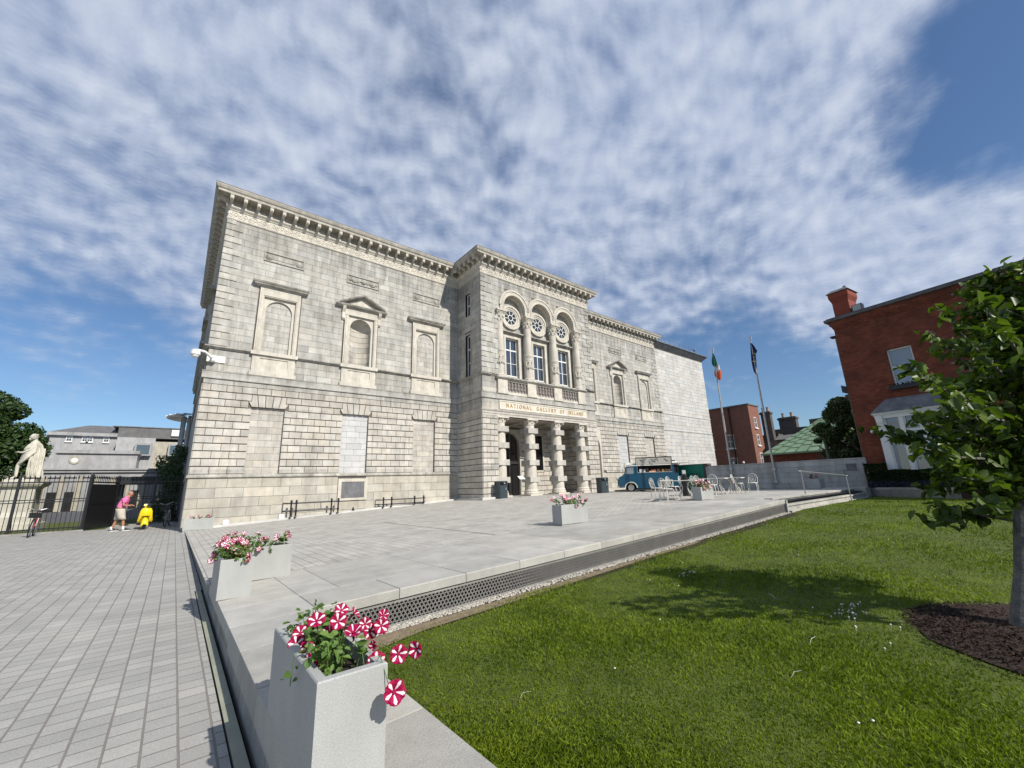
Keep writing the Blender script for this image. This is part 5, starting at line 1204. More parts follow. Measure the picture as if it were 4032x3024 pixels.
# ---- lawn grass (one object of many blades, denser near the camera)
def grass():
    rng = np.random.default_rng(77); cam_p = np.array([-.4145, -25.0]); N_ = 520000
    # sample in polar coordinates about the viewpoint area so that density falls with distance
    d = np.exp(rng.uniform(math.log(1.2), math.log(27.0), N_)); a = np.radians(rng.uniform(2, 100, N_)); X = cam_p[0] + d * np.sin(a); Y = cam_p[1] + d * np.cos(a)
    edge = np.where(X < 1.0, .885, 0); ok = (X > .98) & (X < 26)
    yk_ = np.where(X < 15.2, -19.92, -19.82); yk_ = np.where(X < 2.3, -20.32 + .30 * np.maximum(X - 1, 0), yk_)
    ok &= Y < yk_ + .02 * rng.normal(size=N_); ok &= ((X - ctr[0]) ** 2 + (Y - ctr[1]) ** 2) > (1.19 + .06 * rng.normal(size=N_)) ** 2
    bx = 23.4 + 3.2 * (Y + 24.6) / 4.7; ok &= X < bx - .02
    X, Y, d = X[ok], Y[ok], d[ok]; n = len(X); Z = np.minimum(-.13 + .036 * X, .46)
    h = rng.uniform(.014, .034, n) * (1 + .35 * np.sin(X * 2.1 + 1.3 * np.sin(Y * 1.7)) ) ; w = .0022 + .0011 * d
    th = rng.random(n) * 2 * pi; lx = rng.normal(size=n) * .5; ly = rng.normal(size=n) * .5; hh = h * (1 + .012 * d)
    V = np.empty((n, 4, 3)); cx, sx = np.cos(th) * w / 2, np.sin(th) * w / 2
    V[:, 0] = np.stack([X - cx, Y - sx, Z - .004], 1); V[:, 1] = np.stack([X + cx, Y + sx, Z - .004], 1)
    V[:, 2] = np.stack([X + cx * .7 + lx * hh * .35, Y + sx * .7 + ly * hh * .35, Z + hh * .62], 1); V[:, 3] = np.stack([X + lx * hh, Y + ly * hh, Z + hh], 1)
    def vn(x, y, s, sd):
        g = np.random.default_rng(sd).random((256, 256)); x = x / s; y = y / s; xi = np.floor(x).astype(int); yi = np.floor(y).astype(int); fx = x - xi; fy = y - yi; fx = fx * fx * (3 - 2 * fx); fy = fy * fy * (3 - 2 * fy)
        a = g[xi % 256, yi % 256]; b = g[(xi + 1) % 256, yi % 256]; c = g[xi % 256, (yi + 1) % 256]; e = g[(xi + 1) % 256, (yi + 1) % 256]; return (a * (1 - fx) + b * fx) * (1 - fy) + (c * (1 - fx) + e * fx) * fy - .5
    T = np.clip(.40 * rng.normal(size=n) + 1.3 * vn(X, Y, 1.4, 1) + 1.2 * vn(X, Y, .38, 2) + .9 * vn(X, Y, .13, 3), -1.8, 1.8)
    o = npmesh('lawn_grass', V.reshape(-1, 3), np.arange(4 * n).reshape(n, 4), M_grass, T); tag(o, kind='stuff')
    # tall lighter stems, daisies
    return o
grass()
M_daisy = mat('white_clover_flower', (.75, .75, .70), .7, var=.1)
def daisies(name, cx, cy, n, s, lab):
    rg = random.Random(int(cx * 10)); mb = MB()
    for i in range(n):
        x, y = cx + rg.gauss(0, s), cy + rg.gauss(0, s * .6); z = LZ(x) + .036; mb.lathe((x, y, z), [(.002, -.004), (.009, 0), (.008, .004), (.001, .008)], 7); mb.tube([(x, y, LZ(x)), (x, y, z)], .001, 3)
    o = mb.build(name, M_daisy); tag(o, lab, 'flowers', kind='stuff'); return o
daisies('daisies', 5.70, -23.36, 26, .17, 'd'); daisies('daisies', 5.1, -23.75, 8, .3, 'd'); daisies('daisies', 6.2, -21.2, 16, .13, 'd')
rg = random.Random(8); mb = MB()
for i in range(20):
    x = rg.uniform(1.5, 22); y = rg.uniform(-25, -20.7); z = LZ(x) + .034; mb.lathe((x, y, z), [(.002, -.005), (.009, 0), (.008, .004), (.001, .008)], 6)
for i in range(6):
    x = 1 + 6 * rg.random() ** 1.5; y = -20.8 - 3.6 * rg.random(); z = LZ(x); a = rg.random() * 6.28; mb.tube([(x, y, z + .02), (x + .03 * cos(a), y + .03 * sin(a), z + .06), (x + .09 * cos(a), y + .09 * sin(a), z + .07)], [.0015, .0015, .0008], 3)
tag(mb.build('scattered_daisies', M_daisy), kind='stuff')
for o in bpy.data.objects:
    if o.name.startswith('daisies'):
        for k in ('label', 'category'):
            if k in o: del o[k]
# ================================================================ OBJECTS ON THE TERRACE
# perforated steel screen under the terrace kerb
t = thing('perforated_screen', 'long grey laser-cut steel screen with a star lattice below the terrace kerb', 'metal screen', (0, 0, 0))
def sy(x): return yk(x) + .03
def szt(x): return TZ(x, yk(x)) - .118
def szb(x): return LZ(x) + .0
mb = MB(); n = 15
for i in range(n):
    x0, x1 = .95 + 14.15 * i / n, .95 + 14.15 * (i + 1) / n - .004
    for (f0, f1) in ((0, .13), (.90, 1.0)):
        q = []
        for x in (x0, x1):
            zb, zt = szb(x), szt(x) - .012; q.append([(x, sy(x) - .006, zb + (zt - zb) * f0), (x, sy(x) - .006, zb + (zt - zb) * f1), (x, sy(x) + .006, zb + (zt - zb) * f1), (x, sy(x) + .006, zb + (zt - zb) * f0)])
        mb.loft(q, RND.uniform(-1, 1))
mb.build('frame_rails', M_metal, t)
# lattice: hexagonal star tracery, real strips
mb = MB(); s = .056
def P2(x, f):
    zb, zt = szb(x), szt(x) - .012; return Vector((x, sy(x), zb + (zt - zb) * (.13 + .77 * f)))
def strip(a, b, w=.006):
    x0, f0, x1, f1 = a[0], a[1], b[0], b[1]
    # clip to 0..1
    if f0 == f1:
        if f0 < -.001 or f0 > 1.001: return
    else:
        for lim, up in ((0, False), (1, True)):
            for _ in (0, 1):
                if (f0 > lim) if up else (f0 < lim):
                    tt = (lim - f0) / (f1 - f0); 
                    if not 0 <= tt <= 1: return
                    x0, f0 = x0 + (x1 - x0) * tt, lim
                x0, f0, x1, f1 = x1, f1, x0, f0
    if max(x0, x1) > 15.08 or min(x0, x1) < .96: return
    p, q = P2(x0, f0), P2(x1, f1); d = (q - p)
    if d.length < 1e-4: return
    d.normalize(); u = Vector((-d.z, 0, d.x)) * w / 2
    y = Vector((0, .004, 0)); mb.add([p - u - y, p + u - y, q + u - y, q - u - y], [(0, 1, 2, 3)], 0)
hgt = .25
x = .96; i = 0; row_h = s * sqrt(3) / 2 / hgt
i = 0
while x < 15.1:
    for j in range(-1, int(1 / row_h) + 3):
        f = j * row_h; xo = x + (s / 2 if j % 2 else 0); w = .0105 + .0003 * x
        c = (xo, f)
        for k in range(3):
            a = k * pi / 3; strip((xo, f), (xo + s * cos(a), f + s * sin(a) / hgt), w)
        # inner rosette ring
        rr_ = s * .30; pr_ = None
        for k in range(7):
            a = k * pi / 3 + pi / 6; q_ = (xo + rr_ * cos(a), f + rr_ * sin(a) / hgt)
            if pr_: strip(pr_, q_, w * .8)
            pr_ = q_
        for k in range(3):
            a = k * pi / 3 + pi / 6; strip((xo - s * .5 * cos(a), f - s * .5 * sin(a) / hgt), (xo + s * .5 * cos(a), f + s * .5 * sin(a) / hgt), w * .7)
    x += s
mb.build('star_lattice', M_metal, t, recalc=False)
mb = MB()
for i in range(n):
    x0, x1 = .95 + 14.15 * i / n, .95 + 14.15 * (i + 1) / n; mb.add([(x0, sy(x0) + .10, szb(x0) - .05), (x1, sy(x1) + .10, szb(x1) - .05), (x1, sy(x1) + .10, szt(x1) + .05), (x0, sy(x0) + .10, szt(x0) + .05)], [(0, 1, 2, 3)])
mb.build('dark_backing', M_void, t)
m = MB(); m.cbox(15.13, -19.72, .30, 15.225, -19.24, .80, .006); o = m.build('screen_end_stone', M_slab); tag(o, 'pale upright stone closing the end of the steel screen by the steps', 'stone')

# ---------------------------------------------------------------- flowers
def petal_flower(mb, c, nrm, r, roll, hi=True, mi0=0, cup=.25, pat=1.0):
    nrm = Vector(nrm).normalized(); a = nrm.orthogonal().normalized(); b = nrm.cross(a); c = Vector(c)
    per = 12 if hi else 6; ns = 5 * per; rads = [.08, .22, .36, .50, .64, .78, .9, 1.0] if hi else [.12, .5, .8, 1.0]
    def pt(k, q):
        th = 2 * pi * k / ns + roll; lobe = 1 - .13 * abs(sin(5 * (th - roll) / 2 + pi / 2 * 0)) ** 6 * 1.0 - .05 * cos(5 * (th - roll)) * 0
        lobe = .90 + .10 * abs(cos(2.5 * (th - roll))) ** .5 + .012 * sin(17 * th)
        rr = r * q * lobe; z = -r * cup * 1.5 * (1 - q) ** 1.7 - r * .35 * max(q - .72, 0) + r * .07 * sin(5 * (th - roll) + 1) * q * q + r * .045 * sin(13 * th + 2) * q ** 3
        return c + a * (rr * cos(th)) + b * (rr * sin(th)) + nrm * z
    base = len(mb.v)
    for q in rads: mb.v.extend([tuple(pt(k, q)) for k in range(ns)])
    ci = len(mb.v); mb.v.append(tuple(c - nrm * r * cup * 1.1))
    for k in range(ns):
        k2 = (k + 1) % ns; ph = ((k + .5) / ns * 5) % 1.0; x = abs(ph - (0 if ph < .5 else 1))     # distance from petal centre, 0..0.5
        mb.f.append((ci, base + k, base + k2)); mb.t.append(0); mb.m.append(mi0)
        for j in range(len(rads) - 1):
            q = (rads[j] + rads[j + 1]) / 2; wid = .20 * max(0, 1 - ((q - .52) / .44) ** 2) * pat
            white = x < wid if hi else (x < (.30 if pat > .7 else .12) and q < .85)
            mb.f.append((base + j * ns + k, base + j * ns + k2, base + (j + 1) * ns + k2, base + (j + 1) * ns + k)); mb.t.append(RND.uniform(-1, 1) * .6); mb.m.append(mi0 + 1 if white else mi0)
def trumpet(mb, c, nrm, r, mi=0): # small tube behind the flower
    nrm = Vector(nrm).normalized(); c = Vector(c); mb.tube([c - nrm * r * 1.5, c - nrm * r * .3], [r * .09, r * .2], 6, 0, mi)
def planter(label, x0, x1, y0, y1, z, h, group='granite planters on the terrace', tw=.045):
    cx, cy = (x0 + x1) / 2, (y0 + y1) / 2; t = thing('granite_planter', label, 'planter', (cx, cy, z), 0, group); w, d = (x1 - x0) / 2, (y1 - y0) / 2
    mb = MB(); c = .006
    o_ = [(-w, -d), (w, -d), (w, d), (-w, d)]; i_ = [(-w + tw, -d + tw), (w - tw, -d + tw), (w - tw, d - tw), (-w + tw, d - tw)]
    def R_(q, z, k=0): return [(x * (1 - k / w), y * (1 - k / d), z) for x, y in q]
    mb.loft([R_(o_, .012), R_(o_, h - c), R_(o_, h, c), [(x, y, h) for x, y in i_], [(x, y, h - .12) for x, y in i_]], caps=False); mb.box(-w + .02, -d + .02, -.06, w - .02, d - .02, .014)
    mb.build('body', M_granite, t)
    mb = MB(); grid(mb, lin(-w + tw, w - tw, 10), lin(-d + tw, d - tw, 10), lambda x, y: h - .075 + .022 * sin(x * 31) * cos(y * 27)); mb.build('soil', M_soil, t)
    return t
def petunias(label, c, w, d, z, nl, nf, hi, seed, flowers=None, pink=False, sz=.034, lsz=.042, spill=1.0, hgt=.14, group='petunias in the planters', trail=3):
    R_ = random.Random(seed); t = thing('petunia_plant', label, 'petunias', (c[0], c[1], z), 0, group)
    P = []; Nn = []; st = MB(); fl = []
    ns = max(4, int(nl / 16)); 
    for i in range(ns):
        bx, by = R_.uniform(-w, w) * .78, R_.uniform(-d, d) * .78; out = Vector((bx / w * spill * .10, by / d * spill * .10, 0)); H = hgt * R_.uniform(.3, 1.0)
        if R_.random() < .13 * spill:    # trailing over the rim
            s = R_.choice((-1, 1)) if w < d * 1.5 else 0
            e = Vector((bx, -d - .07, -R_.uniform(0, .12))) if R_.random() < .6 or not s else Vector((s * (w + .07), by, -R_.uniform(0, .12)))
            pts = [Vector((bx, by, -.06)), Vector((bx * .6 + e.x * .4, by * .6 + e.y * .4, .07)), Vector((e.x * .96, e.y * .96, .02)), e]
        else: pts = [Vector((bx, by, -.07)), Vector((bx, by, H * .5)) + out * .4, Vector((bx, by, H)) + out]
        st.tube(pts, .0022, 4)
        k_ = int(nl / ns)
        for q in range(k_):
            s_ = R_.random() ** .8 * (len(pts) - 1); k = min(int(s_), len(pts) - 2); p = pts[k].lerp(pts[k + 1], s_ - k) + Vector((R_.gauss(0, .022), R_.gauss(0, .022), R_.gauss(0, .015)))
            P.append(tuple(p)); Nn.append((R_.uniform(-.4, .4), R_.uniform(-.7, .1), 1))
        fl.append(pts)
    st.build('stems', M_petleaf, t)
    leaf_mesh('foliage', np.array(P), np.array(Nn), lsz, M_petleaf, t, seed, aspect=1.6, simple=False, droop=.1, jit=.5)
    mats = [M_crim, M_petw] if not pink else [M_pink, M_petw]
    protos = []
    L_ = []
    if flowers: L_ = flowers
    else:
        for i in range(nf):
            pts = R_.choice(fl); k = R_.choice((len(pts) - 1, len(pts) - 1, len(pts) - 2)); p = pts[k] + Vector((R_.gauss(0, .02), R_.gauss(0, .02), .02)); nv = Vector((R_.uniform(-.7, .3), R_.uniform(-1.2, -.2), R_.uniform(.1, 1)))
            L_.append((tuple(p), tuple(nv), sz * R_.uniform(.8, 1.15), 1.0 if R_.random() < .75 else .45))
    for v in range(3):
        mb = MB(); petal_flower(mb, (0, 0, 0), (0, 0, 1), 1.0, v * .5, hi, 0, .3 + .1 * v, (1.0, 1.0, .5)[v]); trumpet(mb, (0, 0, 0), (0, 0, 1), 1.0, 0)
        me = mb.build('flower', mats, t, recalc=False); protos.append(me)
    used = [False] * 3
    for (p, nv, r, pat) in L_[:100]:
        v = 2 if pat < .7 else R_.choice((0, 1)); src = protos[v]
        if not used[v]: q = src; used[v] = True
        else: q = src.copy(); COL.objects.link(q); q.parent = t
        q.location = p; q.rotation_mode = 'QUATERNION'; q.rotation_quaternion = Vector(nv).normalized().to_track_quat('Z', 'Y') @ Matrix.Rotation(R_.uniform(0, 6), 3, 'Z').to_quaternion(); q.scale = (r, r, r)
    for v in range(3):
        if not used[v]: bpy.data.objects.remove(protos[v])
    return t
H = .485
# nearest planter, flowers set stem by stem
PX0, PX1, PY0, PY1 = .163, .477, -22.89, -21.91; PZ = TZ(.3, -22.4); PH = .80 - PZ
planter('nearest pale granite planter at the bottom of the view, with big striped petunias', PX0, PX1, PY0, PY1, PZ, PH)
pcx, pcy = (PX0 + PX1) / 2, (PY0 + PY1) / 2
CP_ = Vector((-.4145, -25.0, 1.6))
def at_px(u, v, dist):   # a world point seen at that place of the photograph, at a measured distance
    d = Vector(_dir(u, v)); return CP_ + d * dist
NF = []
for (u, v, X_, nx, ny, nz, r, pat) in ((1167, 2534, .20, -.1, -1, .5, .036, 1), (1214, 2555, .22, -.1, -1, .6, .031, 1), (1182, 2490, .24, -.3, -1, .6, .034, 1), (1246, 2436, .22, -.3, -.6, 1, .037, 1), (1334, 2444, .33, -.1, -1, .5, .035, 1), (1346, 2397, .42, 0, -.8, .9, .034, 1),
                                  (1392, 2478, .38, -.2, -.4, 1, .036, .4), (1237, 2634, .24, -.3, -.8, .6, .045, .4), (1503, 2463, .60, -.2, -1, .4, .036, 1), (1460, 2483, .56, -.1, -1, .4, .036, 1), (1483, 2605, .46, -.2, -1, .4, .038, 1), (1571, 2576, .55, -.2, -1, .2, .036, .9),
                                  (1632, 2560, .62, -1, -.6, .1, .034, .8), (1557, 2727, .47, -.1, -1, .2, .042, .8), (1438, 2455, .50, -.3, -1, .5, .028, 1), (1404, 2408, .46, .5, -.3, .5, .028, .4), (1512, 2418, .62, 0, -.8, .6, .026, .4), (1205, 2605, .19, -1, -.3, .3, .030, 1), (1465, 2545, .52, -.9, -.3, .3, .024, .6), (1300, 2480, .3, -.1, -.5, 1, .03, .4), (1448, 2768, .40, -.3, -.6, -.4, .018, .6)):
    d = Vector(_dir(u, v)); tt = (X_ - CP_.x) / d.x; p = CP_ + d * tt; NF.append(((p.x - pcx, p.y - pcy, p.z - .80), (nx, ny, nz), r * 1.22, pat))
pt_ = petunias('big crimson and white striped petunias spilling from the nearest planter', (pcx, pcy), (PX1 - PX0) / 2 - .04, (PY1 - PY0) / 2 - .05, .80, 430, 0, True, 3, NF, lsz=.046, hgt=.12, spill=.35)
mb = MB()
for (p, nv, r, pat) in NF:
    p = Vector(p); b = p - Vector(nv).normalized() * r * 1.5; root = Vector((max(-.11, min(.11, b.x * .6)), max(-.42, min(.42, b.y + (.12 if b.y < -.35 else .02))), -.07)); mid = (root + b) / 2 + Vector((0, 0, .05)); mid.z = max(mid.z, .03); mb.tube([root, mid, b], .0022, 5)
mb.build('flower_stalks', M_petleaf, pt_)
# second, third and the others
planter('second granite planter along the left edge, its petunias hanging over the street side', .155, .525, -18.22, -17.25, TZ(.3, -17.7), H)
petunias('dense crimson and white petunias in the planter on the left terrace edge', (.34, -17.73), .15, .44, TZ(.3, -17.7) + H, 700, 78, False, 11, sz=.040, hgt=.19, spill=1.2, lsz=.05)
planter('granite planter set crosswise just behind the one on the left edge', .27, 1.19, -17.19, -16.85, TZ(.8, -17), H)
petunias('striped petunias in the crosswise planter behind the left edge one', (.73, -17.02), .42, .13, TZ(.8, -17) + H, 420, 34, False, 12, sz=.040, hgt=.22, spill=1.3, lsz=.05)
planter('granite planter standing alone in the middle of the terrace', 7.36, 8.35, -17.22, -16.88, TZ(8, -17), .49)
petunias('thin pink and white petunias in the planter in the middle of the terrace', (7.86, -17.05), .46, .13, TZ(8, -17) + .49, 420, 26, False, 13, pink=True, sz=.045, hgt=.24, spill=1.6, lsz=.055)
planter('granite planter in front of the white cafe chairs', 14.68, 15.6, -17.15, -16.8, TZ(15.1, -17), .46)
petunias('pink and white petunias in the planter in front of the cafe chairs', (15.14, -16.97), .42, .14, TZ(15.1, -17) + .46, 420, 42, False, 14, pink=True, sz=.05, hgt=.24, spill=1.6, lsz=.055)
planter('granite planter against the gallery wall at its left corner', .04, 1.16, -.82, -.48, .06, .5)
petunias('straggly half-withered petunias in the planter by the gallery corner', (.6, -.65), .5, .12, .56, 240, 22, False, 15, sz=.036, hgt=.12, spill=1.2, lsz=.045)
planter('small granite planter on the ledge by the far handrail', 25.4, 26.2, -17.9, -17.3, .87, .5)
petunias('pale pink petunias in the small planter by the far handrail', (25.8, -17.6), .33, .22, 1.37, 200, 16, False, 16, pink=True, sz=.06, hgt=.3, spill=.6, lsz=.06)
# ---------------------------------------------------------------- litter bins
def bin_(label, x, y, rz):
    t = thing('litter_bin', label, 'litter bin', (x, y, TZ(x, y)), rz, 'dark litter bins beside the porch'); mb = MB(); w, d = .34, .27
    ring_ = lambda s, z: [(-w * s, -d * s + .06, z), (-w * s + .06, -d * s, z), (w * s - .06, -d * s, z), (w * s, -d * s + .06, z), (w * s, d * s, z), (-w * s, d * s, z)]
    mb.loft([ring_(.96, 0), ring_(1, .04), ring_(1, .80)]); mb.loft([ring_(1, .98), ring_(1.02, 1.0), ring_(1.02, 1.04), ring_(.96, 1.06)]); mb.box(-w, .1, .8, w, d, .98); mb.box(-w, -d + .06, .8, -w + .06, d, .98); mb.box(w - .10, -d + .02, .8, w, d, .98)
    M = MATS.get('bin_paint') or mat('bin_paint', (.035, .05, .06), .4, var=.15, scale=4, spec=.5); mb.build('body', M, t)
    mb = MB(); mb.box(-w + .07, -d + .05, .80, w - .11, .1, .975); mb.build('slot', M_void, t)
    mb = MB(); mb.lathe((.05, -d + .02, .93), [(.075, 0), (.075, .03), (.05, .035), (.05, 0)], 14, axis=(0, -1, 0)); mb.build('ash_plate', M_steel, t)
    mb = MB(); mb.torus((.16, -d - .004, .58), .055, .009, (0, 1, 0), 16, 4, a0=.5, a1=5.6); mb.ball((.16, -d - .004, .66), .014, 6); mb.tube([(.13, -d - .004, .56), (.19, -d - .004, .58)], .008, 4); mb.build('emblem', mat('bin_emblem', (.30, .45, .50), .4), t); return t
bin_('dark grey litter bin left of the porch columns', 15.72, -3.62, radians(4)); bin_('dark grey litter bin right of the porch columns', 23.1, -5.7, radians(-10))
# stand with a tilted notice, ramp-side white lamps, wall camera
t = thing('notice_stand', 'slim steel stand with a tilted white notice in the porch doorway', 'notice stand', (17.7, -3.25, .8)); mb = MB(); mb.tube([(0, 0, 0), (0, 0, 1.1)], .025, 6); mb.lathe((0, 0, 0), [(.16, 0), (.16, .015), (.02, .02)], 16); mb.build('post', M_steel, t)
mb = MB(); i0 = 0; mb.box(-.24, -.01, -.17, .24, .01, .17); mb.xform(Matrix.Translation((0, -.02, 1.22)) @ Matrix.Rotation(radians(-52), 4, 'X')); mb.build('notice_board', M_white, t)
for x, zz in ((1.66, .16), (4.02, .27)):
    t = thing('floodlight', 'small white floodlight at the foot of the wall, %s' % ('beside the corner planter' if x < 3 else 'left of the first iron rack'), 'floodlight', (x, -.30, zz), 0, 'white floodlights along the wall foot'); mb = MB(); mb.cbox(-.12, -.06, 0, .12, .06, .24, .01); mb.build('housing', M_white, t); mb = MB(); mb.box(-.10, -.066, .02, .10, -.061, .22); mb.build('lens', mat('lens_%d' % x, (.8, .82, .82), .2), t)
t = thing('wall_camera', 'white domed security camera on an arm near the gallery corner', 'security camera', (.15, 0, 8.25)); mb = MB(); mb.box(-.15, -.05, -.10, .62, -.005, .24); mb.build('mounting_plate', M_white, t)
mb = MB(); mb.tube([(.1, -.05, .0), (.0, -.35, .06), (-.25, -.55, .22), (-.55, -.62, .25)], [.09, .07, .06, .06], 8); mb.ball((.1, -.16, -.03), .13, 10); mb.build('arm', M_white, t); mb = MB(); mb.lathe((-.62, -.62, 0), [(.06, .28), (.18, .22), (.20, .06), (.20, .0)], 14); mb.ball((-.62, -.62, 0), .17, 12); mb.build('dome', M_white, t)
# cast-iron racks along the wall
def rack(label, xs, y, zt, zl):
    t = thing('iron_rail_guard', label, 'iron rail', (xs[0], y, 0), 0, 'black iron rail guards along the gallery wall'); x0 = xs[0]
    for x in xs:
        z0 = TZ(x, y) + .05; mb = MB(); mb.lathe((x - x0, 0, 0), [(.06, z0), (.055, z0 + .04), (.042, z0 + .07), (.042, zl - .06), (.065, zl - .03), (.065, zl + .03), (.042, zl + .06), (.042, zt - .06), (.065, zt - .03), (.065, zt + .03), (.03, zt + .06)], 10); mb.ball((x - x0, 0, zt + .10), .06, 10); mb.build('post', M_black, t)
    mb = MB()
    for h in (zt, zl):
        mb.tube([(-.30, .42, h), (-.22, 0, h), (0, 0, h), (xs[-1] - x0, 0, h)], .036, 6)
    mb.tube([(xs[2] - x0 - .42, .42, zt), (xs[2] - x0 - .3, .0, zt)], .022, 6); mb.build('rail', M_black, t); return t
rack('black cast-iron rail guard nearer the gallery corner', (4.39, 4.63, 6.38, 6.74), -.5, 1.03, .62); rack('black cast-iron rail guard under the third blind window', (9.31, 9.81, 11.3, 11.92), -.5, .96, .70)
m = MB(); m.ball((7.6, -.38, TZ(7.6, 0) + .20), .05, 8, 0, 0, (1, 1, 1.6)); m.box(7.53, -.42, TZ(7.6, 0) + .08, 7.67, -.34, TZ(7.6, 0) + .15); o = m.build('iron_stub', M_black); tag(o, 'tiny black iron stub on the kerb between the two rail guards', 'bollard')
# ---------------------------------------------------------------- granite wall, plaque, flagpoles, banner
t = thing('granite_boundary_wall', 'long low grey granite boundary wall behind the cafe tables', 'wall', (0, 0, 0)); mb = MB(); FG = Fr((26.95, -11.45), (0, -1), (-1, 0)); WG = 8.2
zt = 2.30; mb.box(26.97, -19.66, .3, 27.35, -11.3, zt - .01); ashlar(mb, FG, 0, WG, [.86, 1.15, 1.44, 1.73, 2.02, zt], 1.25, .012, -.03, .02, .003, [], .2); fbox(mb, FG, 0, WG, zt, zt + .06, -.4, .04)
fbox(mb, FG, 0, WG, .5, .86, -.25, -.15)
x = 0.15
for i in range(11):
    if i not in (): fbox(mb, FG, .3 + i * .74, .3 + i * .74 + .5, .79, .86, -.1, .015)
mb.build('wall', M_wall, t); mb = MB(); fbox(mb, FG, 7.35, 7.75, 1.72, 2.08, .02, .05); mb.build('dark_plaque', M_slate, t)
t = thing('green_banner_box', 'tall green panel with dark capital letters behind the food truck', 'sign', (0, 0, 0)); mb = MB(); FGb = Fr((27.9, -8.6), (0, -1), (-1, 0)); fbox(mb, FGb, 0, 2.05, .8, 2.52, -.5, 0); M_ban = mat('green_banner', (.0, .20, .12), .5, var=.05)
mb.build('panel', M_ban, t); mb = MB(); fbox(mb, FGb, 2.05, 2.4, .8, 2.50, -.5, -.02); fbox(mb, FGb, 0, 2.4, 2.52, 2.56, -.5, .01); mb.build('dark_side', mat('brown_side', (.10, .08, .075), .7), t)
mb = MB(); serif_text(mb, FGb, 'NATIONAL', .08, 1.70, .265, .004, .012, .15, .24); mb.build('lettering', mat('banner_letters', (.0, .05, .035), .5), t)
def flag(t, segs, z0, mats, tw):
    for (za, zb, m_) in segs:
        mb = MB(); rg = []; n = 8
        for i in range(n + 1):
            z = za + (zb - za) * i / n; f = (z0 - z); w = tw(z); rg.append([(0.02 + .05 * sin(k * 2.2 + f * 2) + w * .12 * (k % 2), -.06 - w * k / 6, z - .10 * k / 6) for k in range(7)])
        vs = [p for r in rg for p in r]; fs = [(a * 7 + b, a * 7 + b + 1, (a + 1) * 7 + b + 1, (a + 1) * 7 + b) for a in range(n) for b in range(6)]; mb.add(vs, fs); mb.build('flag', m_, t, smooth=True, recalc=False)
def pole(label, x, y, z0, z1):
    t = thing('flagpole', label, 'flagpole', (x, y, 0), 0, 'flagpoles along the granite wall'); mb = MB(); mb.tube([(0, 0, z0), (0, 0, z1 * .55), (0, 0, z1)], [.065, .055, .035], 10); mb.box(-.05, -.06, z1 - .25, .05, .0, z1 + .02); mb.build('pole', M_pole, t); mb = MB(); mb.box(-.05, -.09, z0, .22, .09, z0 + .12); mb.box(-.05, -.09, z0 + .7, .22, .09, z0 + .82); mb.build('bracket', M_pole, t); return t
def cloth(name, col): return mat(name, col, .75, var=.12, scale=3)
t = pole('flagpole with a limp green, white and orange flag', 26.8, -13.0, 1.35, 10.08)
m_g, m_w, m_o = cloth('flag_green', (.0, .13, .06)), cloth('flag_white', (.75, .75, .75)), cloth('flag_orange', (.72, .12, .03))
def tri(mb, P): 
    n = len(P); mb.add(P, [tuple(range(n))])
def flagmesh(t, m_, zs_, name='flag_panel'):
    mb = MB(); rg = []
    for (z, a, b) in zs_:
        a *= .72; b *= .72; rg.append([(-.02 + .04 * sin(k * 1.9 + z * 1.7), a + (b - a) * k / 8, z + .03 * sin(k)) for k in range(9)])
    vs = [p for r in rg for p in r]; mb.add(vs, [(i * 9 + k, i * 9 + k + 1, (i + 1) * 9 + k + 1, (i + 1) * 9 + k) for i in range(len(rg) - 1) for k in range(8)])
    o = mb.build(name, m_, t, smooth=True, recalc=False); return o
flagmesh(t, m_g, [(9.75, -.04, .02), (9.5, -.14, .10), (9.25, -.20, .20), (8.98, -.24, .22), (8.8, -.25, .10), (8.7, -.22, -.1)])
flagmesh(t, m_w, [(8.86, -.36, -.22), (8.7, -.38, -.05), (8.5, -.40, .12), (8.35, -.38, .12)])
flagmesh(t, m_o, [(8.52, -.42, .02), (8.35, -.46, .14), (8.15, -.44, .14), (7.98, -.38, .02), (7.9, -.34, -.1), (7.82, -.30, -.2)])
t = pole('flagpole with a limp dark blue flag with gold stars', 26.8, -15.42, 1.20, 10.15)
m_b = cloth('flag_blue', (.012, .02, .10)); fo = flagmesh(t, m_b, [(9.75, -.04, .04), (9.5, -.22, .10), (9.15, -.38, .14), (8.95, -.20, .16), (8.6, -.16, .2), (8.2, -.10, .20), (7.9, -.06, .18), (7.7, 0, .08)])
mb = MB()
for (y, z) in ((-.12, 9.0), (-.02, 8.8), (.04, 8.55), (-.06, 8.5)):
    pts = []
    for k in range(10): r = .06 if k % 2 == 0 else .025; pts.append((-.065, y + r * sin(k * pi / 5), z + r * cos(k * pi / 5)))
    mb.add(pts, [tuple(range(10))])
mb.build('stars', mat('gold_stars', (.7, .5, .05), .5), fo)
# handrail at the steps
t = thing('step_handrail', 'thin steel handrail on two posts at the far steps', 'handrail', (0, 0, 0)); mb = MB(); a, b = Vector((18.8, -19.18, .85)), Vector((21.9, -19.86, .46)); ta, tb = Vector((18.8, -19.18, 1.73)), Vector((21.9, -19.86, 1.50)); mb.tube([a, ta], .02, 8); mb.tube([b, tb], .02, 8); mb.build('post', M_steel, t); mb = MB(); mb.tube([ta + Vector((-.12, .05, .014)), ta, tb, tb + Vector((.06, -.03, -.01))], .024, 8); mb.build('rail', M_steel, t)

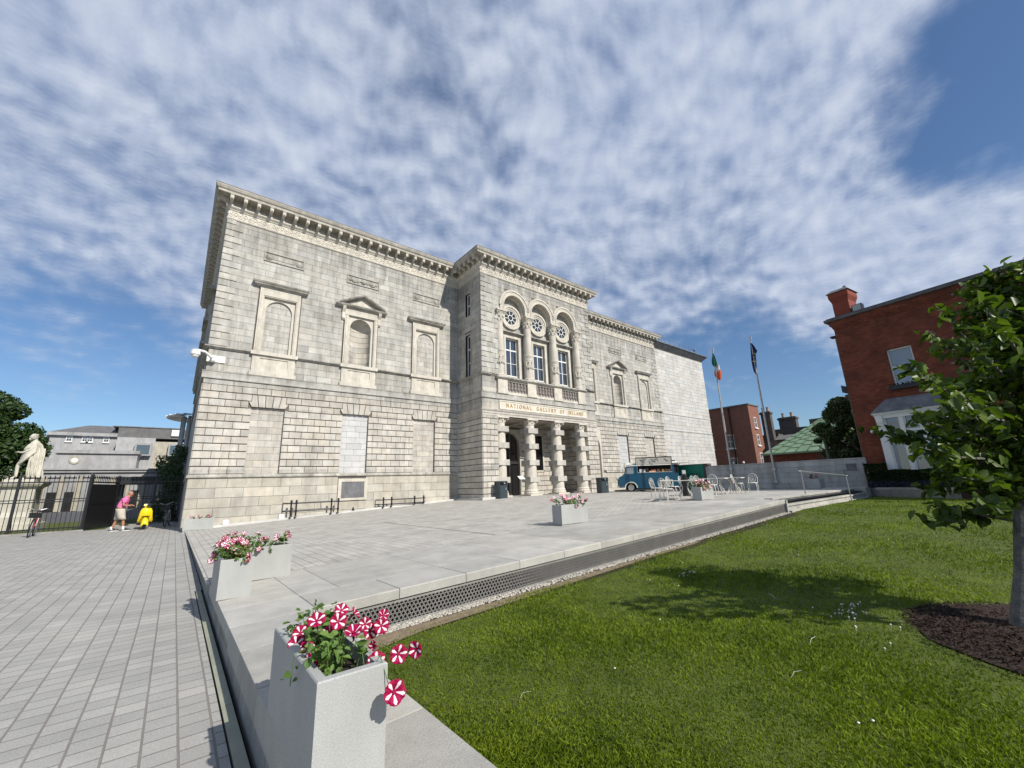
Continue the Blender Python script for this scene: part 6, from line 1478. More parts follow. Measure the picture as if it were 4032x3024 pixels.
# ---------------------------------------------------------------- food truck
def truck():
    t = thing('food_truck', 'vintage blue van turned into a coffee truck, serving hatch raised', 'food truck', (25.03, -6.69, .8), atan2(-.77, .64)); W = 1.85
    # local: x along the body from front wheel, y from the serving side (0) to far side (W), z up
    M_blue = mat('teal_blue_paint', (.002, .062, .115), .35, var=.06, scale=2, spec=.5, coat=.3); M_cr = mat('cream_white_paint', (.68, .66, .58), .4, var=.05, coat=.2)
    def prism(mb, poly, y0, y1, inset=0, tone=0, mi=0): mb.loft([[(x, y0, z) for x, z in poly], [(x, y1, z) for x, z in poly]], tone, mi)
    mb = MB()
    low = [(-.80, .32), (-.84, .60), (-.80, 1.02), (-.52, 1.16), (-.44, 1.20), (3.62, 1.02), (3.66, .98), (3.66, .22), (2.86, .22), (2.78, .50), (2.62, .66), (2.42, .70), (2.2, .66), (2.06, .50), (1.98, .22), (.42, .22), (.36, .42), (.22, .60), (0, .66), (-.22, .60), (-.38, .42), (-.44, .30)]
    low = [(-.80, .32), (-.84, .60), (-.80, 1.02), (-.52, 1.16), (-.44, 1.20), (3.3, 1.22), (3.3, 1.03), (3.66, 1.0), (3.66, .22), (2.86, .22), (2.78, .50), (2.62, .66), (2.42, .70), (2.2, .66), (2.06, .50), (1.98, .22), (.42, .22), (.36, .42), (.22, .60), (0, .66), (-.22, .60), (-.38, .42), (-.44, .30)]
    prism(mb, low, .02, W - .02)
    # upper body around openings: cab, pillars, sill, header
    for (x0, x1, z0, z1) in ((.36, .53, 1.22, 1.9), (2.90, 3.04, 1.22, 1.9), (.53, 2.90, 1.22, 1.30)): mb.box(x0, .02, z0, x1, .07, z1)
    mb.box(.53, .02, 1.84, 2.90, .07, 1.92); mb.box(.36, W - .07, 1.22, 3.3, W - .02, 1.92); mb.box(3.24, .9, 1.2, 3.3, W - .02, 1.9)
    prism(mb, [(-.44, 1.20), (-.40, 1.26), (.40, 1.26), (.40, 1.20)], .02, W - .02); prism(mb, [(-.42, 1.24), (-.24, 1.82), (-.17, 1.82), (-.33, 1.24)], .02, .07); mb.box(.30, .02, 1.24, .40, .07, 1.88); prism(mb, [(-.27, 1.70), (-.20, 1.88), (.40, 1.90), (.40, 1.72)], .02, .07)
    mb.box(-.02, .015, .68, 3.3, .022, .70); mb.box(.40, .012, .25, 1.96, .018, .27)
    for x in (.47, 1.2, 1.95): mb.box(x, .010, .28, x + .012, .02, 1.2)
    mb.build('body', M_blue, t)
    mb = MB(); prof = [(.0, 1.80), (.05, 1.94), (.25, 2.04), (.7, 2.08), (W - .7, 2.08), (W - .25, 2.04), (W - .05, 1.94), (W, 1.80)]
    rg = []
    for (x, dz, zi) in ((-.30, -.08, 0), (-.2, -.02, 0), (.1, 0, 0), (3.1, 0, 0), (3.28, -.02, 0), (3.36, -.1, 0)): rg.append([(x, y, z + dz) for y, z in prof])
    mb.loft(rg); mb.build('roof', M_cr, t)
    mb = MB(); mb.box(3.02, .25, 2.0, 3.2, .45, 2.12); mb.build('roof_vent', M_black, t)
    # windscreen, side window
    mb = MB(); mb.add([(-.40, .08, 1.25), (-.40, W - .08, 1.25), (-.22, W - .08, 1.84), (-.22, .08, 1.84)], [(0, 1, 2, 3)]); mb.build('windscreen', M_glass, t)
    mb = MB(); mb.add([(-.33, .045, 1.26), (.30, .045, 1.26), (.30, .045, 1.72), (-.22, .045, 1.72)], [(0, 1, 2, 3)]); mb.build('side_window', glassmat('truck_side_glass', (.25, .27, .27), .1), t)
    # interior
    mb = MB(); mb.box(.5, .5, 1.0, 2.9, 1.7, 1.9); mb.build('interior', M_dark, t); mb = MB(); mb.box(.53, .02, 1.30, 2.90, .46, 1.33); mb.box(.53, .05, 1.3, .56, .5, 1.84); mb.box(2.87, .05, 1.3, 2.90, .5, 1.84); mb.build('counter', mat('counter_top', (.42, .40, .36), .5), t)
    R_ = random.Random(6); mb = MB(); cs = [mat('goods_%d' % i, c, .5) for i, c in enumerate(((.6, .45, .25), (.4, .05, .04), (.65, .62, .55), (.12, .08, .05), (.5, .35, .05)))]
    for i in range(26): x = 1.5 + 1.3 * R_.random(); mb.lathe((x, .12 + .3 * R_.random(), 1.33), [(.03, 0), (.03, .13), (.012, .17), (.012, .2)], 8, mi=R_.randrange(5))
    mb.box(1.35, .1, 1.33, 1.8, .35, 1.41, mi=0); mb.box(1.5, .14, 1.41, 1.75, .3, 1.5, mi=1); mb.box(.98, .2, 1.33, 1.1, .3, 1.55, mi=2); mb.box(1.15, .3, 1.33, 1.33, .45, 1.62, mi=3)
    mb.build('goods', cs, t); mb = MB(); mb.box(.68, .03, 1.32, .88, .04, 1.56); mb.build('menu_card', M_white, t)
    # raised hatch with lettering
    hx = Matrix.Translation((0, 0, 1.87)) @ Matrix.Rotation(radians(13), 4, 'X')
    mb = MB(); mb.box(.47, 0, .0, 2.92, .03, .50); mb.xform(hx); ha = mb.build('serving_hatch', mat('hatch_panel', (.62, .59, .50), .5, var=.06), t)
    mb = MB(); mb.box(.45, -.012, .48, 2.94, .04, .52); mb.box(.45, -.012, 0, .475, .04, .5); mb.box(2.915, -.012, 0, 2.94, .04, .5)
    for x in (.72, 2.40):
        i0 = len(mb.v); mb.box(x, -.012, .17, x + .32, -.003, .20); mb.xform(Matrix.Translation((x + .16, 0, .28)) @ Matrix.Rotation(radians(38), 4, 'Y') @ Matrix.Translation((-x - .16, 0, -.19)), i0)
    for s_, a0 in ((-1, 2.2), (1, -.9)): mb.torus((1.70 + s_ * .05, -.008, .26), .24, .008, (0, 1, 0), 12, 4, a0=a0, a1=a0 + 1.9)
    mb.xform(hx); mb.build('hatch_trim', M_black, ha)
    for i, w_ in enumerate(('Master', 'Chefs')):
        cu = bpy.data.curves.new('txt', 'FONT'); cu.body = w_; cu.size = .135; cu.align_x = 'CENTER'; cu.extrude = .002; ob = bpy.data.objects.new('txt', cu); COL.objects.link(ob); dg = bpy.context.evaluated_depsgraph_get(); dg.update(); me = bpy.data.meshes.new_from_object(ob.evaluated_get(dg)); bpy.data.objects.remove(ob)
        me.materials.clear(); me.materials.append(M_black); o = bpy.data.objects.new('lettering', me); COL.objects.link(o); o.parent = ha; o.matrix_local = hx @ Matrix.Translation((1.70, -.006, .29 - i * .13)) @ Matrix.Rotation(radians(90), 4, 'X')
    mb = MB()
    for x in (.55, 2.85): mb.tube([(x, .05, 1.5), (x, -.28, 2.2)], .012, 5)
    mb.build('hatch_stay', M_steel, t)
    # rear flap and doorway
    mb = MB(); mb.box(3.04, .05, 1.02, 3.3, .5, 1.86); mb.build('rear_doorway', M_dark, t)
    mb = MB(); mb.box(3.0, -.1, 1.90, 4.15, .85, 1.93); mb.build('rear_awning', M_cr, t); mb = MB(); mb.tube([(3.3, 0, 1.3), (3.32, -.02, 1.7), (3.5, -.05, 1.9)], .018, 6); mb.build('awning_stay', M_black, t)
    # wheels, arches, lights, bumper
    def wheel(x):
        mb = MB(); mb.lathe((x, .28, .30), [(.18, -.08), (.29, -.08), (.315, -.05), (.315, .05), (.29, .08), (.18, .08)], 28, axis=(0, -1, 0)); w = mb.build('wheel', mat('tyre_%d' % int(x * 10), (.02, .02, .02), .8), t)
        mb = MB(); mb.lathe((x, .20, .30), [(.0, -.02), (.195, -.02), (.21, .02), (.16, .0), (.10, .015), (.07, .035), (0, .04)], 24, axis=(0, -1, 0)); 
        for k in range(6): a = k * pi / 3; mb.ball((x + .11 * cos(a), .175, .30 + .11 * sin(a)), .018, 6)
        mb.build('hubcap', M_cr, w); return w
    wheel(0.0); wheel(2.42)
    mb = MB()
    for x in (0.0, 2.42): mb.lathe((x, W - .28, .30), [(.18, -.08), (.29, -.08), (.315, -.05), (.315, .05), (.29, .08), (.18, .08)], 20, axis=(0, 1, 0))
    mb.box(-.3, .4, .18, 3.5, 1.5, .24); mb.tube([(.6, .5, .1), (.95, .3, .02)], .03, 5); mb.build('chassis', M_dark, t)
    mb = MB()
    for (cx_, R1) in ((0, .38),):
        rg = []
        for k in range(17): a = pi * k / 16; rg.append([(cx_ + (R1) * cos(a), -.03, .28 + R1 * sin(a)), (cx_ + (R1 + .07) * cos(a), -.03, .28 + (R1 + .05) * sin(a)), (cx_ + (R1 + .07) * cos(a), .06, .28 + (R1 + .05) * sin(a)), (cx_ + R1 * cos(a), .06, .28 + R1 * sin(a))])
        mb.loft(rg)
    for a_, b_, c_, d_ in ((2.0, 2.86, .68, .76), (2.0, 2.07, .25, .68), (2.79, 2.86, .25, .68)): mb.box(a_, -.03, c_, b_, .06, d_)
    mb.build('wheel_arch_trim', M_cr, t)
    for yy in (.18, W - .18): mb = MB(); mb.ball((-.86, yy, .92), .10, 12, 0, 0, (.8, 1, 1)); mb.build('headlight', mat('headlamp_%d' % int(yy * 10), (.7, .72, .7), .1), t)
    mb = MB(); mb.box(-.92, .0, .34, -.84, W, .44); mb.box(-.88, .02, .30, -.45, .03, .44); mb.build('bumper', M_steel, t)
    mb = MB(); mb.box(-.86, .35, .45, -.845, W - .35, 1.0); mb.build('grille', mat('grille_dark', (.05, .07, .08), .5), t)
    mb = MB(); mb.tube([(-.36, .02, 1.5), (-.48, -.14, 1.52)], .01, 5); mb.box(-.5, -.2, 1.42, -.47, -.1, 1.62); mb.build('mirror', M_black, t)
    mb = MB(); mb.box(2.06, .44, .24, 2.8, .46, .68); mb.box(-.36, .44, .24, .36, .46, .6); mb.build('wheel_well', M_void, t)
truck()
# coffee machine stand near the tables
t = thing('counter_dispenser', 'small dark dispenser with a white sign between the cafe chairs and the truck', 'dispenser', (17.35, -15.08, .85)); mb = MB(); mb.cbox(-.12, -.12, 0, .12, .12, .80, .02); mb.lathe((0, 0, .80), [(.10, 0), (.11, .10), (.09, .16)], 12); mb.build('body', M_black, t); mb = MB(); mb.box(-.14, -.02, .95, .14, .02, 1.12); mb.build('sign', M_bgstone, t)
# ---------------------------------------------------------------- cafe furniture
def cafe_chair(label, x, y, rz, src=None):
    if src: return dup(src, loc=(x, y, TZ(x, y)), rz=rz, label=label)
    t = thing('cafe_chair', label, 'chair', (x, y, TZ(x, y)), rz, 'white wrought-iron cafe chairs'); w = .012     # faces -Y local, back at +Y
    mb = MB(); mb.lathe((0, 0, .445), [(.0, 0), (.20, 0), (.215, .01), (.20, .022), (0, .018)], 20); mb.torus((0, 0, .45), .21, .013, (0, 0, 1), 20, 6); mb.build('seat', M_iron, t)
    for sx in (-1, 1):
        for sy_ in (-1, 1):
            mb = MB(); mb.tube([(sx * .15, sy_ * .15, .45), (sx * .19, sy_ * .19, .30), (sx * .17, sy_ * .17, .12), (sx * .22, sy_ * .23, .0)], [w, w, w, w * .9], 6); mb.build('leg', M_iron, t)
    mb = MB(); pts = [(-.18, .15, .45), (-.19, .20, .58)] + [(-.19 * cos(a), .22 + .03 * sin(a), .66 + .21 * sin(a)) for a in [pi * k / 10 for k in range(11)]] + [(.19, .20, .58), (.18, .15, .45)]; mb.tube(pts, w, 6)
    for sx in (-1, 1):
        mb.tube([(sx * .03, .17, .46), (sx * .12, .21, .58), (sx * .13, .23, .70), (sx * .06, .24, .80), (sx * .02, .24, .74), (sx * .06, .235, .69)], .009, 5); mb.torus((sx * .08, .235, .62), .045, .008, (0, 1, 0), 12, 4)
    mb.tube([(0, .17, .46), (0, .235, .66), (0, .25, .86)], .009, 5); mb.build('backrest', M_iron, t)
    return t
def cafe_table(label, x, y, rz, src=None, R=.42):
    if src: return dup(src, loc=(x, y, TZ(x, y)), rz=rz, label=label)
    t = thing('cafe_table', label, 'table', (x, y, TZ(x, y)), rz, 'white wrought-iron cafe tables'); mb = MB(); mb.cbox(-R * 1.25, -R, .70, R * 1.25, R, .725, .006); mb.box(-R * 1.25, -R, .685, R * 1.25, -R + .02, .70); mb.box(-R * 1.25, R - .02, .685, R * 1.25, R, .70); mb.build('tabletop', M_iron, t)
    for sx in (-1, 1):
        for sy_ in (-1, 1):
            mb = MB(); mb.tube([(sx * .34, sy_ * .22, .70), (sx * .20, sy_ * .14, .60), (sx * .12, sy_ * .09, .46), (sx * .20, sy_ * .13, .30), (sx * .32, sy_ * .20, .22), (sx * .30, sy_ * .20, .14), (sx * .24, sy_ * .16, .12), (sx * .26, sy_ * .17, .18)], .013, 6); mb.tube([(sx * .20, sy_ * .13, .30), (sx * .30, sy_ * .2, .12), (sx * .40, sy_ * .26, 0)], .012, 6); mb.build('leg', M_iron, t)
    return t
c0 = cafe_chair('white iron chair at the left end of the cafe tables, nearest to us', 14.4, -15.95, radians(75)); tb0 = cafe_table('white iron table just left of the planter with pink flowers', 15.3, -16.2, radians(25))
cafe_chair('white iron chair close behind the leftmost one', 15.15, -15.05, radians(60), c0); cafe_chair('white iron chair with its round back in front of the truck wheel', 16.0, -15.3, radians(5), c0)
cafe_chair('white iron chair half hidden behind the pink-flowered planter', 16.95, -16.45, radians(-80), c0)
tb1 = cafe_table('white iron table behind the dispenser', 18.4, -15.0, radians(20), tb0)
cafe_chair('white iron chair with its round back before the green banner, leftmost of three', 18.3, -14.55, radians(8), c0); cafe_chair('white iron chair with its round back before the green banner, middle of three', 19.3, -14.6, radians(-5), c0); cafe_chair('white iron chair with its round back before the green banner, rightmost of three', 18.9, -15.0, radians(-12), c0)
tb2 = cafe_table('white iron table farthest right, before the granite wall', 19.65, -16.15, radians(15), tb0); tb3 = cafe_table('white iron table beside the farthest right one', 18.75, -15.85, radians(15), tb0)
cafe_chair('white iron chair with its round back at the right-hand table', 20.25, -16.1, radians(8), c0); cafe_chair('white iron chair turned sideways at the far right end of the tables', 20.6, -16.6, radians(-78), c0)
# security camera bits on red house handled below

# ================================================================ RED BRICK HOUSE
t = thing('red_brick_house', 'shaded red brick house with a white-framed bay window on the right', 'house')
FH = Fr((HC.x, HC.y), (-HD.x, -HD.y), (HN.x, HN.y))      # u runs towards the camera along the facade
mb = MB(); Lh = 15.0
plate(mb, FH, 0, Lh, .4, 9.75, -.4, 0, [(1.9, 2.86, 5.73, 7.56), (5.5, 6.46, 5.73, 7.56), (9.1, 10.06, 5.73, 7.56)])
fbox(mb, FH, .02, Lh, .4, 9.7, -9, -.4)
for i, z in enumerate((9.30, 9.38, 9.46)): fbox(mb, FH, -.02 - .03 * i, Lh, z, z + .078, -9 - .0, .02 + .035 * i)
fbox(mb, FH, -.14, Lh, 9.54, 9.76, -9, .11)
for i in range(int(Lh / .24)): fbox(mb, FH, .05 + i * .24, .16 + i * .24, 9.26, 9.30, -.01, .04)
wallh = mb.build('wall', M_brick, t)
mb = MB(); fbox(mb, FH, -.30, Lh, 9.76, 9.90, -9, .26); fbox(mb, FH, -.2, Lh, 9.90, 9.96, -9, .18); mb.loft([[FH(0.9, 9.96, -.05), FH(Lh, 9.96, -.05), FH(Lh, 9.96, -8), FH(.9, 9.96, -8)], [FH(1.2, 10.6, -3), FH(Lh, 10.6, -3), FH(Lh, 10.6, -5), FH(1.2, 10.6, -5)]]); mb.build('eaves', mat('dark_slate_eaves', (.10, .10, .105), .7, var=.3, scale=4), t)
mb = MB(); fbox(mb, FH, -.32, -.1, 8.95, 9.05, -.5, -.2); mb.tube([FH(-.08, 9.0, -.3), FH(-.08, 1, -.3)], .06, 6); mb.build('downpipe', M_black, t)
mb = MB(); fbox(mb, FH, .16, .90, 9.90, 10.95, -1.1, -.08); 
for i, z in enumerate((10.82, 10.90, 10.98, 11.06)): fbox(mb, FH, .15 - .025 * i, .91 + .025 * i, z, z + .078, -1.11 - .03 * i, -.07 + .03 * i)
fbox(mb, FH, .07, .99, 11.14, 11.36, -1.2, .02); ch = mb.build('chimney', mat('bright_red_brick', (.22, .05, .028), .85, var=.2, scale=8, tonek=.1), t)
mb = MB(); mb.loft([[FH(.0, 11.38, .08), FH(1.06, 11.38, .08), FH(1.06, 11.38, -1.26), FH(0, 11.38, -1.26)], [FH(.2, 11.56, -.12), FH(.86, 11.56, -.12), FH(.86, 11.56, -1.06), FH(.2, 11.56, -1.06)]]); mb.lathe(FH(.75, 11.55, -.5), [(.09, 0), (.08, .2)], 8); mb.build('chimney_cap', M_lead, ch)
def hwin(u0, u1, z0, z1):
    w = sash('window', FH, u0, u1, z0, z1, -.2, 1, [((z0 + z1) / 2, .07)], t, .07, glassmat('house_pane', (.10, .12, .13), .15) if 'house_pane' not in MATS else MATS['house_pane']); mb = MB(); fbox(mb, FH, u0 - .1, u1 + .1, z0 - .12, z0, -.2, .1); mb.build('sill', M_slate, w)
for u in (1.9, 5.5, 9.1): hwin(u, u + .96, 5.73, 7.56)
# bay window with lead roof
bay = thing('bay_window', None, None); bay.parent = t; 
mb = MB(); b0u, b1u, pj = 1.02, 3.62, .55
for (a, b) in ((b0u, b0u + .30), (1.90, 2.04), (2.60, 2.74), (b1u - .30, b1u)): fbox(mb, FH, a, b, .9, 4.2, .02, pj)
fbox(mb, FH, b0u - .02, b1u + .02, 4.14, 4.28, .01, pj + .02); fbox(mb, FH, b0u - .05, b1u + .05, 4.28, 4.36, .01, pj + .06); fbox(mb, FH, b0u - .1, b1u + .1, 4.36, 4.42, .01, pj + .12)
for (a, b) in ((b0u + .30, 1.90), (2.04, 2.60), (2.74, b1u - .30)): fbox(mb, FH, a, b, 3.44, 3.54, .10, pj - .04); fbox(mb, FH, a, b, .9, 1.3, .10, pj - .04); fbox(mb, FH, a, a + .06, .9, 4.14, .1, pj - .06); fbox(mb, FH, b - .06, b, .9, 4.14, .1, pj - .06)
for i in range(30): fbox(mb, FH, b0u + i * .088, b0u + .045 + i * .088, 4.31, 4.36, pj + .05, pj + .09)
for u in (b0u + .02, b1u - .28): fbox(mb, FH, u, u + .26, 3.95, 4.28, pj, pj + .10); fbox(mb, FH, u + .03, u + .23, 3.7, 3.95, pj, pj + .05)
mb.build('frame', M_white, bay); mb = MB(); fbox(mb, FH, b0u + .1, b1u - .1, .9, 4.2, .12, pj - .12); mb.build('pane', M_dglass, bay)
mb = MB(); fbox(mb, FH, 1.36, 1.5, 1.2, 3.4, pj - .115, pj - .10); fbox(mb, FH, 1.36, 1.86, 3.62, 3.95, pj - .115, pj - .10); mb.build('curtain', mat('net_curtain', (.35, .36, .36), .9), bay)
mb = MB(); mb.loft([[FH(b0u - .13, 4.42, .01), FH(b1u + .13, 4.42, .01), FH(b1u + .13, 4.42, pj + .15), FH(b0u - .13, 4.42, pj + .15)], [FH(b0u + .42, 5.12, .005), FH(b1u - .35, 5.12, .005), FH(b1u - .35, 5.12, .06), FH(b0u + .42, 5.12, .06)]]); mb.build('lead_roof', M_lead, bay)
m = MB(); fbox(m, FH, .98, 1.42, 9.98, 10.36, -.35, -.02); m2 = MB(); fbox(m2, FH, 1.02, 1.38, 10.02, 10.33, -.02, .0); tt = thing('roof_floodlight', 'square black floodlight on the eaves beside the red chimney', 'floodlight'); m.build('housing', M_black, tt); m2.build('lens', mat('flood_lens', (.35, .36, .37), .2), tt)
m = MB(); m.ball(FH(.62, 3.60, .06), .09, 10); m.lathe(FH(.62, 3.60, 0), [(.07, 0), (.09, .05)], 10, axis=tuple(HN)); tag(m.build('dome_camera', M_white), 'small round white camera on the red brick wall left of the bay window', 'security camera')
m = MB(); m.box(0, 0, 0, .1, .1, .1); m.v = [tuple(FH(-.02 - p[0] * 3.2, 5.7 + p[2] * 4 + p[0] * 1.5, -.3 + p[1])) for p in m.v]; m.tube([FH(-.02, 5.55, -.3), FH(-.3, 5.5, -.3)], .03, 5); tag(m.build('wall_floodlight', M_black), 'black floodlight sticking out of the house corner against the sky', 'floodlight')
m = MB(); fbox(m, FH, 1.7, 3.05, 5.50, 5.66, 0, .22); wb = m.build('window_box', M_black); tag(wb, 'dark planted window box under the upper window of the red house', 'window box')
rng = np.random.default_rng(3); P = np.array([tuple(FH(1.72 + 1.3 * rng.random(), 5.66 + .14 * rng.random(), .04 + .16 * rng.random())) for i in range(240)]); lm = leaf_mesh('plants', P, np.tile([-.5, 0, .8], (240, 1)), .07, M_hedge, wb, 2)
# ================================================================ LEFT SIDE: RAILINGS, STATUE, PERSON, SCOOTER, BICYCLES
def railing(label, A, B, h=2.62, step=.17, posts=()):
    A, B = Vector((A[0], A[1], 0)), Vector((B[0], B[1], 0)); L_ = (B - A).length; d = (B - A) / L_; t = thing('iron_railing', label, 'railing', A, atan2(d.y, d.x)); n = int(L_ / step)
    mb = MB()
    for i in range(n + 1):
        x = L_ * i / n; mb.tube([(x, 0, .06), (x, 0, h)], .016, 4); mb.lathe((x, 0, h), [(.016, 0), (.034, .05), (.024, .12), (.002, .22)], 5)
    mb.build('bars', M_black, t); mb = MB()
    for z, r in ((h - .14, .03), (1.62, .022), (1.50, .022), (.20, .03)): mb.box(0, -r, z - r, L_, r, z + r)
    mb.build('rails', M_black, t)
    for x in posts: mb = MB(); mb.box(x - .05, -.05, .06, x + .05, .05, h + .1); mb.lathe((x, 0, h + .1), [(.06, 0), (.03, .06), (.05, .12), (.002, .26)], 6); mb.tube([(x, 0, 1.2), (x, .5, .1)], .02, 5); mb.build('post', M_black, t)
    return t
railing('black iron railing in front of the statue, left of the gate', (-11.5, 6.5), (-3.95, 6.5), posts=(2.5, 5.0, 7.5))
railing('black iron railing between the gate and the gallery corner', (-3.1, 9.1), (-.12, 9.1), posts=(1.7, 2.95))
t = thing('iron_gate', 'dark sheeted iron gate leaf standing open', 'gate', (-3.95, 6.5, 0), atan2(2.6, .85)); mb = MB(); L_ = 2.73; mb.box(0, -.03, .08, L_, .03, 2.35)
for z in (2.42, 1.3, .1): mb.box(0, -.05, z, L_, .05, z + .07)
mb.build('panel', M_black, t); mb = MB()
for i in range(16): x = L_ * (i + .5) / 16; mb.tube([(x, 0, 2.4), (x, 0, 2.66)], .014, 4); mb.lathe((x, 0, 2.62), [(.016, 0), (.034, .05), (.024, .12), (.002, .22)], 5)
mb.build('spikes', M_black, t)
for x in (0, L_): mb = MB(); mb.box(x - .06, -.06, 0, x + .06, .06, 2.72); mb.ball((x, 0, 2.78), .09, 8); mb.build('post', M_black, t)
t = thing('black_shelter', 'low black flat-roofed shelter just beyond the railing', 'shelter', (-2.9, 13.5, 0)); mb = MB(); mb.box(-.7, 0, 2.45, 2.6, 1.5, 2.95); mb.build('roof', M_black, t)
for x in (1.9,): mb = MB(); mb.box(x - .15, .1, 0, x + .35, .5, 2.45); mb.build('post', M_black, t)
mb = MB(); mb.box(-.7, 1.3, 0, -.3, 1.5, 2.45); mb.build('post', M_black, t)
for (x, y) in ((-3.9, 8.5), (-1.1, 12.0)):
    t = thing('path_light', 'small white path light on a post beyond the railing, %s' % ('left of the gate' if x < -2 else 'near the scooter'), 'path light', (x, y, 0)); mb = MB(); mb.tube([(0, 0, 0), (0, 0, .85)], .03, 6); mb.build('post', M_black, t); mb = MB(); mb.box(-.12, -.12, .85, .12, .12, .92); mb.build('lamp_head', M_white, t)
# ---- statue
def skin_obj(name, joints, edges, radii, mat_, parent=None, sub=2, root=0, smooth=True):
    me = bpy.data.meshes.new(name); me.from_pydata([tuple(j) for j in joints], edges, []); me.materials.append(mat_)
    o = bpy.data.objects.new(name, me); COL.objects.link(o)
    o.modifiers.new('Skin', 'SKIN')
    if not me.skin_vertices: me.skin_vertices.new() if hasattr(me.skin_vertices, 'new') else None
    sv = me.skin_vertices[0].data
    for i, r in enumerate(radii): sv[i].radius = (r, r) if not isinstance(r, tuple) else r; sv[i].use_root = (i == root)
    s = o.modifiers.new('Sub', 'SUBSURF'); s.levels = sub; s.render_levels = sub
    o.modifiers['Skin'].use_smooth_shade = smooth
    dg = bpy.context.evaluated_depsgraph_get(); dg.update(); me2 = bpy.data.meshes.new_from_object(o.evaluated_get(dg)); nm = o.name; bpy.data.objects.remove(o)
    me2.materials.clear(); me2.materials.append(mat_)
    o = bpy.data.objects.new(name, me2); COL.objects.link(o)
    if smooth: me2.polygons.foreach_set('use_smooth', [True] * len(me2.polygons))
    if parent is not None: o.parent = parent
    return o
M_mar = mat('weathered_marble', (.56, .53, .45), .75, var=.14, scale=3, bump=.2, tonek=.1, stain=.25)
def statue():
    t = thing('statue_of_robed_man', 'white marble statue of a robed man stepping forward on a stone pedestal', 'statue', (-7.45, 11.8, 0))
    mb = MB()
    mb.box(-1.2, -1.2, 0, 1.2, 1.2, .35); mb.box(-1.05, -1.05, .35, 1.05, 1.05, .75); mb.box(-.75, -.75, .75, .75, .75, 2.35)
    moulding(mb, [(-.75, .75), (-.75, -.75), (.75, -.75), (.75, .75), (-.75, .75)], [(-.1, 2.25), (.05, 2.27), (.08, 2.35), (.2, 2.40), (.28, 2.52), (.30, 2.62), (-.1, 2.66)]); moulding(mb, [(-.75, .75), (-.75, -.75), (.75, -.75), (.75, .75)], [(-.1, .75), (.2, .75), (.14, .9), (.02, .98), (-.1, 1)])
    mb.box(-.62, -.6, 2.64, .62, .6, 2.82); mb.build('pedestal', mat('pedestal_stone', (.47, .45, .38), .8, var=.12, scale=2, stain=.2, bump=.3), t)
    Z = 2.82; S_ = 1.48     # figure 2.65 m tall, facing -X (left)
    def q(x, y, z): return Vector((x * S_ + .08, y * S_, z * S_ + Z))
    J = [q(.05, 0, .95), q(.03, 0, 1.12), q(.05, 0, 1.30), q(.10, 0, 1.42), q(.06, 0, 1.52), q(.02, 0, 1.62), q(.00, 0, 1.72),
         q(-.05, -.10, .92), q(-.24, -.10, .52), q(-.22, -.10, .10), q(-.33, -.10, .03), q(-.45, -.10, .025),
         q(.10, .10, .92), q(.10, .10, .50), q(.12, .10, .09), q(-.0, .10, .03), q(-.1, .1, .025),
         q(.10, -.17, 1.38), q(.02, -.26, 1.12), q(-.16, -.22, 1.02), q(-.27, -.2, 1.03),
         q(.12, .17, 1.38), q(.18, .26, 1.12), q(.08, .24, .95), q(0, .22, .92)]
    E_ = [(0, 1), (1, 2), (2, 3), (3, 4), (4, 5), (5, 6), (0, 7), (7, 8), (8, 9), (9, 10), (10, 11), (0, 12), (12, 13), (13, 14), (14, 15), (15, 16), (3, 17), (17, 18), (18, 19), (19, 20), (3, 21), (21, 22), (22, 23), (23, 24)]
    r = [.17, .16, .18, .13, .055, .085, .07, .10, .065, .045, .045, .03, .10, .065, .045, .045, .03, .07, .05, .038, .03, .07, .05, .038, .03]
    fig = skin_obj('figure', J, E_, [x * S_ for x in r], M_mar, t, 2)
    fc = MB()   # face, hair and beard
    fc.ball(q(-.01, 0, 1.66), .115 * S_, 14, 0, 0, (1.0, .85, 1.15)); fc.ball(q(-.11, 0, 1.66), .022 * S_, 8, 0, 0, (1.2, .7, 1.6)); fc.ball(q(-.09, 0, 1.575), .05 * S_, 10, 0, 0, (1.0, 1, 1.1)); fc.ball(q(-.10, 0, 1.61), .018 * S_, 8, 0, 0, (1, 1.8, .6))
    for s_ in (-1, 1): fc.ball(q(-.1, s_ * .035, 1.68), .014 * S_, 6); fc.ball(q(.0, s_ * .1, 1.65), .025 * S_, 6, 0, 0, (.8, .4, 1.3))
    for i in range(26): a = i * 2.4; z = 1.58 + .17 * (i / 26); rr = .105; fc.ball(q(.03 + rr * .8 * abs(cos(a)) * .6, rr * sin(a), z), .035 * S_, 6)
    fc.build('head_details', M_mar, t, smooth=True)
    cl = MB(); rg = []; n = 44         # long robe with deep folds, open at the front leg
    for (z, rx, ry, ox, amp) in ((.06, .27, .25, .16, .030), (.2, .265, .25, .16, .032), (.45, .26, .25, .14, .030), (.7, .26, .25, .12, .026), (.92, .26, .26, .08, .02), (1.08, .25, .25, .06, .018), (1.22, .24, .25, .07, .014), (1.34, .20, .23, .08, .010), (1.43, .12, .17, .09, .006), (1.50, .075, .09, .08, .002)):
        ring_ = []
        for k in range(n):
            a = 2 * pi * k / n; fo = amp * (sin(9 * a + z * 3) + .6 * sin(17 * a - z * 5)); c_ = cos(a); 
            cut = 0
            if z < .85 and c_ < -.1: cut = .17 * min(1, (-.1 - c_) * 2.2)
            ring_.append(q(ox + (rx + fo - cut) * c_, (ry + fo) * sin(a), z))
        rg.append(ring_)
    cl.loft(rg); cl.build('robe', M_mar, t, smooth=False)
    dr = MB()                       # diagonal swags of the cloak
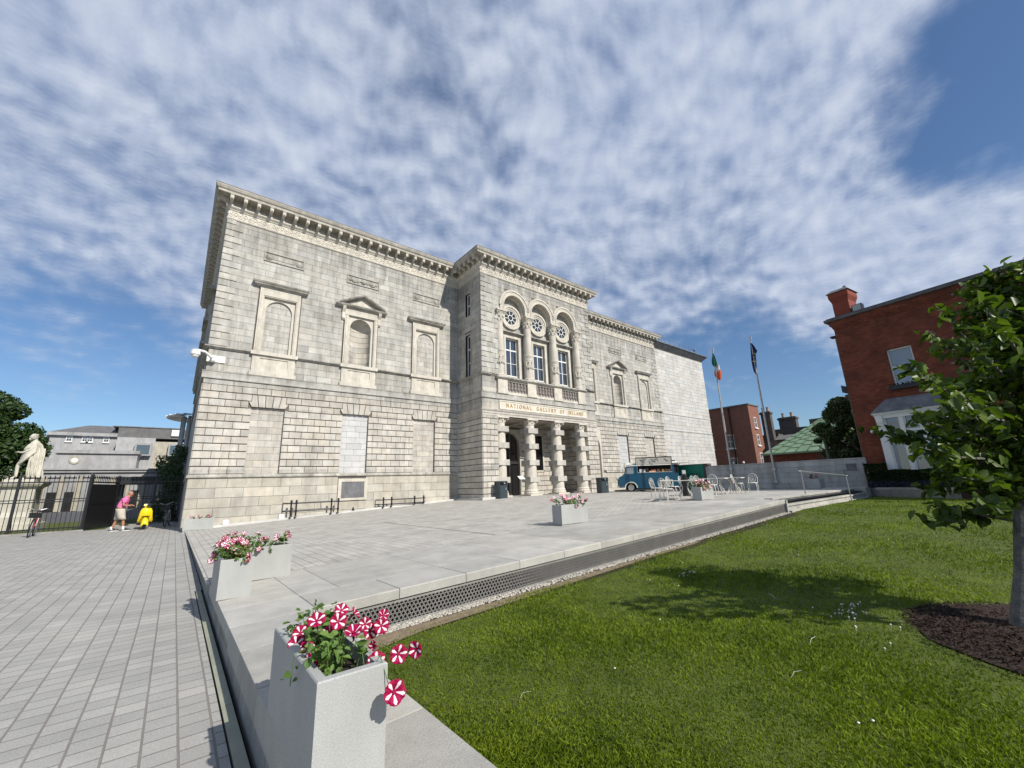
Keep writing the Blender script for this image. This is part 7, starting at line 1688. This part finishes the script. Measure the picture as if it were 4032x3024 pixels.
    for i in range(7):
        o_ = i * .045; pts = []
        for k in range(13):
            a = pi * (1.62 - 1.25 * k / 12); z = 1.36 - o_ - (.30 + .05 * i) * sin(pi * k / 12 * .95) + .08 * (k / 12); rr = .245 + .012 * i
            pts.append(q(.07 + rr * cos(a), -abs(rr * sin(a)) if k < 13 else 0, z))
        dr.tube(pts, [.02 * S_ + .012 * sin(pi * k / 12) * S_ for k in range(13)], 6)
    for (x, y) in ((.33, -.12), (.36, 0), (.33, .12), (.25, -.2), (.16, -.25), (.06, -.26)): dr.tube([q(x, y, 1.2), q(x + .02, y * 1.02, .8), q(x + .0, y, .4), q(x + .03, y * 1.05, .05)], [.03 * S_, .035 * S_, .03 * S_, .035 * S_], 6)
    dr.build('cloak_folds', M_mar, t, smooth=True)
    hd = MB(); b = q(-.27, -.2, 1.03)
    for i in range(4): hd.tube([b, b + Vector((-.09, -.02 + .022 * i, .01 - .006 * i)), b + Vector((-.15 + .012 * abs(i - 1), -.03 + .03 * i, -.01))], [.02, .016, .010], 6)
    hd.tube([b + Vector((.0, .03, .01)), b + Vector((-.05, .06, .04)), b + Vector((-.09, .07, .05))], [.02, .016, .011], 6); hd.build('hand', M_mar, t, smooth=True)
statue()
# ---- person in a pink shirt
def person():
    t = thing('person', 'person in a pink polo shirt and beige shorts walking towards the yellow scooter', 'person', (-2.37, 3.80, 0), radians(-6)); t.scale = (1.09, 1.09, 1.09)
    M_skin = mat('skin', (.42, .20, .13), .55, var=.08); M_pinks = mat('pink_cotton', (.75, .16, .36), .8, var=.08, scale=8, bump=.2); M_sh = mat('beige_shorts', (.46, .41, .33), .85, var=.1, scale=8, bump=.3)
    # faces +X. z up. hips .92
    J = dict(pel=(-.06, 0, .93), wai=(-.03, 0, 1.08), che=(.03, 0, 1.29), nb=(.10, 0, 1.45), nk=(.145, 0, 1.52), hd=(.185, 0, 1.60), tp=(.20, 0, 1.70),
             hl=(-.08, .10, .88), kl=(-.13, .11, .50), al=(-.27, .12, .10), fl=(-.21, .12, .045), tl=(-.11, .12, .035),
             hr=(-.04, -.10, .88), kr=(.12, -.11, .50), ar=(.16, -.12, .10), fr=(.24, -.12, .045), tr=(.36, -.12, .035),
             sl=(.09, .17, 1.40), el=(.07, .24, 1.13), wl=(.25, .10, 1.08), pl=(.31, .07, 1.09), sr=(.09, -.17, 1.40), er=(.05, -.25, 1.13), wr=(.25, -.14, 1.10), pr=(.31, -.11, 1.12))
    R_ = dict(pel=.145, wai=.15, che=.15, nb=.09, nk=.058, hd=.09, tp=.06, hl=.10, kl=.062, al=.042, fl=.04, tl=.03, hr=.10, kr=.062, ar=.042, fr=.04, tr=.03, sl=.065, el=.043, wl=.03, pl=.032, sr=.065, er=.043, wr=.03, pr=.032)
    ks = list(J); ix = {k: i for i, k in enumerate(ks)}
    E_ = [('pel', 'wai'), ('wai', 'che'), ('che', 'nb'), ('nb', 'nk'), ('nk', 'hd'), ('hd', 'tp'), ('pel', 'hl'), ('hl', 'kl'), ('kl', 'al'), ('al', 'fl'), ('fl', 'tl'), ('pel', 'hr'), ('hr', 'kr'), ('kr', 'ar'), ('ar', 'fr'), ('fr', 'tr'), ('nb', 'sl'), ('sl', 'el'), ('el', 'wl'), ('wl', 'pl'), ('nb', 'sr'), ('sr', 'er'), ('er', 'wr'), ('wr', 'pr')]
    joints = [J[k] for k in ks]; rad = [R_[k] for k in ks]; edges = [(ix[a], ix[b]) for a, b in E_]
    # fingers and thumbs rooted in the palms
    for side, p, dy in (('l', J['pl'], -1), ('r', J['pr'], 1)):
        bi = ix['p' + side]
        for f, (oy, ln) in enumerate(((-.027, .06), (-.009, .07), (.009, .066), (.027, .05))):
            a = (p[0] + .035, p[1] + oy, p[2] + .0); b = (p[0] + .035 + ln * .6, p[1] + oy, p[2] - .008); c = (p[0] + .03 + ln, p[1] + oy, p[2] - .03); k = len(joints); joints += [a, b, c]; rad += [.0095, .0085, .007]; edges += [(bi, k), (k, k + 1), (k + 1, k + 2)]
        k = len(joints); joints += [(p[0] + .005, p[1] + dy * .035, p[2] + .01), (p[0] + .035, p[1] + dy * .045, p[2] + .012)]; rad += [.011, .009]; edges += [(bi, k), (k, k + 1)]
    body = skin_obj('body', joints, edges, rad, M_skin, t, 2)
    fc = MB(); hc = Vector((.195, 0, 1.63)); ax = Vector((.80, 0, -.45)).normalized(); up = Vector((.45, 0, .80)).normalized(); sd = Vector((0, 1, 0))
    def hq(f, s, u): return hc + ax * f + sd * s + up * u
    fc.ball(hc, .098, 14, 0, 0, (1.0, .80, 1.15)); fc.ball(hq(.10, 0, -.005), .017, 8, 0, 0, (1.2, .8, 1.4)); fc.ball(hq(.075, 0, -.085), .035, 8); fc.ball(hq(.09, 0, -.05), .016, 8, 0, 0, (.7, 1.7, .5))
    for s in (-1, 1): fc.ball(hq(.0, s * .082, -.01), .024, 8, 0, 0, (.9, .4, 1.3)); fc.ball(hq(.082, s * .032, .02), .012, 6)
    fc.build('head', M_skin, t, smooth=True)
    hm = MB()
    for i in range(60): a = i * 2.4; u = -.02 + .06 * (i / 60); hm.ball(hq(-.03 - .065 * abs(cos(a)), .078 * sin(a), u), .018, 5)
    hm.build('hair', mat('short_grey_hair', (.30, .22, .17), .8, var=.2, scale=40), t)
    sh = skin_obj('polo_shirt', [(-.055, 0, .96), (-.03, 0, 1.10), (.03, 0, 1.29), (.095, 0, 1.43), (.135, 0, 1.49), (.09, .17, 1.40), (.078, .225, 1.21), (.09, -.17, 1.40), (.06, -.235, 1.21)],
                  [(0, 1), (1, 2), (2, 3), (3, 4), (3, 5), (5, 6), (3, 7), (7, 8)], [(.185, .20), .178, .185, .125, .068, .09, .085, .09, .085], M_pinks, t, 2)
    mb = MB()
    def leg(s, x0, x1, x2, tone=0):
        rg = []
        for (z, x, r, yy) in ((.98, -.055, .165, .06), (.90, x0, .16, .085), (.75, (x0 + x1) / 2, .145, .11), (.60, x1, .135, .12), (.50, x2, .132, .125)):
            rg.append([(x + r * 1.02 * cos(a) + .007 * sin(5 * a + z * 9), s * yy + r * .82 * sin(a), z) for a in [2 * pi * k / 20 for k in range(20)]])
        mb.loft(rg)
    leg(1, -.07, -.10, -.13); leg(-1, -.03, .05, .10); mb.lathe((-.055, 0, .94), [(.14, -.06), (.178, 0), (.172, .06)], 20); mb.build('shorts', M_sh, t, smooth=True)
    mb = MB(); mb.torus((-.05, 0, .985), .182, .014, (0, 0, 1), 24, 6); mb.build('belt', M_black, t)
    for s, a, f, tq in ((1, J['al'], J['fl'], J['tl']), (-1, J['ar'], J['fr'], J['tr'])):
        mb = MB(); mb.tube([(a[0], a[1], a[2] + .10), (a[0], a[1], a[2] + .0), (f[0] - .02, f[1], .06)], [.05, .048, .045], 10); mb.build('sock', M_white, t, smooth=True)
        mb = MB(); rg = []
        for (x, w, h, zz) in ((-.09, .028, .05, .05), (-.06, .04, .085, .045), (.02, .043, .09, .045), (.10, .047, .06, .04), (.17, .042, .04, .035), (.20, .02, .02, .03)): rg.append([(f[0] + x - .0, f[1] + w * cos(t_), max(zz + h * sin(t_), .022)) for t_ in [2 * pi * k / 12 for k in range(12)]])
        mb.loft(rg); sh_ = mb.build('shoe', M_black, t, smooth=True); mb = MB(); mb.loft([[(f[0] - .10, f[1] - .035, z), (f[0] + .15, f[1] - .05, z), (f[0] + .21, f[1], z), (f[0] + .15, f[1] + .05, z), (f[0] - .10, f[1] + .035, z)] for z in (.002, .028)]); mb.build('sole', M_white, sh_)
person()
# ---- scooter
def scooter():
    t = thing('yellow_scooter', 'bright yellow motor scooter parked with its front wheel towards us', 'scooter', (-1.44, 3.85, 0), radians(3)); t.scale = (1.2, 1.2, 1.2); M_y = mat('yellow_paint', (.80, .58, .01), .3, var=.05, coat=.5)
    # faces -Y, forward is -Y
    mb = MB()
    def shield(z, w, y, c): return [(w * s, y + c * (1 - s * s) * -1, z) for s in [k / 6 - 1 for k in range(13)]] + [(w * s * .97, y + .035 + c * (1 - s * s) * -1, z) for s in [1 - k / 6 for k in range(13)]]
    mb.loft([shield(.28, .24, .10, .02), shield(.36, .25, .06, .04), shield(.55, .22, .0, .07), shield(.72, .205, .0, .09), shield(.84, .16, .02, .08), shield(.88, .10, .03, .05)]); mb.build('leg_shield', M_y, t, smooth=True)
    mb = MB()
    rg = []
    for k in range(11):
        a = pi * (.02 + .78 * k / 10); r = .27; rg.append([(w, -.14 - r * cos(a) * 1.0, .23 + r * sin(a) - abs(w) ** 2 * 9) for w in (-.12, -.08, -.03, .03, .08, .12)] + [(w * .9, -.14 - (r - .02) * cos(a), .21 + (r - .02) * sin(a) - abs(w) ** 2 * 9) for w in (.12, .08, .03, -.03, -.08, -.12)])
    mb.loft(rg); mb.build('front_mudguard', M_y, t, smooth=True)
    mb = MB(); mb.box(-.13, .1, .22, .13, .62, .27); mb.loft([[(-.12, .55, .3), (.12, .55, .3), (.12, .55, .62), (-.12, .55, .62)], [(-.25, .85, .24), (.25, .85, .24), (.20, .85, .70), (-.20, .85, .70)], [(-.16, 1.2, .35), (.16, 1.2, .35), (.12, 1.2, .66), (-.12, 1.2, .66)]]); mb.build('rear_body', M_y, t)
    mb = MB(); mb.loft([[(-.11, .55, .70), (.11, .55, .70), (.11, .55, .76), (-.11, .55, .76)], [(-.15, .9, .70), (.15, .9, .70), (.15, .9, .80), (-.15, .9, .80)], [(-.10, 1.18, .70), (.10, 1.18, .70), (.10, 1.18, .78), (-.10, 1.18, .78)]]); mb.build('saddle', M_black, t)
    for y, nm in ((-.14, 'front'), (1.02, 'rear')):
        mb = MB(); mb.torus((0, y, .215), .165, .055, (1, 0, 0), 26, 10); w = mb.build('wheel', M_black, t); mb = MB(); mb.lathe((-.04, y, .215), [(.0, 0), (.12, 0), (.12, .08), (0, .08)], 16, axis=(1, 0, 0)); mb.build('rim', M_steel, w)
    mb = MB(); mb.tube([(.06, -.14, .215), (.04, -.02, .5), (0, .03, .9)], .02, 6); mb.build('fork', M_steel, t)
    mb = MB(); mb.loft([[(-.05, -.02, .86), (.05, -.02, .86), (.05, .09, .86), (-.05, .09, .86)], [(-.07, -.04, .92), (.07, -.04, .92), (.07, .1, .92), (-.07, .1, .92)], [(-.12, -.07, .97), (.12, -.07, .97), (.12, .1, .97), (-.12, .1, .97)], [(-.10, -.05, 1.03), (.10, -.05, 1.03), (.10, .08, 1.03), (-.10, .08, 1.03)]]); hs = mb.build('headset', M_y, t)
    mb = MB(); mb.lathe((.05, -.06, .975), [(.075, 0), (.08, .03), (.06, .055), (0, .065)], 16, axis=(.35, -1, 0)); mb.build('headlight', M_glass, hs)
    mb = MB(); mb.tube([(-.34, .1, 1.0), (-.10, .04, .99), (.10, .04, .99), (.34, .1, 1.0)], .016, 6); mb.build('handlebar', M_black, t)
    for s in (-1, 1): mb = MB(); mb.tube([(s * .2, .05, 1.0), (s * .30, .02, 1.16)], .007, 5); mb.ball((s * .31, .02, 1.19), .05, 8, 0, 0, (1, .3, 1)); mb.build('mirror', M_black, t)
    mb = MB(); mb.loft([[(-.15, -.135, .50), (.15, -.135, .50), (.11, -.14, .54), (-.11, -.14, .54)], [(-.15, -.09, .50), (.15, -.09, .50), (.11, -.09, .54), (-.11, -.09, .54)]]); mb.build('dark_grille', M_void, t)
scooter()
# ---- bicycles
def bicycle(label, loc, rz, col, fend, lean=0, basket=True, bag=None):
    t = thing('bicycle', label, 'bicycle', loc, rz, 'bicycles parked by the railings'); t.scale = (1.18, 1.18, 1.18); M_f = mat('bike_paint_' + fend, col, .35, var=.05); r = .34; Lw = 1.06    # faces -Y, front wheel at origin
    rotm = Matrix.Rotation(lean, 4, 'Y')
    def B(mb, n, m_, p=t, **k): mb.xform(rotm); return mb.build(n, m_, p, **k)
    for y in (0, Lw):
        mb = MB(); mb.torus((0, y, r), r - .018, .020, (1, 0, 0), 30, 6); w = B(mb, 'wheel', M_black)
        mb = MB(); mb.torus((0, y, r), r - .045, .010, (1, 0, 0), 26, 4)
        for k in range(14): a = 2 * pi * k / 14; mb.tube([(0.015 * (-1) ** k, y, r), (0, y + (r - .05) * cos(a), r + (r - .05) * sin(a))], .0018, 3)
        B(mb, 'rim', M_steel, w)
        mb = MB(); rg = []
        for k in range(13):
            a = pi * (-.05 + .62 * k / 12) if y == 0 else pi * (.25 + .72 * k / 12); rg.append([(x, y + (r + .035) * cos(a) * (1), r + (r + .035) * sin(a)) for x in (-.028, 0, .028)] + [(x, y + (r + .028) * cos(a), r + (r + .028) * sin(a)) for x in (.028, 0, -.028)])
        mb.loft(rg); B(mb, 'mudguard', M_steel if fend == 'silver' else M_white)
    mb = MB(); head = (0, .17, .78); bb = (0, .60, .28); seat = (0, .78, .80)
    for a, b, q in ((head, bb, .020), ((0, .15, .86), bb, .02), (bb, seat, .018), (bb, (0, Lw, r), .012), ((0, .74, .68), (0, Lw, r), .010), ((0, .16, .70), (0, .15, .98), .020)): mb.tube([a, b], q, 8)
    for s in (-1, 1): mb.tube([(s * .045, 0, r), (s * .045, .10, .62), (0, .15, .72)], .011, 6)
    B(mb, 'frame', M_f)
    mb = MB(); mb.tube([(-.30, .30, 1.02), (-.22, .14, 1.06), (-.08, .10, 1.0), (0, .14, .99), (.08, .10, 1.0), (.22, .14, 1.06), (.30, .30, 1.02)], .013, 8); mb.tube([(0, .15, .9), (0, .14, 1.0)], .016, 6); hb = B(mb, 'handlebar', M_steel); mb = MB()
    for s in (-1, 1): mb.tube([(s * .26, .22, 1.04), (s * .30, .34, 1.02)], .019, 6)
    B(mb, 'grip', M_black, hb)
    mb = MB(); mb.loft([[(-.02, .62, .92), (.02, .62, .92), (.02, .62, .95), (-.02, .62, .95)], [(-.05, .78, .91), (.05, .78, .91), (.05, .78, .96), (-.05, .78, .96)], [(-.10, .92, .92), (.10, .92, .92), (.08, .92, .98), (-.08, .92, .98)]]); mb.tube([seat, (0, .79, .92)], .014, 6); B(mb, 'saddle', M_black)
    mb = MB(); mb.tube([(-.09, .60, .28), (.09, .60, .28)], .014, 6); mb.tube([(.09, .60, .28), (.09, .66, .14)], .01, 5); mb.tube([(-.09, .60, .28), (-.09, .54, .42)], .01, 5); mb.box(.07, .62, .12, .17, .70, .14); mb.box(-.17, .5, .41, -.07, .58, .43); mb.lathe((.04, .6, .28), [(.09, 0), (.09, .006)], 16, axis=(1, 0, 0)); B(mb, 'crank', M_steel)
    if basket:
        mb = MB()
        for z, s_ in ((.72, .85), (.80, .92), (.88, .97), (.96, 1.0)):
            w, d = .19 * s_, .13 * s_; mb.tube([(-w, -.06 - d, z), (w, -.06 - d, z), (w, -.06 + d, z), (-w, -.06 + d, z), (-w, -.06 - d, z)], .006, 4)
        for k in range(9): x = -.16 + .04 * k; mb.tube([(x, -.18, .96), (x * .85, -.16, .72), (x * .85, .05, .72), (x, .07, .96)], .004, 4)
        mb.box(-.15, -.15, .73, .15, .03, .90); B(mb, 'basket', M_black)
    if bag: mb = MB(); mb.ball((-.14, 1.0, .36), .12, 10, 0, 0, (.8, 1, 1.3)); B(mb, 'bag', bag)
    mb = MB(); mb.lathe((0, -.02, .70), [(.03, 0), (.035, .03), (0, .05)], 10, axis=(0, -1, 0)); B(mb, 'lamp', M_steel)
    return t
bicycle('red bicycle with a black basket leaning on the railing below the statue', (-5.30, 3.6, 0), radians(3), (.32, .01, .02), 'white', radians(5))
bicycle('dark bicycle with upright white handlebars beside the gallery corner', (-.62, 4.6, 0), radians(-8), (.30, .32, .32), 'silver', radians(-5), bag=mat('teal_bag', (.0, .25, .20), .6))
for o in bpy.data.objects:      # tidy: no stray users
    pass
